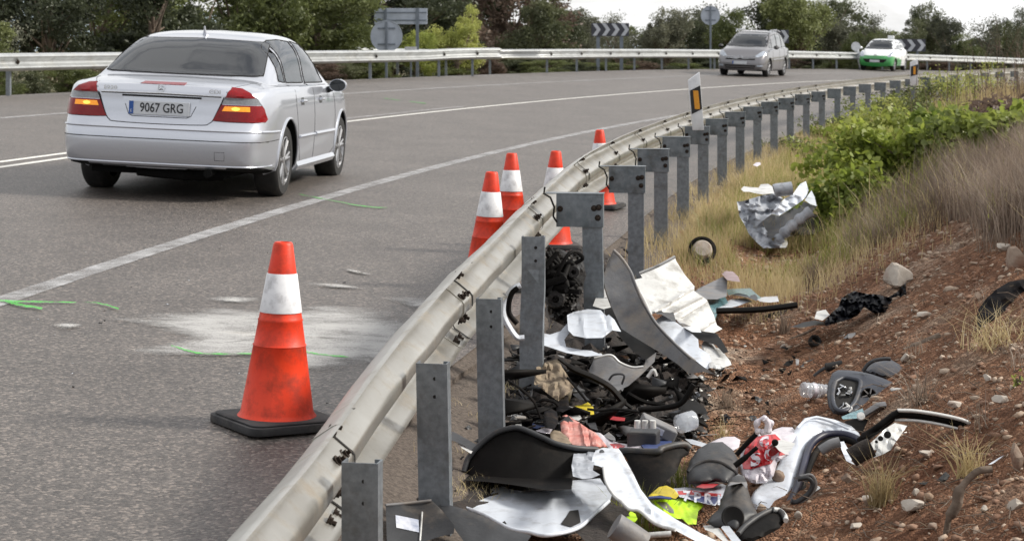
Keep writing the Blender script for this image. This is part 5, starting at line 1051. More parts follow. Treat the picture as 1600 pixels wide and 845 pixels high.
for k in range(14):
    a = cv_('F', [(rd.uniform(410, 500), rd.uniform(260, 375))])[0]; b = (a[0]+rd.uniform(-8, 8), a[1]+rd.uniform(-10, 10)); MB().tube([hs_.at(*a, .012), hs_.at((a[0]+b[0])/2+3, (a[1]+b[1])/2, .03), hs_.at(*b, .012)], rd.uniform(.003, .006), 6).build('wire', 'chrome' if k % 2 else 'tin', r)
sc_ = cv_('F', [(606, 300)])[0]; q = ps.at(*sc_, .006); rt = Matrix.Rotation(R_(72), 3, 'X')
MB().lathe([(.036, 0), (.031, .006), (.026, .0), (.018, -.01), (.010, -.004), (.009, .004), (0, .008)], 26, q, rt).build('speaker_cone', 'black_dull', r, smooth=40)
for k in range(6):
    a = k*math.pi/3; MB().tube([q+rt @ Vector((.009*math.cos(a), .009*math.sin(a), .006)), q+rt @ Vector((.034*math.cos(a+.2), .034*math.sin(a+.2), .006))], .0035, 6).build('speaker_spoke', 'dusty_grey', r)
debris('speaker_housing', 'black hexagonal speaker housing behind the dark door panel', 'speaker box', 'navy', 'F', [(568, 150), (600, 112), (640, 90), (732, 80), (790, 112), (820, 142), (828, 240), (760, 225), (700, 195), (590, 168)], Y=YP+.35, lie=.4, amp=.004, infl=.06, seed=42, smooth=25)
rope('housing_rim', None, 'dark_grey', [(568, 155), (600, 112), (640, 88), (700, 78), (735, 80)], .009, YP+.33, crop='F').name = 'housing_rim'
bpy.data.objects['housing_rim'].parent = None; tag(bpy.data.objects['housing_rim'], 'thin curved rim piece along the top of the hexagonal housing', 'trim', RT)
oneoff('grey_lever', 'rounded grey plastic lever lying below the door panel', 'lever', 'dusty_grey', [(575, 412), (620, 385), (665, 358), (705, 352)], .026, YP-.25, crop='F', flat=.5)
r, s_, _ = debris('battery_tray', 'black tray with a clear cover and round cap below the door panel', 'tray', 'black_dull', 'F', [(455, 455), (520, 435), (585, 438), (640, 428), (605, 500), (560, 522), (500, 490)], Y=YP-.35, amp=.01, seed=43)
Sheet('F', [(440, 425), (500, 400), (568, 374), (582, 428), (520, 436), (450, 440)], Y=YP-.4, amp=.01, seed=44, lie=.2).build('clear_cover', 'teal_glass', r); MB().lathe([(0, .01), (.016, .008), (.018, 0)], 16, P(1345, 650, YP-.46), Matrix.Rotation(R_(60), 3, 'X')).build('cap', 'tin', r, smooth=40)
r = root_at('water_bottle', 'clear crushed water bottle lying left of the speaker panel', 'bottle', 1272, 626); yb = G(1272, 626).y; q0, q1 = P(1252, 608, yb-.02), P(1298, 613, yb+.02); ax = (q1-q0).normalized(); qm = ax.to_track_quat('Z', 'Y').to_matrix(); Lb = (q1-q0).length
prb = [(0, 0), (.028, .0), (.036, .008)]+[(.036+.002*math.sin(i*2.1), .012+i*.006) for i in range(int(Lb/.006)-3)]+[(.034, Lb), (.016, Lb+.02), (.014, Lb+.035), (0, Lb+.036)]
MB().lathe(prb, 24, q0, qm).build('bottle_body', 'clear', r, smooth=60); MB().lathe([(.0365, .05), (.0368, .075)], 24, q0, qm).build('bottle_label', 'bag_white', r, smooth=60)
# --- white door pillar with dark rubber seal
r = root_at('door_pillar', 'long white door pillar with blue black rubber seal arching over the earth', 'door frame', 1215, 800)
pil = [(1244, 668), (1257, 653), (1276, 649), (1304, 655), (1330, 665), (1342, 676), (1348, 690), (1335, 682), (1315, 675), (1286, 675), (1270, 683), (1260, 697), (1250, 728), (1239, 762), (1226, 788), (1213, 802), (1195, 806), (1180, 796), (1172, 781), (1177, 768), (1206, 742), (1218, 722), (1226, 703), (1234, 684)]
pp_ = Sheet('X', pil, Y=7.0, lie=.55, amp=.012, freq=5, seed=45, infl=.03); pp_.build('pillar_skin', 'body_white', r, res=3.6, smooth=60)
def along(sh, pts, r_, name, m, off=.02, flat=1, n=8):
    q = catmull([sh.at(a, b, off) for a, b in pts], 5); return MB().tube([Vector(x) for x in q], r_, n, flat=flat).build(name, m, r, smooth=60)
along(pp_, [(1349, 694), (1338, 685), (1318, 678), (1290, 679), (1273, 688), (1263, 702), (1254, 730), (1244, 764), (1231, 790), (1217, 804)], .016, 'rubber_seal', 'navy_rubber', .01)
along(pp_, [(1352, 700), (1336, 692), (1318, 686), (1296, 688), (1282, 697), (1272, 712), (1262, 736), (1252, 768), (1240, 790)], .014, 'rubber_seal', 'black_dull', -.03)
along(pp_, [(1246, 668), (1258, 657), (1276, 653), (1302, 660), (1326, 670)], .005, 'skin_fold', 'body_white', .03)
q = pp_.at(1216, 744, .035); b = MB(); b.lathe([(0, .022), (.012, .02), (.024, .010), (.027, 0)], 9, q, Matrix.Rotation(R_(70), 3, 'X')); b.build('mud_spot', 'stone2', r, smooth=30)
Sheet('E', [(1185, 215), (1230, 172), (1260, 195), (1330, 215), (1300, 262), (1268, 288), (1225, 262)], Y=6.85, amp=.01, seed=46).build('hinge_plate', 'tin', r, smooth=20)
MB().lathe([(0, .01), (.010, .009), (.013, 0)], 12, P(1211, 691, 6.82), Matrix.Rotation(R_(80), 3, 'X')).build('hinge_pin', 'black_dull', r, smooth=30)
r = root_at('window_frame_strip', 'long black and grey window frame strip reaching out to the right over red earth', 'door frame', 1372, 700); rr2 = r
YS_ = 7.05
rope('rubber_channel', r, 'black_dull', [(1345, 688, .1), (1362, 676, .05), (1384, 660), (1402, 647), (1430, 648), (1470, 654), (1503, 662), (1520, 674), (1532, 686)], .020, YS_, n=10, flat=.8)
rope('bright_lip', r, 'tin', [(1402, 641), (1430, 642), (1470, 648), (1504, 656), (1518, 664), (1540, 682)], .0075, YS_-.02); rope('bright_lip', r, 'tin', [(1398, 656), (1432, 657), (1470, 663), (1502, 671)], .006, YS_-.02)
rope('rubber_bead', r, 'black_dull', [(1350, 680, .1), (1368, 670), (1386, 656), (1404, 644)], .013, YS_-.03)
Sheet('F', [(588, 605), (640, 560), (700, 500), (760, 462), (835, 480), (790, 545), (760, 585), (738, 622), (690, 650), (632, 672), (655, 625), (610, 622)], Y=YS_-.02, lie=.3, amp=.03, freq=8, seed=47).build('torn_flap', 'tin', r, smooth=22, res=2.5)
for a, b, w_ in ((675, 555, .010), (650, 575, .006), (716, 533, .014)): c_ = cv_('F', [(a, b)])[0]; MB().lathe([(0, .004), (w_, .003), (w_, 0)], 12, P(c_[0], c_[1], YS_-.07), Matrix.Rotation(R_(80), 3, 'X')).build('screw_hole', 'gap', r)
Sheet('X', [(1518, 664), (1528, 666), (1546, 682), (1540, 690), (1528, 684), (1516, 676)], Y=YS_-.03, amp=.02, freq=12, seed=48).build('torn_tip', 'tin_dark', r, smooth=20)
r = root_at('hinge_block', 'rusty brown hinge cylinder with a white bracket under the pillar end', 'hinge', 1342, 720); rope('hinge_cylinder', r, 'soot_shade', [(1330, 715), (1345, 706), (1362, 698)], .036, 6.95, n=14); Sheet('F', [(430, 575), (455, 572), (475, 610), (520, 640), (500, 690), (525, 715), (470, 690), (440, 620)], Y=6.95, amp=.02, seed=49).build('bracket', 'body_white', r)
rope('grey_rod', r, 'dusty_grey', [(1282, 704), (1298, 694), (1312, 690)], .02, 7.1)
# --- bags, vest, paper
r, bs, _ = debris('carrier_bag', 'knotted white carrier bag with red print beside the white door pillar', 'bag', 'bag_white', 'E', [(975, 300), (985, 250), (1010, 205), (1055, 160), (1095, 135), (1125, 150), (1165, 130), (1215, 150), (1262, 205), (1290, 290), (1215, 335), (1190, 425), (1140, 470), (1080, 474), (1030, 466), (985, 430), (968, 370)], Y=7.2, lie=.25, amp=.05, freq=9, seed=50, infl=.09, res=2.8, smooth=35)
def onto(sh, crop, pts, name, m, parent, off=.006, res=2.2):
    q = Sheet(crop, pts); q.at = lambda u, v, o=0: sh.at(u, v, off+o); return q.build(name, m, parent, res=res, th=.002, smooth=40)
onto(bs, 'E', [(995, 380), (985, 330), (1005, 260), (1030, 205), (1060, 175), (1150, 160), (1200, 155), (1235, 190), (1220, 240), (1275, 285), (1200, 300), (1175, 345), (1110, 362), (1050, 380)], 'red_print', 'bag_red', r)
def letters(sh, txt, size, u, v, ang, m, parent, off, sx=1, bold=.001, name='letter'):
    for k, ch in enumerate(txt):
        if ch == ' ': continue
        me = text_mesh(ch, size, .0005, bold); bm = bmesh.new(); bm.from_mesh(me); bmesh.ops.triangulate(bm, faces=bm.faces); bm.to_mesh(me); bm.free(); kx = FPX/sh.Y; ca, sa = math.cos(ang), math.sin(ang)
        for q in me.vertices:
            x, y = (q.co.x*sx+(k-(len(txt)-1)/2)*size*.78*sx)*kx, q.co.y*kx; q.co = sh.at(u+x*ca+y*sa*-1*-1*0+y*math.sin(ang)*0 + y*sa*.0, v-y*ca+x*sa, off+(.002 if q.co.z > 0 else 0))
        link(name, me, m, parent)
letters(bs, 'SC', .085, 1193, 712, -.35, 'bag_white', r, .011, sx=1.0, bold=.004); letters(bs, 'C', .05, 1194, 690, -.2, 'bag_white', r, .012, bold=.003)
kn = P(1193, 668, 7.15); rope('knot_loop', r, 'bag_white', [(1187, 676), (1181, 668), (1186, 656), (1196, 654), (1204, 660), (1203, 670), (1196, 676), (1188, 674)], [.010+.004*math.sin(i) for i in range(36)], 7.12, n=8); rope('knot_loop', r, 'bag_white', [(1196, 654), (1200, 662), (1198, 674)], .012, 7.08)
debris('white_bag', 'plain white plastic bag tucked behind the top of the pillar', 'bag', 'bag_white', 'E', [(1165, 150), (1195, 125), (1245, 110), (1310, 112), (1345, 145), (1320, 200), (1270, 235), (1225, 200)], Y=7.35, amp=.04, freq=9, infl=.05, seed=51)
debris('translucent_bag', 'pale pink translucent bag behind the black barrel', 'bag', 'bag_white', 'E', [(728, 250), (770, 215), (835, 185), (880, 172), (940, 172), (976, 192), (968, 240), (930, 262), (860, 225), (790, 225)], Y=7.5, amp=.05, freq=9, infl=.04, seed=52)
r, s_, _ = debris('black_barrel', 'dusty black rounded housing lying between the bags and bumper', 'housing', 'dark_grey', 'E', [(628, 440), (632, 390), (650, 330), (700, 255), (775, 210), (860, 205), (925, 255), (965, 325), (962, 390), (935, 440), (895, 474), (820, 462), (720, 482), (640, 478)], Y=7.1, lie=.3, amp=.02, freq=4, infl=.12, seed=53, res=3.2, smooth=60)
along(s_, [cv_('E', [q])[0] for q in [(640, 400), (680, 360), (760, 330), (850, 340), (920, 380), (950, 410)]], .008, 'housing_rib', 'dark_grey', .004)
oneoff('black_lever', 'thin black lever sticking up between barrel and carrier bag', 'lever', 'black_dull', [(940, 360), (1010, 305), (1085, 240)], [.011]*6+[.008]*5, 6.9, crop='E'); oneoff('black_rod', 'short black rod behind the carrier bag', 'rod', 'black_dull', [(950, 290), (1020, 215), (1080, 155)], .010, 7.25, crop='E')
debris('red_cloth', 'small dark red cloth below the black barrel', 'cloth', 'red_plastic', 'E', [(690, 495), (740, 470), (800, 460), (850, 470), (800, 500), (740, 505)], Y=6.85, amp=.03, freq=9, seed=54)
r, ns, _ = debris('newspaper', 'crumpled magazine with blue lettering beside the yellow vest', 'paper', 'paper', 'E', [(545, 505), (620, 498), (700, 502), (780, 495), (860, 474), (895, 490), (862, 560), (815, 615), (755, 605), (640, 572), (585, 560)], Y=6.65, lie=.7, amp=.04, freq=6, seed=55, res=4, smooth=30)
onto(ns, 'E', [(570, 522), (660, 515), (740, 530), (850, 540), (850, 556), (740, 552), (650, 545), (580, 545)], 'print_band', 'print_red', r, .004, 4); onto(ns, 'E', [(640, 552), (740, 555), (840, 560), (812, 608), (755, 600), (660, 575)], 'print_band', 'print_blue', r, .005, 4)
letters(ns, '7PRI', .05, 1098, 778, .12, 'paper', r, .012, sx=1.0, bold=.002)
debris('yellow_cloth', 'pale yellow cloth crumpled behind the vest', 'cloth', 'yellow', 'E', [(385, 556), (410, 520), (440, 498), (500, 486), (548, 508), (582, 548), (560, 572), (510, 560), (460, 548), (410, 556)], Y=6.6, lie=.6, amp=.05, freq=10, seed=56, infl=.015)
r, s_, _ = debris('hi_vis_vest', 'fluorescent yellow safety vest crumpled on the ground', 'vest', 'hivis', 'E', [(400, 582), (480, 572), (560, 578), (620, 552), (640, 586), (715, 582), (742, 618), (705, 650), (692, 736), (640, 736), (600, 700), (545, 700), (500, 668), (440, 625)], Y=6.35, lie=.6, amp=.08, freq=7, seed=57, infl=.02, smooth=28, res=3)
onto(s_, 'E', [(430, 590), (500, 592), (545, 640), (550, 665), (520, 660), (470, 625)], 'reflective_tape', 'dusty_grey', r, .004)
debris('vest_scrap', 'scrap of fluorescent fabric under the white torn strip', 'cloth', 'hivis', 'E', [(215, 722), (240, 690), (270, 650), (300, 668), (314, 700), (290, 732), (240, 736)], Y=6.2, amp=.04, freq=8, seed=58)
oneoff('blue_strap', 'navy strap lying between the yellow cloth and vest', 'strap', 'print_blue', [(385, 566), (450, 562), (530, 570)], .010, 6.45, crop='E', flat=.5)
# rubber foot and cup
r, s_, _ = debris('rubber_boot', 'dark grey moulded rubber boot standing in front of the pillar', 'rubber part', 'dark_grey', 'E', [(755, 725), (800, 670), (835, 640), (860, 560), (885, 490), (915, 445), (945, 422), (990, 420), (1018, 460), (1025, 510), (1060, 620), (1092, 672), (1045, 722), (950, 785), (890, 765), (820, 760)], Y=6.35, lie=.2, amp=.02, freq=4, seed=59, infl=.06, smooth=60, res=3.2)
q = s_.at(*cv_('E', [(928, 690)])[0], .003); MB().lathe([(0, .004), (.028, .004), (.036, .008), (.040, 0)], 20, q, Matrix.Rotation(R_(80), 3, 'X')).build('hole_rim', 'gap', r, smooth=40)
debris('boot_cap', 'lighter grey cap at the top of the rubber boot', 'rubber part', 'dusty_grey', 'E', [(895, 490), (925, 435), (965, 412), (1000, 428), (1022, 480), (1015, 505), (985, 470), (940, 478)], Y=6.24, amp=.01, infl=.03, seed=60, smooth=60)
r, s_, _ = debris('black_cup', 'open black plastic cowl at the foot of the rubber boot', 'housing', 'black_dull', 'E', [(945, 845), (950, 792), (1010, 735), (1080, 680), (1150, 648), (1205, 630), (1255, 660), (1272, 708), (1225, 765), (1130, 815), (1060, 845)], Y=6.2, lie=.3, amp=.02, freq=5, seed=61, infl=.04, smooth=50)
along(s_, [cv_('E', [q])[0] for q in [(960, 800), (1010, 745), (1085, 690), (1150, 655), (1205, 640), (1250, 668), (1266, 705)]], .010, 'cowl_rim', 'dark_grey', .02)
along(s_, [cv_('E', [q])[0] for q in [(1190, 640), (1230, 648), (1262, 680), (1270, 712)]], .009, 'pale_rim', 'tin', .034)
# --- big black arch, white bumper panel and torn fender in front
r, s_, _ = debris('wheel_arch_liner', 'big black wheel arch liner curving up behind the front posts', 'wheel arch liner', 'black_dull', 'D', [(555, 340), (565, 290), (585, 245), (650, 170), (760, 82), (860, 45), (930, 38), (1010, 65), (1110, 110), (1200, 150), (1340, 178), (1480, 185), (1480, 240), (1320, 262), (1305, 455), (1100, 462), (880, 425), (700, 402), (590, 402)], Y=6.85, lie=.15, amp=.012, freq=2, seed=62, bend=.1, smooth=70, res=7)
along(s_, [cv_('D', [q])[0] for q in [(555, 340), (570, 285), (590, 240), (655, 165), (762, 78), (862, 42), (930, 36), (1010, 62), (1110, 107), (1200, 147), (1340, 176), (1480, 184)]], .011, 'liner_lip', 'dark_grey', .01)
Sheet('D', [(556, 400), (600, 352), (640, 338), (760, 345), (900, 325), (1100, 350), (1305, 362), (1304, 462), (1120, 466), (900, 432), (720, 410)], Y=6.55, lie=.8, amp=.02, freq=4, seed=63).build('muddy_floor', 'black_dull', r, smooth=60)
r, s_, _ = debris('wheel_arch_liner', 'black wheel arch liner with a rounded end right of the white panel', 'wheel arch liner', 'black_dull', 'E', [(195, 262), (430, 272), (470, 250), (560, 225), (620, 222), (655, 250), (640, 290), (600, 310), (565, 400), (500, 455), (380, 556), (330, 495), (280, 385), (240, 312)], Y=6.75, lie=.15, amp=.015, freq=3, seed=64, bend=.08, smooth=70)
along(s_, [cv_('E', [q])[0] for q in [(200, 262), (430, 270), (470, 250), (560, 227), (620, 224), (650, 248)]], .013, 'liner_lip', 'dark_grey', .01)
wp_ = [(408, 552), (440, 480), (490, 420), (560, 405), (700, 425), (830, 442), (905, 468), (950, 472), (1120, 470), (1300, 462), (1310, 400), (1500, 385), (1530, 430), (1590, 475), (1570, 540), (1500, 620), (1440, 660), (1330, 742), (1130, 784), (1000, 762), (870, 735), (700, 642), (530, 582)]
r, s_, _ = debris('white_bumper', 'crumpled white bumper cover lying face up at the bottom of the picture', 'bumper', 'body_white', 'D', wp_, Y=6.15, lie=.8, amp=.035, freq=3, seed=65, ribs=[((950, 470), (880, 510), 3, .03), ((1300, 470), (1440, 620), 3, .03), ((1190, 500), (1190, 620), 2, -.01), ((990, 540), (940, 640), 2.5, .012)], smooth=40, res=5)
along(s_, [cv_('D', [q])[0] for q in [(412, 550), (530, 580), (700, 640), (870, 732), (1000, 758), (1130, 782), (1330, 738), (1440, 655), (1560, 545)]], .007, 'bumper_edge', 'body_white', .008)
onto(s_, 'D', [(1228, 700), (1262, 655), (1290, 610), (1350, 603), (1366, 690), (1300, 722), (1250, 708)], 'torn_hole', 'gap', r, .012)
onto(s_, 'D', [(822, 690), (838, 680), (852, 700), (838, 708)], 'clip_hole', 'gap', r, .012); onto(s_, 'D', [(430, 505), (448, 508), (444, 522), (430, 520)], 'clip_hole', 'gap', r, .012)
debris('crushed_bracket', 'crushed muddy bracket between the white bumper and torn strip', 'scrap metal', 'tin_dark', 'D', [(1302, 300), (1320, 200), (1350, 190), (1470, 205), (1450, 330), (1500, 360), (1440, 385), (1380, 390), (1312, 372)], Y=6.3, amp=.08, freq=10, seed=66, smooth=16, res=3)
debris('under_tray', 'dark plastic tray curving beneath the white bumper', 'tray', 'dark_grey', 'D', [(322, 505), (345, 520), (370, 548), (530, 590), (700, 652), (870, 742), (1000, 772), (1022, 784), (990, 830), (560, 830), (500, 750), (450, 672), (380, 566)], Y=6.0, lie=.3, amp=.02, freq=3, seed=67)
r, s_, _ = debris('grey_cover', 'dark grey cover plate with a paper sticker next to the front post', 'trim', 'dark_grey', 'D', [(12, 572), (150, 560), (330, 540), (400, 602), (490, 715), (484, 768), (380, 792), (262, 830), (20, 830)], Y=5.95, lie=.35, amp=.02, freq=3, seed=68, bend=-.03, smooth=60)
onto(s_, 'D', [(80, 640), (160, 655), (240, 672), (245, 760), (160, 742), (85, 726)], 'sticker', 'paper', r, .004)
along(s_, [cv_('D', [q])[0] for q in [(265, 620), (258, 720), (250, 820)]], .003, 'moulded_rib', 'tin', .006); along(s_, [cv_('D', [q])[0] for q in [(12, 572), (150, 560), (330, 540)]], .005, 'moulded_rib', 'dusty_grey', .004)
fl = [(15, 350), (25, 300), (45, 258), (90, 243), (190, 248), (215, 280), (235, 320), (282, 402), (335, 512), (405, 602), (560, 702), (720, 792), (840, 850), (700, 850), (560, 775), (430, 735), (330, 655), (262, 642), (205, 590), (160, 550), (112, 470), (95, 372), (60, 360)]
r, s_, _ = debris('torn_fender', 'long torn white fender strip curving down to the bottom edge', 'fender', 'body_white', 'E', fl, Y=5.95, lie=.45, amp=.02, freq=4, seed=69, ribs=[((200, 300), (400, 640), 4, .02), ((400, 640), (760, 840), 4, .02)], smooth=50, res=4)
along(s_, [cv_('E', [q])[0] for q in [(95, 372), (112, 470), (160, 548), (205, 588), (262, 640), (330, 652), (430, 733), (560, 773)]], .006, 'fender_edge', 'tin', .008)
q = s_.at(*cv_('E', [(84, 272)])[0], .004); MB().lathe([(0, .002), (.009, .002), (.010, 0)], 12, q, Matrix.Rotation(R_(80), 3, 'X')).build('rivet', 'dusty_grey', r)
debris('dark_scrap', 'muddy torn lining under the right end of the white bumper', 'scrap metal', 'soot_shade', 'D', [(1320, 745), (1450, 660), (1560, 560), (1680, 590), (1720, 680), (1640, 800), (1520, 830), (1400, 825)], Y=6.1, amp=.05, freq=5, seed=70)
oneoff('grey_pipe', 'thick dull grey pipe poking out at the bottom edge', 'pipe', 'dusty_grey', [(165, 745), (250, 800), (350, 870)], .042, 5.85, crop='E', n=18); oneoff('blue_pipe', 'thin bluish steel pipe lying under the torn fender', 'pipe', 'tin', [(290, 812), (400, 806), (530, 796)], .010, 6.05, crop='E')
r, s_, _ = debris('bent_rail', 'bent grey metal frame below the rubber boot', 'scrap metal', 'tin', 'E', [(735, 745), (800, 738), (840, 760), (905, 850), (870, 850), (800, 790), (750, 770)], Y=5.95, amp=.02, freq=6, seed=71)
debris('white_lath', 'narrow white lath at the bottom edge beside the black cowl', 'strip', 'body_white', 'E', [(852, 756), (886, 724), (985, 850), (925, 850)], Y=5.9, amp=.005, seed=72)
r = root_at('rubber_hose', 'looped grey rubber hose end on the earth right of the pillar', 'hose', 1255, 770); rope('hose', r, 'dark_grey', [(1246, 748), (1262, 746), (1270, 756), (1262, 772), (1244, 784), (1236, 782)], .010, 7.0); rope('hose', r, 'dusty_grey', [(1250, 744), (1268, 742), (1275, 758), (1264, 776), (1246, 787)], .006, 7.0); Sheet('J', [(290, 225), (325, 240), (322, 280), (295, 305), (240, 325), (270, 285)], Y=7.05, amp=.02, seed=73).build('torn_skin', 'tin', r)
# --- the pile behind the arch
r, s_, _ = debris('pink_cloth', 'pinkish cloth with dark red stains lying over the wheel arch liner', 'cloth', 'pink', 'C', [(512, 420), (530, 398), (556, 388), (640, 440), (705, 485), (760, 515), (800, 560), (840, 610), (740, 612), (600, 602), (560, 545), (520, 520)], Y=7.35, lie=.5, amp=.06, freq=13, seed=74, infl=.015, smooth=35, res=2.6)
r, s_, _ = debris('white_cloth', 'white cloth with red print continuing right of the pink one', 'cloth', 'bag_white', 'C', [(735, 508), (790, 515), (850, 560), (920, 585), (1010, 598), (1070, 598), (1092, 634), (960, 640), (850, 622), (800, 570)], Y=7.3, lie=.5, amp=.05, freq=13, seed=75, infl=.015, res=2.8)
onto(s_, 'C', [(855, 590), (920, 588), (965, 605), (940, 628), (880, 620)], 'red_print', 'bag_red', r, .004)
debris('cream_bag', 'small cream paper bag left of the pink cloth', 'bag', 'beige', 'C', [(440, 515), (470, 495), (510, 502), (560, 540), (592, 592), (520, 590), (450, 572)], Y=7.35, amp=.04, freq=9, infl=.03, seed=76)
debris('cream_scrap', 'cream paper scrap with a fold on top of the black pile', 'paper', 'bag_white', 'C', [(340, 500), (400, 480), (460, 490), (440, 520), (380, 512)], Y=7.5, amp=.03, freq=9, infl=.01, seed=77)
debris('yellow_plastic', 'crumpled bright yellow plastic on top of the black pile', 'plastic', 'yellow', 'C', [(608, 352), (612, 326), (660, 322), (705, 302), (742, 330), (748, 386), (700, 394), (650, 372)], Y=8.0, amp=.06, freq=9, seed=78, infl=.015, smooth=20)
debris('tin_can', 'dented pale can beneath the yellow plastic', 'can', 'tin', 'C', [(560, 392), (600, 372), (640, 380), (662, 412), (640, 430), (600, 420)], Y=7.85, amp=.02, infl=.03, seed=79)
debris('grey_block', 'angular grey foam block left of the battery', 'block', 'dusty_grey', 'C', [(812, 535), (850, 508), (892, 545), (898, 570), (860, 562)], Y=7.5, amp=.01, infl=.01, seed=80, smooth=20)
r = root_at('car_battery', 'dark grey box with white terminal cap in the pile', 'battery', 1008, 692); q = P(1008, 684, 7.4); MB().box(q+Vector((0, .08, -.02)), (.12, .10, .07), Matrix.Rotation(R_(-14), 3, 'Z').to_euler().to_quaternion() if 0 else Matrix.Rotation(R_(-14), 3, 'Z').to_quaternion()).build('case', 'dark_grey', r, bevel=.008)
for du in (-12, 0, 12): MB().lathe([(0, .03), (.012, .03), (.014, .0)], 12, P(1008+du, 676, 7.42)+Vector((0, 0, .02))).build('terminal_cap', 'tin', r, smooth=40)
r = root_at('control_unit', 'grey electronic unit with a small white label behind the battery', 'electronic unit', 1030, 676); q = P(1028, 668, 7.65); MB().box(q, (.15, .12, .05), Matrix.Rotation(R_(25), 3, 'Y').to_quaternion()).build('case', 'dusty_grey', r, bevel=.006); MB().box(q+Vector((-.01, -.062, .003)), (.06, .003, .025), Matrix.Rotation(R_(25), 3, 'Y').to_quaternion()).build('label', 'paper', r)
r = root_at('clear_flask', 'clear plastic flask lying at the right of the pile', 'bottle', 1072, 674); MB().tube([P(1058, 664, 7.8), P(1062, 662, 7.8), P(1082, 656, 7.85), P(1088, 656, 7.85)], [.02, .04, .042, .03], 18).build('flask_body', 'clear', r, smooth=60)
debris('blue_cloth', 'dark blue cloth under the right end of the white cloth', 'cloth', 'blue_cloth', 'C', [(1075, 602), (1120, 575), (1170, 552), (1292, 545), (1285, 590), (1240, 612), (1185, 634), (1105, 634)], Y=7.2, amp=.03, freq=7, seed=81, infl=.01)
debris('white_plate', 'thin white plate edge sticking out right of the blue cloth', 'strip', 'body_white', 'C', [(1378, 556), (1430, 560), (1555, 598), (1500, 612), (1420, 590)], Y=7.5, amp=.01, seed=82)
debris('red_strip', 'broken dark red strip of tail lamp in the pile', 'lamp fragment', 'red_plastic', 'C', [(798, 392), (860, 398), (965, 410), (960, 432), (900, 430), (810, 412)], Y=7.95, amp=.01, seed=83)
debris('blue_can', 'crushed blue and white can left of the pink cloth', 'can', 'blue_cloth', 'C', [(300, 475), (310, 450), (360, 445), (415, 442), (405, 470), (350, 485)], Y=7.7, amp=.02, infl=.02, seed=84)
debris('white_offcut', 'white off-cut with a black hole beside the second post', 'shard', 'body_white', 'C', [(115, 275), (150, 290), (200, 335), (205, 375), (160, 360), (115, 330)], Y=8.0, amp=.02, seed=85)
debris('white_offcut', 'bright white off-cut lying below the blue and white can', 'shard', 'tin', 'C', [(190, 420), (215, 405), (248, 450), (240, 478), (205, 470)], Y=7.7, amp=.02, seed=86)
debris('black_dome', 'smooth black dome at the right rim of the pile', 'housing', 'black_dull', 'C', [(1330, 350), (1350, 305), (1410, 284), (1470, 300), (1525, 350), (1540, 385), (1450, 380), (1380, 372)], Y=8.3, amp=.01, infl=.07, seed=87, smooth=60)
oneoff('dark_log', 'long black twisted strip running across the top of the pile', 'strip', 'black_dull', [(500, 0), (600, 70), (740, 130), (860, 200), (940, 290), (1010, 345)], [.012]*4+[.024]*18+[.015]*4, 8.3, crop='C', flat=.6)
oneoff('dark_bar', 'black bar crossing the pile toward the black dome', 'bar', 'black_dull', [(1050, 355), (1200, 345), (1350, 310), (1440, 180)], .013, 8.2, crop='C')
debris('black_boot', 'crumpled black fabric standing up in the pile', 'rag', 'textile', 'C', [(480, 330), (500, 285), (540, 280), (545, 150), (558, 230), (592, 205), (570, 260), (575, 350), (530, 372), (490, 360)], Y=7.95, amp=.04, freq=9, seed=88, infl=.015)
debris('black_boot', 'slumped black fabric left of the pink cloth', 'rag', 'textile', 'C', [(395, 440), (400, 370), (450, 345), (490, 370), (500, 440), (470, 490), (410, 480)], Y=7.55, amp=.05, freq=9, seed=89, infl=.03)
debris('dark_offcut', 'dark angled panel at the back of the pile beside the beige rag', 'panel', 'dark_grey', 'C', [(610, 220), (640, 180), (690, 260), (720, 290), (650, 285), (600, 250)], Y=8.3, amp=.02, seed=90)
debris('grey_flap', 'grey flap on the pile below the yellow plastic', 'trim', 'dark_grey', 'C', [(680, 420), (720, 390), (760, 450), (775, 500), (720, 480)], Y=7.75, amp=.02, seed=91)
debris('door_handle_trim', 'dark slanted strip with bright insert behind the second post', 'strip', 'dark_grey', 'D', [(470, 60), (500, 70), (640, 150), (620, 205), (540, 150), (468, 120)], Y=7.0, amp=.01, seed=92)
debris('bright_insert', 'bright narrow insert behind the second post', 'strip', 'tin', 'D', [(505, 135), (525, 130), (615, 198), (605, 215), (540, 175)], Y=6.95, amp=.005, seed=93)
for i, pts in enumerate([[(150, 150), (250, 220), (330, 300), (380, 420)], [(365, 300), (400, 285), (470, 300), (500, 330)], [(380, 320), (300, 330), (260, 370), (300, 400)], [(700, 350), (800, 360), (900, 350), (1060, 370)], [(1150, 450), (1250, 430), (1330, 450), (1380, 500)], [(980, 240), (1100, 300), (1240, 320)], [(560, 130), (620, 200), (700, 300)], [(900, 460), (1000, 440), (1120, 400), (1180, 440)], [(1120, 130), (1160, 80), (1180, 120)], [(240, 380), (280, 440), (300, 500)]]):
    oneoff('cable', ['thin black cable drooping beside the second post', 'looped black cable near the beige rag', 'black cable arching left of the black fabric', 'long black cable across the middle of the pile', 'black cable curling over the electronic unit', 'black cable at the back of the pile', 'black cable hanging under the beige rag', 'black cable behind the battery', 'short pale wire under the notched bumper', 'short black cable near the white off-cut'][i], 'cable', 'black_dull' if i != 8 else 'tin', pts, .0055+.002*(i % 3), 7.7+.05*i if i not in (5, 8) else 8.4, crop='C', n=6)
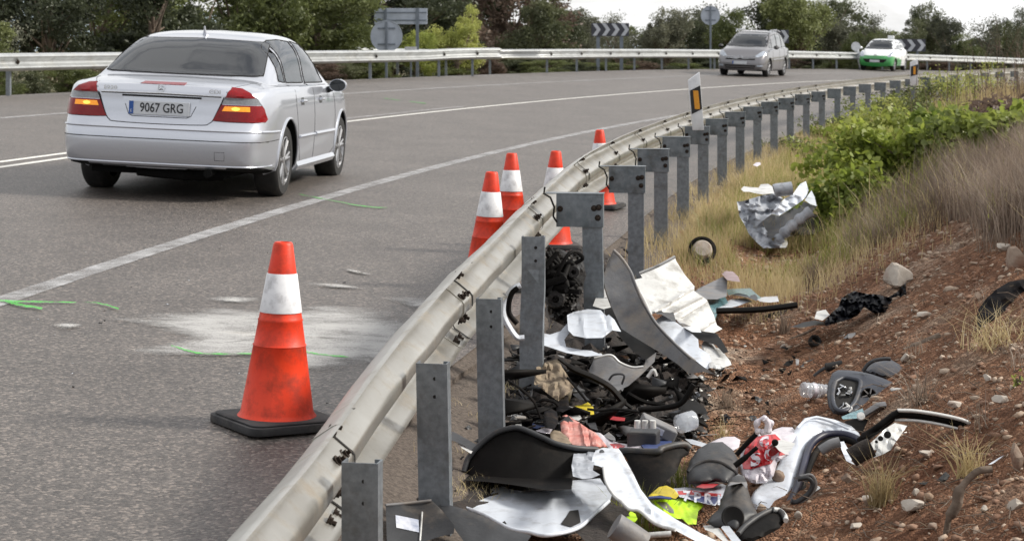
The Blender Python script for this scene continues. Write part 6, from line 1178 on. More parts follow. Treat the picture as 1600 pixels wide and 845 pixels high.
# black textile at the right edge, shards on the slope
debris('black_coat', 'black textile heap at the right edge below the rocks', 'cloth', 'textile', 'I', [(866, 600), (880, 545), (930, 480), (985, 430), (1060, 385), (1152, 368), (1190, 380), (1190, 470), (1060, 560), (985, 615), (905, 655), (870, 690)], Y=8.6, lie=.6, amp=.12, freq=4, infl=.05, seed=94, smooth=35, res=6)
debris('white_sliver', 'white pointed sliver on the slope at the lower right edge', 'shard', 'body_white', 'J', [(1375, 102), (1440, 60), (1505, 28), (1512, 60), (1450, 80), (1440, 90)], amp=.01, seed=95)
debris('black_lump', 'black rubber lump on the slope at lower right', 'shard', 'rubber', 'J', [(1055, 200), (1075, 180), (1110, 145), (1140, 170), (1125, 195), (1080, 212)], amp=.02, infl=.02, seed=96)
debris('black_lump', 'small black rubber scrap left of the larger lump at lower right', 'shard', 'rubber', 'J', [(940, 222), (970, 205), (1002, 212), (985, 226)], amp=.02, infl=.01, seed=97)
oneoff('dead_branch', 'forked pale dead branch on the slope above the door panel', 'branch', 'bark', [(430, 795), (520, 770), (590, 740), (650, 712)], [.012]*3+[.022]*13, crop='I'); oneoff('dead_branch', 'short pale stub of branch hanging down from the fork', 'branch', 'bark', [(640, 740), (605, 780), (590, 845)], [.010]*5+[.016]*6, crop='I')
oneoff('dead_branch', 'dark gnarled branch on the gravel at lower right', 'branch', 'bark', [(1110, 560), (1130, 440), (1180, 350), (1200, 260), (1300, 150), (1400, 130)], [.010]*6+[.018]*10+[.012]*10, crop='J')
oneoff('white_twig', 'small white curved twig beside the long pale rock', 'twig', 'tin', [(990, 335), (1000, 370), (1018, 408)], .004, crop='J')
rl = [(1428, 802, 50, 18, 'long pale rock lying by the grass tuft at the bottom right', 11), (1325, 756, 18, 14, 'rounded grey stone right of the rubber hose', 12), (1431, 775, 17, 12, 'flat pale stone above the long pale rock', 13), (1248, 816, 18, 12, 'flat grey stone near the black cowl', 14),
      (1546, 748, 17, 12, 'round grey stone near the gnarled branch', 15), (1538, 806, 15, 13, 'buff stone below the gnarled branch', 16), (1590, 800, 28, 24, 'angular stone at the bottom right edge', 17), (1592, 735, 30, 40, 'grey boulder at the right edge beside the white sliver', 18),
      (1358, 790, 24, 18, 'reddish rock left of the grass tuft', 19), (1450, 722, 30, 14, 'pale stones in a short row on the slope', 20), (1590, 418, 44, 40, 'large grey boulder at the right edge under dry brush', 21), (1570, 395, 30, 14, 'flat grey rock beside the right edge boulder', 22), (1590, 360, 24, 30, 'rock in the brush at the right edge', 23),
      (1203, 430, 26, 14, 'pale rock in the grass behind the wreckage', 24), (1416, 566, 20, 14, 'buff rock above the speaker housing', 25), (1545, 600, 16, 12, 'pale stone on the upper slope', 26), (1262, 640, 14, 9, 'flat stone below the water bottle', 27), (1494, 640, 30, 14, 'brown rock above the window frame strip', 28), (1445, 500, 24, 12, 'flat pale rock right of the bin liner', 29), (1530, 470, 16, 12, 'small white rock left of the black textile', 30), (1566, 632, 26, 14, 'long buff rock at the right of the slope', 31), (1338, 830, 26, 12, 'reddish stone at the bottom edge', 32), (1460, 832, 22, 12, 'pale broken stone at the bottom edge', 33), (1224, 545, 10, 8, 'small pale stone between wreckage and ring', 34)]
for u, v, w, h, lb, sd_ in rl: rock(u, v, w, h, lb, 'stone' if sd_ % 3 else 'stone2', sd_, group='loose rocks on the bank')
# ---------------------------------------------------------------- loose gravel and small fragments (too many to count)
def rs_proto(seed, sub=1):
    bm = bmesh.new(); bmesh.ops.create_icosphere(bm, subdivisions=sub, radius=1); rd = random.Random(seed); pl = []
    for _ in range(9): nn = Vector((rd.gauss(0, 1), rd.gauss(0, 1), rd.gauss(0, 1))).normalized(); pl.append((nn, rd.uniform(.3, .68)))
    for q in bm.verts:
        for nn, lim in pl:
            d_ = q.co.dot(nn)
            if d_ > lim: q.co -= nn*(d_-lim)*.9
    V = np.array([q.co[:] for q in bm.verts]); F = np.array([[x.index for x in f.verts] for f in bm.faces]); bm.free(); return V, F
def scatter_mesh(name, items, protos, m, label=None, flat=True):
    VV, FF, base = [], [], 0
    for (x, y, z, sx, sy, sz, a, k) in items:
        V, F = protos[k % len(protos)]; c, s = math.cos(a), math.sin(a); W_ = V*np.array([sx, sy, sz]); X = W_[:, 0]*c-W_[:, 1]*s+x; Y = W_[:, 0]*s+W_[:, 1]*c+y
        VV.append(np.stack([X, Y, W_[:, 2]+z], 1)); FF.append(F+base); base += len(V)
    me = npmesh(name, np.concatenate(VV), np.concatenate(FF), protos[0][1].shape[1]); o = bpy.data.objects.new(name, me); COL.objects.link(o); me.materials.append(M[m]); tag(o, label, None, None, 'stuff'); return o
prs = [rs_proto(i) for i in range(12)]
rd = random.Random(21)
def gravel(n, s0, s1, e0, e1, lo, hi, m, dens=None):
    it = []
    while len(it) < n:
        s = rd.uniform(s0, s1); e = rd.uniform(e0, e1)
        if dens and rd.random() > dens(s, e): continue
        x, y = pos(s, -e); r = lo*(hi/lo)**(rd.random()**3.6); z = hgt(s, -e)
        it.append((x, y, z+r*.1, r*rd.uniform(.9, 1.8), r*rd.uniform(.6, 1.1), r*rd.uniform(.4, .9), rd.uniform(0, 6.3), rd.randrange(12)))
    return it
def patchy(s, e): x, y = pos(s, -e); n = noise.noise((x*1.6, y*1.6, 7)); return .35+.9*max(0, n+.15)
M['gravel_pale'] = mat('pale_gravel', C(176, 160, 144), C(150, 126, 106), rough=.95, scale=11, bump=.4, bscale=60)
M['gravel_red'] = mat('red_gravel', C(146, 116, 96), C(114, 86, 70), rough=.95, scale=9, bump=.4, bscale=60)
scatter_mesh('gravel', gravel(15000, -9.5, 3, .35, 3.2, .004, .032, 'x', patchy), prs, 'gravel_pale', 'loose pale gravel on the red bank')
scatter_mesh('gravel', gravel(14000, -9.5, 3, .3, 3.2, .004, .03, 'x'), prs, 'gravel_red', 'loose red clods and gravel on the bank')
scatter_mesh('gravel', gravel(9000, -10, 6, -.75, .6, .004, .018, 'x', lambda s, e: 1 if e > -DE(s)+.0 else 0), prs, 'gravel_dark', 'dark grit along the asphalt edge')
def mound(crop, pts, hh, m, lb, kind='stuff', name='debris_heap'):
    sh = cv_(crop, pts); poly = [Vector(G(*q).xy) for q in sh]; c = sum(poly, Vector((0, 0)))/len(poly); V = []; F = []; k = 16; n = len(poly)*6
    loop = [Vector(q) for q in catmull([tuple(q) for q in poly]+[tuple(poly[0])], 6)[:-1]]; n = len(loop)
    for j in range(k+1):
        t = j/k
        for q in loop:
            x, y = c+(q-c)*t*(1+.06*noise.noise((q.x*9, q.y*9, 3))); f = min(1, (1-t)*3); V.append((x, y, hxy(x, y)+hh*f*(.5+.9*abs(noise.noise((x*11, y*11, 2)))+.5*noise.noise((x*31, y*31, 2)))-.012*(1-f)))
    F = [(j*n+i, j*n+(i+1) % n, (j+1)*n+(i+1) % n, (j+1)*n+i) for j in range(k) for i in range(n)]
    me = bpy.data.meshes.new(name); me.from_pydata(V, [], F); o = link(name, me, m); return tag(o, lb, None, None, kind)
mound('X', [(790, 555), (860, 520), (960, 555), (1050, 575), (1120, 600), (1110, 640), (1095, 690), (1000, 705), (900, 690), (820, 700), (770, 660)], .075, 'soot_shade', 'sooty earth under the heap of fragments')  # soot under the heap; right end paints in the shade below the torn bumper
mound('X', [(830, 420), (880, 385), (960, 395), (1000, 440), (1010, 500), (1060, 560), (960, 570), (860, 560), (830, 500)], .05, 'soot_shade', 'oil blackened earth round the engine block')
mound('X', [(640, 800), (700, 760), (780, 700), (900, 700), (1080, 730), (1100, 800), (980, 838), (800, 838)], .03, 'soot_shade', 'dark earth under the bumper and liners')
# chips of plastic and glass
def chip_proto(seed):
    rd_ = random.Random(seed); n = rd_.choice([3, 4, 4, 5]); a = sorted(rd_.uniform(0, 6.28) for _ in range(4)); V = [(math.cos(t)*rd_.uniform(.6, 1), math.sin(t)*rd_.uniform(.3, 1), rd_.uniform(-.2, .5)) for t in a]; V += [(x, y, z-.12) for x, y, z in V]
    F = [(0, 1, 2), (0, 2, 3), (6, 5, 4), (7, 6, 4)]+[t for i in range(4) for t in ((i, i+4, (i+1) % 4), ((i+1) % 4, i+4, (i+1) % 4+4))]; return np.array(V), np.array(F)
cps = [chip_proto(i) for i in range(12)]
def chips(n, box, lo, hi, m, lb, up=.3):
    it = []
    for _ in range(n):
        u, v = rd.uniform(box[0], box[2]), rd.uniform(box[1], box[3]); g_ = G(u, v, 5); r = rd.uniform(lo, hi)*(1 if rd.random() < .8 else 1.8); it.append((g_.x, g_.y, g_.z+r*rd.uniform(.1, up+.6), r, r*rd.uniform(.3, .9), r*rd.uniform(.4, 1.6), rd.uniform(0, 6.3), rd.randrange(12)))
    return scatter_mesh('debris_chips', it, cps, m, lb)
HB = (795, 565, 1095, 700)
chips(520, HB, .012, .05, 'black_dull', 'small black plastic fragments heaped between posts and cloths', .9)
chips(90, HB, .05, .10, 'black_dull', 'larger black plastic fragments heaped between posts and cloths', .3)
chips(210, HB, .010, .045, 'dark_grey', 'small grey fragments heaped between posts and cloths', 1.2)
chips(60, HB, .03, .07, 'dusty_grey', 'dusty grey fragments heaped between posts and cloths', .5)
chips(120, HB, .008, .028, 'tin', 'small bright metal fragments in the heap', 2.5)
chips(60, (800, 580, 1100, 700), .007, .024, 'body_white', 'small white paint flakes in the heap')
chips(160, (840, 380, 1000, 560), .012, .05, 'engine', 'small oily fragments around the engine block')
chips(90, (1000, 540, 1250, 640), .008, .03, 'black_dull', 'black fragments scattered on the bank')
chips(40, (1060, 480, 1500, 700), .008, .022, 'tin', 'bright chips scattered on the red bank')
chips(50, (620, 600, 780, 840), .006, .02, 'black_dull', 'small dark chips at the foot of the front posts')
chips(60, (20, 330, 720, 700), .003, .007, 'body_white', 'tiny white crumbs of glass on the shoulder'); chips(24, (100, 380, 650, 640), .004, .012, 'black_dull', 'tiny black crumbs on the shoulder')

def fragments(n, box, lo, hi, m, lb, seed, ymin=0):
    rd_ = random.Random(seed); VV = []; FF = []
    for q in range(n):
        u, v = rd_.uniform(box[0], box[2]), rd_.uniform(box[1], box[3]); g_ = G(u, v, 5.0); k = g_.y/FPX; r = rd_.uniform(lo, hi)*k; el = rd_.uniform(.25, .9); N_ = 5; b = len(VV)
        rot = Matrix.Rotation(rd_.uniform(-1.1, 1.1), 3, 'X') @ Matrix.Rotation(rd_.uniform(-1.1, 1.1), 3, 'Y') @ Matrix.Rotation(rd_.uniform(0, 6.3), 3, 'Z'); up = r*rd_.uniform(.2, .7); fr = rd_.uniform(.8, 2)/r
        for layer in (0, 1):
            for i in range(N_+1):
                for j in range(N_+1):
                    x, y = (i/N_-.5)*2, (j/N_-.5)*2; w = 1+.35*noise.noise((x*2+q, y*2, 1)); p = Vector((x*r*w, y*r*el*w, .45*r*noise.noise((x*1.3+q, y*1.3, q))+.2*r*abs(noise.noise((x*3+q, y*3, 2)))-layer*.003))
                    VV.append(tuple(rot @ p+g_+Vector((0, 0, up))))
        M1 = (N_+1)**2
        for i in range(N_):
            for j in range(N_):
                a = b+i*(N_+1)+j
                if rd_.random() < .08: continue
                FF.append((a, a+1, a+N_+2, a+N_+1)); FF.append((a+M1, a+N_+1+M1, a+N_+2+M1, a+1+M1))
    me = bpy.data.meshes.new('torn_fragments'); me.from_pydata(VV, [], FF); o = link('torn_fragments', me, m, norm=False, smooth=25); return tag(o, lb, None, None, 'stuff')
fragments(34, (800, 570, 1090, 690), 4, 12, 'body_white', 'torn white scraps mixed into the heap', 1)
fragments(46, (800, 560, 1095, 695), 5, 15, 'dark_grey', 'torn dark grey scraps mixed into the heap', 2)
fragments(30, (800, 570, 1095, 690), 4, 11, 'dusty_grey', 'torn dusty grey scraps mixed into the heap', 3)
fragments(36, (800, 560, 1090, 695), 5, 16, 'black_dull', 'torn black scraps mixed into the heap', 4)
fragments(16, (850, 440, 1010, 560), 5, 14, 'black_dull', 'torn black scraps below the engine block', 5)
fragments(10, (860, 500, 1040, 580), 4, 10, 'body_white', 'torn white scraps below the crumpled white sheet', 6)
fragments(10, (1000, 470, 1150, 590), 4, 9, 'tin', 'torn bright scraps round the foot of the ribbed panel', 7)
fragments(14, (1060, 600, 1240, 760), 3, 8, 'dark_grey', 'torn dark scraps between heap and pillar', 8)

def litter(n, box, lo, hi, r, m, lb, seed):
    rd_ = random.Random(seed); b = MB()
    for _ in range(n):
        g_ = G(rd_.uniform(box[0], box[2]), rd_.uniform(box[1], box[3]), 4.0); a = rd_.uniform(0, 6.3); l = rd_.uniform(lo, hi); d = Vector((math.cos(a), math.sin(a), rd_.uniform(-.1, .35)))*l; q = Vector((rd_.uniform(-.3, .3)*l, rd_.uniform(-.3, .3)*l, .01))
        b.tube([g_+Vector((0, 0, .006)), g_+d*.5+q+Vector((0, 0, .008)), g_+d+Vector((0, 0, .01))], [r, r*.8, r*.4], 4, cap=False)
    return tag(b.build('twig_litter', m), lb, None, None, 'stuff')
litter(330, (1130, 420, 1600, 845), .03, .14, .0022, 'bark', 'broken twigs scattered over the bank', 3)
litter(260, (1130, 420, 1600, 845), .02, .09, .0014, 'beige', 'bits of dry straw scattered over the bank', 4)

fragments(26, (960, 560, 1140, 640), 4, 13, 'black_dull', 'torn black scraps in the shade under the torn bumper', 11)
fragments(14, (960, 560, 1140, 640), 3, 8, 'tin', 'bright torn scraps in the shade under the torn bumper', 12)
fragments(22, (790, 560, 900, 690), 4, 12, 'dark_grey', 'torn grey scraps between the posts and the beige rag', 13)
fragments(16, (800, 590, 1080, 690), 3, 9, 'tin', 'bright torn scraps among the black plastic', 14)
fragments(12, (690, 640, 800, 790), 3, 8, 'dark_grey', 'dark torn scraps behind the front posts', 15)
litter(120, (800, 560, 1120, 700), .05, .22, .003, 'black_dull', 'loose thin wires and clips in the heap', 8)
litter(40, (800, 560, 1120, 700), .04, .12, .0025, 'tin', 'thin bright wires in the heap', 9)
# ---------------------------------------------------------------- vegetation
rng = np.random.default_rng(7)
LM = dict(dark=leafmat('dark_evergreen', C(50, 56, 42), C(74, 80, 58), C(106, 110, 80)), mid=leafmat('mid_green', C(66, 74, 44), C(94, 102, 60), C(128, 134, 86)),
          olive=leafmat('grey_olive', C(70, 74, 60), C(98, 100, 84), C(134, 134, 114)), bright=leafmat('bright_green', C(98, 112, 52), C(140, 150, 74), C(184, 186, 110), tr=.5),
          brown=leafmat('dry_brown', C(74, 62, 54), C(100, 84, 74), C(132, 114, 100)), vine=leafmat('vine_green', C(98, 116, 50), C(138, 150, 66), C(186, 188, 104), tr=.5),
          straw=leafmat('straw', C(146, 130, 96), C(180, 163, 122), C(214, 198, 156), tr=.45), greeng=leafmat('green_grass', C(104, 116, 56), C(142, 148, 74), C(180, 178, 104), tr=.45),
          purple=leafmat('dry_brush', C(98, 86, 76), C(132, 117, 104), C(172, 156, 140), tr=.4))
M.update({'leaf_'+k: v for k, v in LM.items()})
def leaves_np(cent, size, nside=4, flat=.5, droop=0):
    n = len(cent); a = rng.normal(size=(n, 3)); a /= np.linalg.norm(a, axis=1)[:, None]; b = rng.normal(size=(n, 3)); b[:, 2] *= flat; b -= a*np.sum(a*b, 1)[:, None]; b /= np.linalg.norm(b, axis=1)[:, None]; c = np.cross(a, b)
    sz = size*(rng.random(n)*.8+.6); out = []
    if nside == 4: prof = [(-1, 0), (0, .45), (1, 0), (0, -.45)]
    else: prof = [(-.9, .1), (-.4, .62), (.35, .6), (1, 0), (.35, -.6), (-.4, -.62)]
    for p, q in prof: out.append(cent+a*(p*sz)[:, None]+c*(q*sz)[:, None]+b*((abs(p)-.5)*sz*.15)[:, None])
    V = np.stack(out, 1).reshape(-1, 3); F = np.arange(n*len(prof)).reshape(n, -1); return V, F
def crown_mesh(name, seed, n_cl=90, per=120, lf=.022, spread=.085, shape='round', nside=4, hollow=.55):
    """unit crown: width 1, height 1, base at 0"""
    r = np.random.default_rng(seed); C_ = []
    lobes = r.random((9, 3)); lobes[:, 0] = (lobes[:, 0]-.5)*.62; lobes[:, 1] = (lobes[:, 1]-.5)*.62; lobes[:, 2] = .12+lobes[:, 2]*.72; lr = .16+.14*r.random(9)
    for k in range(n_cl):
        i = r.integers(9); d = r.normal(size=3); d /= np.linalg.norm(d); C_.append(lobes[i]+d*lr[i]*(hollow+(1-hollow)*r.random()))
    C_ = np.array(C_); C_[:, 2] = np.clip(C_[:, 2], .02, 1)
    dd = r.normal(size=(n_cl*per, 3)); dd /= np.linalg.norm(dd, axis=1)[:, None]; P_ = np.repeat(C_, per, 0)+dd*(r.random(n_cl*per)**.45)[:, None]*spread*1.0*np.repeat(.5+r.random(n_cl), per)[:, None]*[1, 1, .75]
    P_[:, 2] = np.clip(P_[:, 2], 0, None); V, F = leaves_np(P_, lf, nside); return npmesh(name, V, F, nside), C_
def trunk_mesh(name, C_, seed):
    b = MB(); rd = random.Random(seed); b.tube([(0, 0, -.08), (.01, 0, .1), (.02*rd.uniform(-1, 1), .02, .3), (0, .01, .5)], [.026, .02, .016, .01], 8)
    for c in C_[::5]:
        z0 = rd.uniform(.1, .4); b.tube([(0, 0, z0), (c[0]*.5+rd.uniform(-.03, .03), c[1]*.5, (z0+c[2])/2+.02), tuple(c)], [.011, .007, .003], 5)
    return b.mesh(name)
CT = []
for i in range(5):
    cm_, cc = crown_mesh('crown', 100+i, n_cl=150, per=120, lf=.016, spread=.10); CT.append((cm_, trunk_mesh('trunk', cc, i)))
SP = []
for i in range(2):
    cm_, cc = crown_mesh('crown', 200+i, n_cl=80, per=46, lf=.015, spread=.12, hollow=.3); SP.append((cm_, trunk_mesh('trunk', cc, 20+i)))
def tree(u, vtop, d, wpx, kind, tmpl, lb, cat='tree', name='tree', group=None, base=None, sparse=False, yaw=None):
    s, x, y = at_ud(u, d); k = y/FPX; g0 = hxy(x, y); z1 = CAMZ-(vtop-V0)*k; H = z1-g0+.05; Wd = wpx*k; cm_, tm = (SP if sparse else CT)[tmpl % (2 if sparse else 5)]
    r = thing(name, lb, cat, (x, y, g0-.05), group)
    for nm, me, m in (('crown', cm_, 'leaf_'+kind), ('trunk', tm, 'bark')):
        o = bpy.data.objects.new(nm, me); COL.objects.link(o); o.parent = r; o.scale = (Wd*1.15, max(Wd*.8, 1.2), H*1.02); o.rotation_euler = (0, 0, (yaw if yaw is not None else (u*.37) % 6.28)); me.materials.clear() if False else None
        if not me.materials: me.materials.append(M[m])
        o.material_slots[0].link = 'OBJECT'; o.material_slots[0].material = M[m]
        if nm == 'crown': o.location = (0, 0, H*.02)
    return r
rt_ = random.Random(3)
DESC = {'dark': 'dark evergreen', 'mid': 'mid green', 'olive': 'greyish olive', 'bright': 'bright yellow green', 'brown': 'dry brownish'}
TL = [  # u, vtop, d, width px, kind, sparse
 (20, 8, 18, 150, 'olive', 1), (75, -40, 18, 230, 'dark', 0), (150, -70, 20, 300, 'mid', 0), (235, -90, 17, 300, 'dark', 0), (300, -60, 21, 300, 'mid', 0), (370, -80, 18, 280, 'mid', 0), (440, -50, 21, 240, 'dark', 0), (500, -30, 17, 220, 'mid', 0), (545, -60, 19, 230, 'mid', 0), (610, -80, 22, 260, 'dark', 0),
 (665, -60, 23, 250, 'brown', 0), (735, -50, 24, 240, 'dark', 0), (790, -60, 21, 230, 'brown', 0), (838, -20, 19, 150, 'dark', 0), (870, 2, 20, 120, 'dark', 0), (715, 18, 17, 95, 'bright', 0), (650, 55, 16, 70, 'bright', 0),
 (890, 16, 26, 110, 'olive', 0), (925, 26, 24, 70, 'olive', 1), (965, 22, 22, 90, 'olive', 1), (1003, 34, 20, 80, 'olive', 1), (1040, 22, 19, 100, 'olive', 0), (1075, 28, 22, 110, 'dark', 0), (1120, 8, 24, 130, 'olive', 1), (1150, 5, 19, 130, 'mid', 0), (1200, -14, 22, 160, 'dark', 0), (1250, -20, 19, 140, 'mid', 0),
 (1290, 0, 22, 120, 'dark', 0), (1325, 18, 19, 100, 'olive', 0), (1372, 24, 21, 80, 'olive', 1), (1410, 38, 18, 90, 'dark', 0), (1455, 16, 21, 90, 'dark', 0), (1482, 26, 17, 80, 'olive', 0), (1525, 48, 20, 80, 'mid', 0), (1560, 6, 16.5, 90, 'olive', 1), (1590, 12, 15.5, 90, 'dark', 1), (1630, 20, 19, 110, 'dark', 0), (-40, 20, 17, 130, 'mid', 0), (1680, 10, 17, 110, 'mid', 0), (1350, 44, 15.6, 60, 'mid', 0), (1505, 60, 15.5, 70, 'mid', 0)]
where = lambda u: 'far left behind the saloon' if u < 180 else 'above the roof of the silver saloon' if u < 420 else 'left of the rectangular sign' if u < 580 else 'behind the rectangular sign' if u < 690 else 'right of the rectangular sign' if u < 860 else 'behind the first chevron board' if u < 1000 else 'near the small round sign' if u < 1130 else 'behind the minivan' if u < 1240 else 'between minivan and hatchback' if u < 1340 else 'behind the green hatchback' if u < 1430 else 'right of the hatchback' if u < 1520 else 'at the far right edge'
seen = {}
for i, (u, vt, d, w, kd, spn) in enumerate(TL):
    size = 'tall' if vt < 0 else 'low' if vt > 30 else 'medium'
    lb = f"{size} {'sparse ' if spn else ''}{DESC[kd]} tree {where(u)}"; seen[lb] = seen.get(lb, 0)+1
    if seen[lb] > 1: lb += ', further right'
    if seen[lb.replace(', further right', '')] > 2: lb += ' again'
    tree(u, vt, d, w, kd, i, lb, group='trees beyond the outer guardrail', sparse=bool(spn))
# low shrubs right behind the outer rail
sh_l = []
for i, u in enumerate(list(range(-20, 560, 62))+[590, 640, 700, 760, 800, 850]+list(range(890, 1600, 46))):
    kd = ['mid', 'dark', 'mid', 'brown', 'dark'][i % 5]; vt = 104-(u/1600)*16+rt_.uniform(-8, 8); d = 14.9 + (2.6 if 610 < u < 830 else rt_.uniform(0, .6))
    pos_ = f"{['below', 'just behind', 'under'][i % 3]} the outer rail"
    rel = ('left of the silver saloon' if u < 110 else 'behind the silver saloon' if u < 520 else 'near the two round sign poles' if u < 680 else 'at the turn-off gap' if u < 850 else 'left of the chevron poles' if u < 930 else 'between chevron board and round sign' if u < 1100 else 'behind the minivan' if u < 1230 else 'between the oncoming cars' if u < 1340 else 'behind the hatchback' if u < 1420 else 'past the hatchback')
    lb = f"low {DESC[kd]} shrub {pos_} {rel}"; seen[lb] = seen.get(lb, 0)+1; lb += '' if seen[lb] == 1 else ', second one'
    tree(u, vt, d, rt_.uniform(70, 110), kd, i+2, lb, cat='shrub', name='shrub', group='shrubs behind the outer guardrail')
# grass
def blades(name, pts, h, w, m, lb, lean=.35, hj=.5, kind='stuff', curl=.3):
    """pts (n,3)"""
    pts = np.asarray(pts); n = len(pts); hh = h*(1-hj+2*hj*rng.random(n)) if np.isscalar(h) else h*(1-hj+2*hj*rng.random(n)); a = rng.random(n)*6.283; ln = lean*rng.random(n)**1.0*hh
    dx, dy = np.cos(a)*ln, np.sin(a)*ln; b = rng.random(n)*6.283; wx, wy = np.cos(b)*w, np.sin(b)*w
    P0 = pts; P1 = pts+np.stack([dx*.35, dy*.35, hh*.55], 1); P2 = pts+np.stack([dx*(1+curl), dy*(1+curl), hh], 1); Wv = np.stack([wx, wy, np.zeros(n)], 1)
    V = np.stack([P0-Wv, P0+Wv, P1-Wv*.7, P1+Wv*.7, P2], 1).reshape(-1, 3); o = np.arange(n)*5
    F = np.concatenate([np.stack([o, o+1, o+3], 1), np.stack([o, o+3, o+2], 1), np.stack([o+2, o+3, o+4], 1)])
    me = npmesh(name, V, F, 3); ob = bpy.data.objects.new(name, me); COL.objects.link(ob); me.materials.append(M['leaf_'+m]); tag(ob, lb, None, None, kind); return ob
WX, WY = P(1210, 384, 15.0).x, 15.0
def sow(n, s0, s1, e0, e1, dens=None):
    out = []; tries = 0
    while len(out) < n and tries < n*12:
        tries += 1; s = rt_.uniform(s0, s1); e = rt_.uniform(e0, e1); x, y = pos(s, -e)
        if dens and rt_.random() > dens(s, e, x, y): continue
        if abs(x-WX)*1.1 < .42 and -.9 < y-WY < .25: continue
        out.append((x, y, hgt(s, -e)-.01))
    return out
def tufts(n, s0, s1, e0, e1, per, rad, dens=None):
    out = []
    for x, y, z in sow(n, s0, s1, e0, e1, dens):
        for _ in range(per):
            a, r = rt_.uniform(0, 6.3), rad*rt_.random()**.7; out.append((x+r*math.cos(a), y+r*math.sin(a), z))
    return out
nf = lambda x, y, f, q: noise.noise((x*f, y*f, q))
fadein = lambda s, s0, w: min(1, max(0, (s-s0)/w))
blades('grass', sow(26000, -1.2, 12, .0, 2.0, lambda s, e, x, y: fadein(s, -.8, 2.2)*(.5+.6*nf(x, y, 1.2, 1))*min(1, max(0, (e+.0)/.15))*(1 if e < 1.0+.06*max(s, 0) else .35)), .14, .0022, 'straw', 'dry straw coloured grass along the foot of the posts', lean=.6)
blades('grass', sow(7000, -.5, 26, -.22, .3, lambda s, e, x, y: fadein(s, -.5, 2)*max(0, .35+.8*nf(x, y, 2, 8))), .13, .0025, 'straw', 'dry grass creeping between the posts', lean=.7)
blades('grass', sow(15000, 4, 34, .05, 2.6, lambda s, e, x, y: .6+.5*nf(x, y, .8, 2)), .20, .004, 'straw', 'taller straw coloured grass farther along the verge', lean=.5)
blades('grass', sow(9000, 1, 14, .15, 2.0, lambda s, e, x, y: max(0, .35+.9*nf(x, y, .7, 5))), .17, .0026, 'greeng', 'green grass mixed into the dry grass of the verge', lean=.6)
blades('grass', sow(6000, 7, 22, .9, 2.4, lambda s, e, x, y: .7), .30, .005, 'greeng', 'tall yellow green grass beyond the wrecked panel', lean=.5)
blades('dry_brush', tufts(430, -3.4, 3.4, 1.85, 3.4, 38, .11, lambda s, e, x, y: fadein(e, 1.9+.10*max(0, -s), .4)*fadein(s, -3.6, 1.5)*fadein(3.8-s, 0, 1.5)*(.35+.9*abs(nf(x, y, 1.4, 9))+.3)), .30, .0026, 'purple', 'dense grey brown dry brush on the bank', lean=.55)
for n_, h_, m_, lb_ in ((36, .26, 'straw', 'paler straw stems standing in the dry brush'), (170, .26, 'brown', 'darker dead stems tangled in the dry brush'), (16, .24, 'greeng', 'green blades coming through the dry brush')):
    blades('dry_brush', tufts(n_, -3.2, 3.8, 1.85, 3.4, 26, .13, lambda s, e, x, y: fadein(e, 1.9+.10*max(0, -s), .4)*fadein(s, -3.6, 1.5)*(.3+abs(nf(x, y, 1.8, 4))*2)), h_, .0028, m_, lb_, lean=.9, curl=.4)
blades('grass', sow(900, 2.5, 9, 1.0, 2.2, lambda s, e, x, y: .3+abs(nf(x, y, 1.5, 6))), .26, .004, 'greeng', 'tall green grass in front of the leafy shrubs', lean=.7)
blades('grass', sow(500, 2.5, 10, 1.2, 2.6, lambda s, e, x, y: .3+abs(nf(x, y, 1.5, 7))), .34, .004, 'straw', 'tall straw stalks in front of the leafy shrubs', lean=.6)
blades('dry_brush', tufts(240, 1, 10, 1.4, 2.2, 24, .10, lambda s, e, x, y: .8), .20, .0024, 'purple', 'low grey brown brush at the foot of the bank', lean=.8)
blades('dry_brush', tufts(150, 24, 60, 2.6, 7, 22, .22, lambda s, e, x, y: .9), .50, .007, 'purple', 'purple brown brush farther along the bank', lean=.5)
blades('dry_brush', tufts(160, 24, 58, .5, 3.4, 24, .2, lambda s, e, x, y: .9), .55, .007, 'straw', 'straw coloured brush where the near rail ends', lean=.5)
blades('dry_brush', tufts(90, -9.5, -2, 1.3, 3, 16, .06, lambda s, e, x, y: fadein(e, 1.5, .8)), .12, .0018, 'purple', 'thin dry weeds on the red bank', lean=.9)
blades('dry_stems', sow(150, 15, 40, 1.6, 3.6), 1.35, .006, 'brown', 'thin tall dry stems rising from the brush', lean=.35, hj=.35)
blades('grass', sow(2500, -9, -1, -.5, .25, lambda s, e, x, y: max(0, nf(x, y, 3, 3)-.1)), .05, .0016, 'straw', 'short dry grass in the dirt by the front posts', lean=.9)
def tuft_thing(u, v, h, n, rad, m, lb, lean=.6):
    g_ = G(u, v); pts = [(g_.x+rad*math.cos(a)*r, g_.y+rad*math.sin(a)*r, g_.z-.01) for a, r in ((rt_.uniform(0, 6.3), rt_.random()) for _ in range(n))]
    o = blades('grass_tuft', pts, h, .0022, m, lb, lean=lean); del o['kind']; tag(o, lb, 'grass tuft', 'grass tufts on the bank'); return o
tuft_thing(1378, 792, .15, 110, .05, 'straw', 'straw grass tuft in the gravel at the lower right', 1.1)
tuft_thing(1515, 745, .13, 90, .05, 'straw', 'small dry tuft beside the white sliver', 1.0)
tuft_thing(1062, 775, .14, 60, .05, 'greeng', 'thin grass stalks in front of the black barrel'); tuft_thing(995, 838, .14, 120, .09, 'greeng', 'grass under the torn white fender strip')
tuft_thing(1225, 520, .12, 80, .06, 'purple', 'small dry tuft right of the ribbed panel'); tuft_thing(1440, 630, .14, 60, .07, 'purple', 'sparse dry weed right of the speaker housing', 1.2)
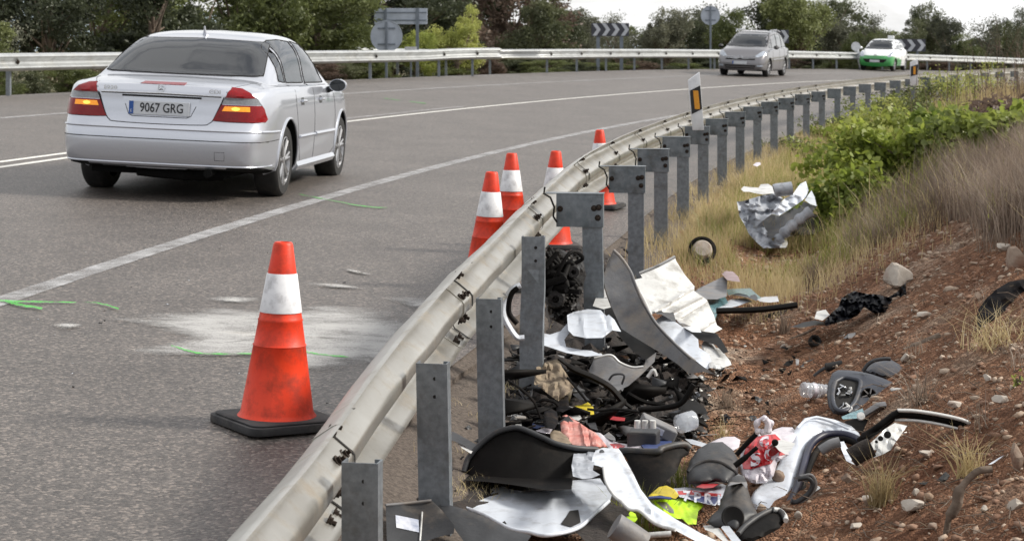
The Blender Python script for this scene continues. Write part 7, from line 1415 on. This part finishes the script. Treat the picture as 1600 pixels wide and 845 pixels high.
tuft_thing(1270, 450, .2, 80, .05, 'purple', 'upright dry weed left of the bin liner', .5); tuft_thing(1140, 640, .1, 60, .06, 'purple', 'small weed at the edge of the heap'); tuft_thing(1555, 545, .15, 110, .15, 'straw', 'dry yellowish weed clump below the black textile', 1.3)
tuft_thing(1130, 690, .1, 40, .04, 'straw', 'few stalks behind the black barrel', 1.0); tuft_thing(1210, 395, .22, 160, .12, 'straw', 'grass tuft in front of the crushed wreck panel', .8)
# leafy shrubs on the bank
def leafy(u, v, w, h, n, lf, m, lb, seed, name='leafy_shrub', stems=True, depth=.6, nside=6):
    w, h, n = w*1.15, h*(1.25 if seed in (1, 2, 3, 4, 5, 9, 14, 15, 40, 41) else .9), int(n*1.15)
    g_ = G(u, v); k = g_.y/FPX; W_, H_ = w*k, h*k; r = np.random.default_rng(seed); q = r.normal(size=(26, 3))*[.30, .30, .22]; q[:, 2] = np.abs(q[:, 2])+.12+.35*r.random(26)
    idx = r.integers(26, size=n); P_ = q[idx]+r.normal(size=(n, 3))*.10; P_[:, 2] = np.clip(P_[:, 2], .03, 1); P_ *= [W_, W_*depth, H_]
    V, F = leaves_np(P_, lf, nside, flat=1.5); th_ = thing(name, lb, 'shrub', (g_.x, g_.y+.1, g_.z-.03), 'green shrubs on the bank')
    me = npmesh('foliage', V, F, nside); o = bpy.data.objects.new('foliage', me); COL.objects.link(o); me.materials.append(M['leaf_'+m]); o.parent = th_
    b = MB(); 
    for c in q[::2]: b.tube([(0, 0, 0), (c[0]*W_*.4, c[1]*W_*.3, c[2]*H_*.6), (c[0]*W_, c[1]*W_*depth, c[2]*H_)], [.010, .006, .003], 5)
    b.build('stems', 'bark', th_, local=True)
leafy(1330, 350, 110, 90, 1500, .030, 'vine', 'broad leaved bright green shrub right of the crushed wreck panel', 1)
leafy(1388, 310, 130, 100, 1700, .032, 'vine', 'bright green shrub with round leaves above the dry brush', 2)
leafy(1445, 285, 120, 90, 1400, .032, 'vine', 'yellow green shrub at the top of the dry brush', 3)
leafy(1520, 262, 140, 80, 1300, .034, 'bright', 'dull green leafy shrub on the bank near the right edge', 4)
leafy(1585, 258, 110, 84, 1200, .034, 'bright', 'narrow leaved green shrub cut by the right edge of the picture', 5)
leafy(1360, 225, 110, 80, 1700, .034, 'bright', 'bushy green shrub beside the middle of the near rail', 6, nside=4)
leafy(1300, 262, 90, 60, 1200, .03, 'bright', 'low yellow green weeds near the spaced posts', 7, nside=4)
leafy(1490, 182, 100, 95, 2000, .04, 'bright', 'feathery green bush near the end of the near rail', 8, nside=4)
leafy(1430, 215, 100, 70, 1300, .036, 'mid', 'green undergrowth left of the dull green shrub', 9, nside=4)
leafy(1602, 606, 16, 40, 30, .010, 'bright', 'sprig of bright leaves at the right edge of the slope', 10)
leafy(1230, 240, 70, 40, 500, .026, 'mid', 'small weeds growing at the base of the middle posts', 11, nside=4)
leafy(1550, 215, 120, 60, 1200, .04, 'brown', 'dry brown bush behind the dull green shrub', 12, nside=4)
leafy(1575, 190, 130, 50, 1000, .05, 'brown', 'mixed brown and green scrub high on the bank at the right', 13, nside=4)
leafy(1480, 232, 120, 66, 1500, .036, 'bright', 'yellowish green scrub just above the dry brush', 14, nside=6)
leafy(1400, 258, 110, 60, 1300, .032, 'bright', 'yellowish green scrub between the two leafy shrubs', 15, nside=6)
leafy(1320, 215, 80, 50, 800, .034, 'mid', 'green scrub touching the posts halfway along the near rail', 16, nside=4)
leafy(1420, 165, 80, 50, 900, .045, 'mid', 'scrub in front of the last posts of the near rail', 17, nside=4)
for i, (u, v, w, h, kd, lb) in enumerate([(1545, 240, 130, 70, 'vine', 'broad leaved green shrub above the brush near the right edge'), (1600, 225, 110, 60, 'brown', 'tall brownish scrub cut by the right edge'), (1450, 205, 110, 66, 'bright', 'yellowish shrub behind the bright round leaved one'), (1530, 165, 110, 60, 'bright', 'yellow green scrub below the outer rail at the right'), (1595, 160, 80, 44, 'brown', 'dry brown scrub at the right edge near the far rail'), (1370, 182, 80, 46, 'bright', 'scrub creeping up to the middle posts'), (1285, 225, 60, 34, 'greeng', 'weeds at the foot of the middle posts')]):
    leafy(u, v, w, h, 1300, .036, kd, lb, 40+i, nside=6 if kd == 'vine' else 4)
for i, (u, vt, w, kd) in enumerate([(880, 24, 120, 'olive'), (950, 40, 130, 'mid'), (1015, 44, 120, 'olive'), (1070, 38, 120, 'mid'), (1130, 26, 130, 'olive'), (1300, 30, 140, 'olive'), (1350, 40, 120, 'mid'), (1400, 46, 120, 'olive'), (1470, 44, 120, 'mid'), (1530, 56, 120, 'olive'), (1590, 44, 120, 'mid')]):
    tree(u, vt, 29, w, kd, i+1, f"low {DESC[kd]} tree in the back row {where(u)}" + (', right hand one' if u in (1070, 1350, 1530, 1590, 1015) else ''), group='trees beyond the outer guardrail')
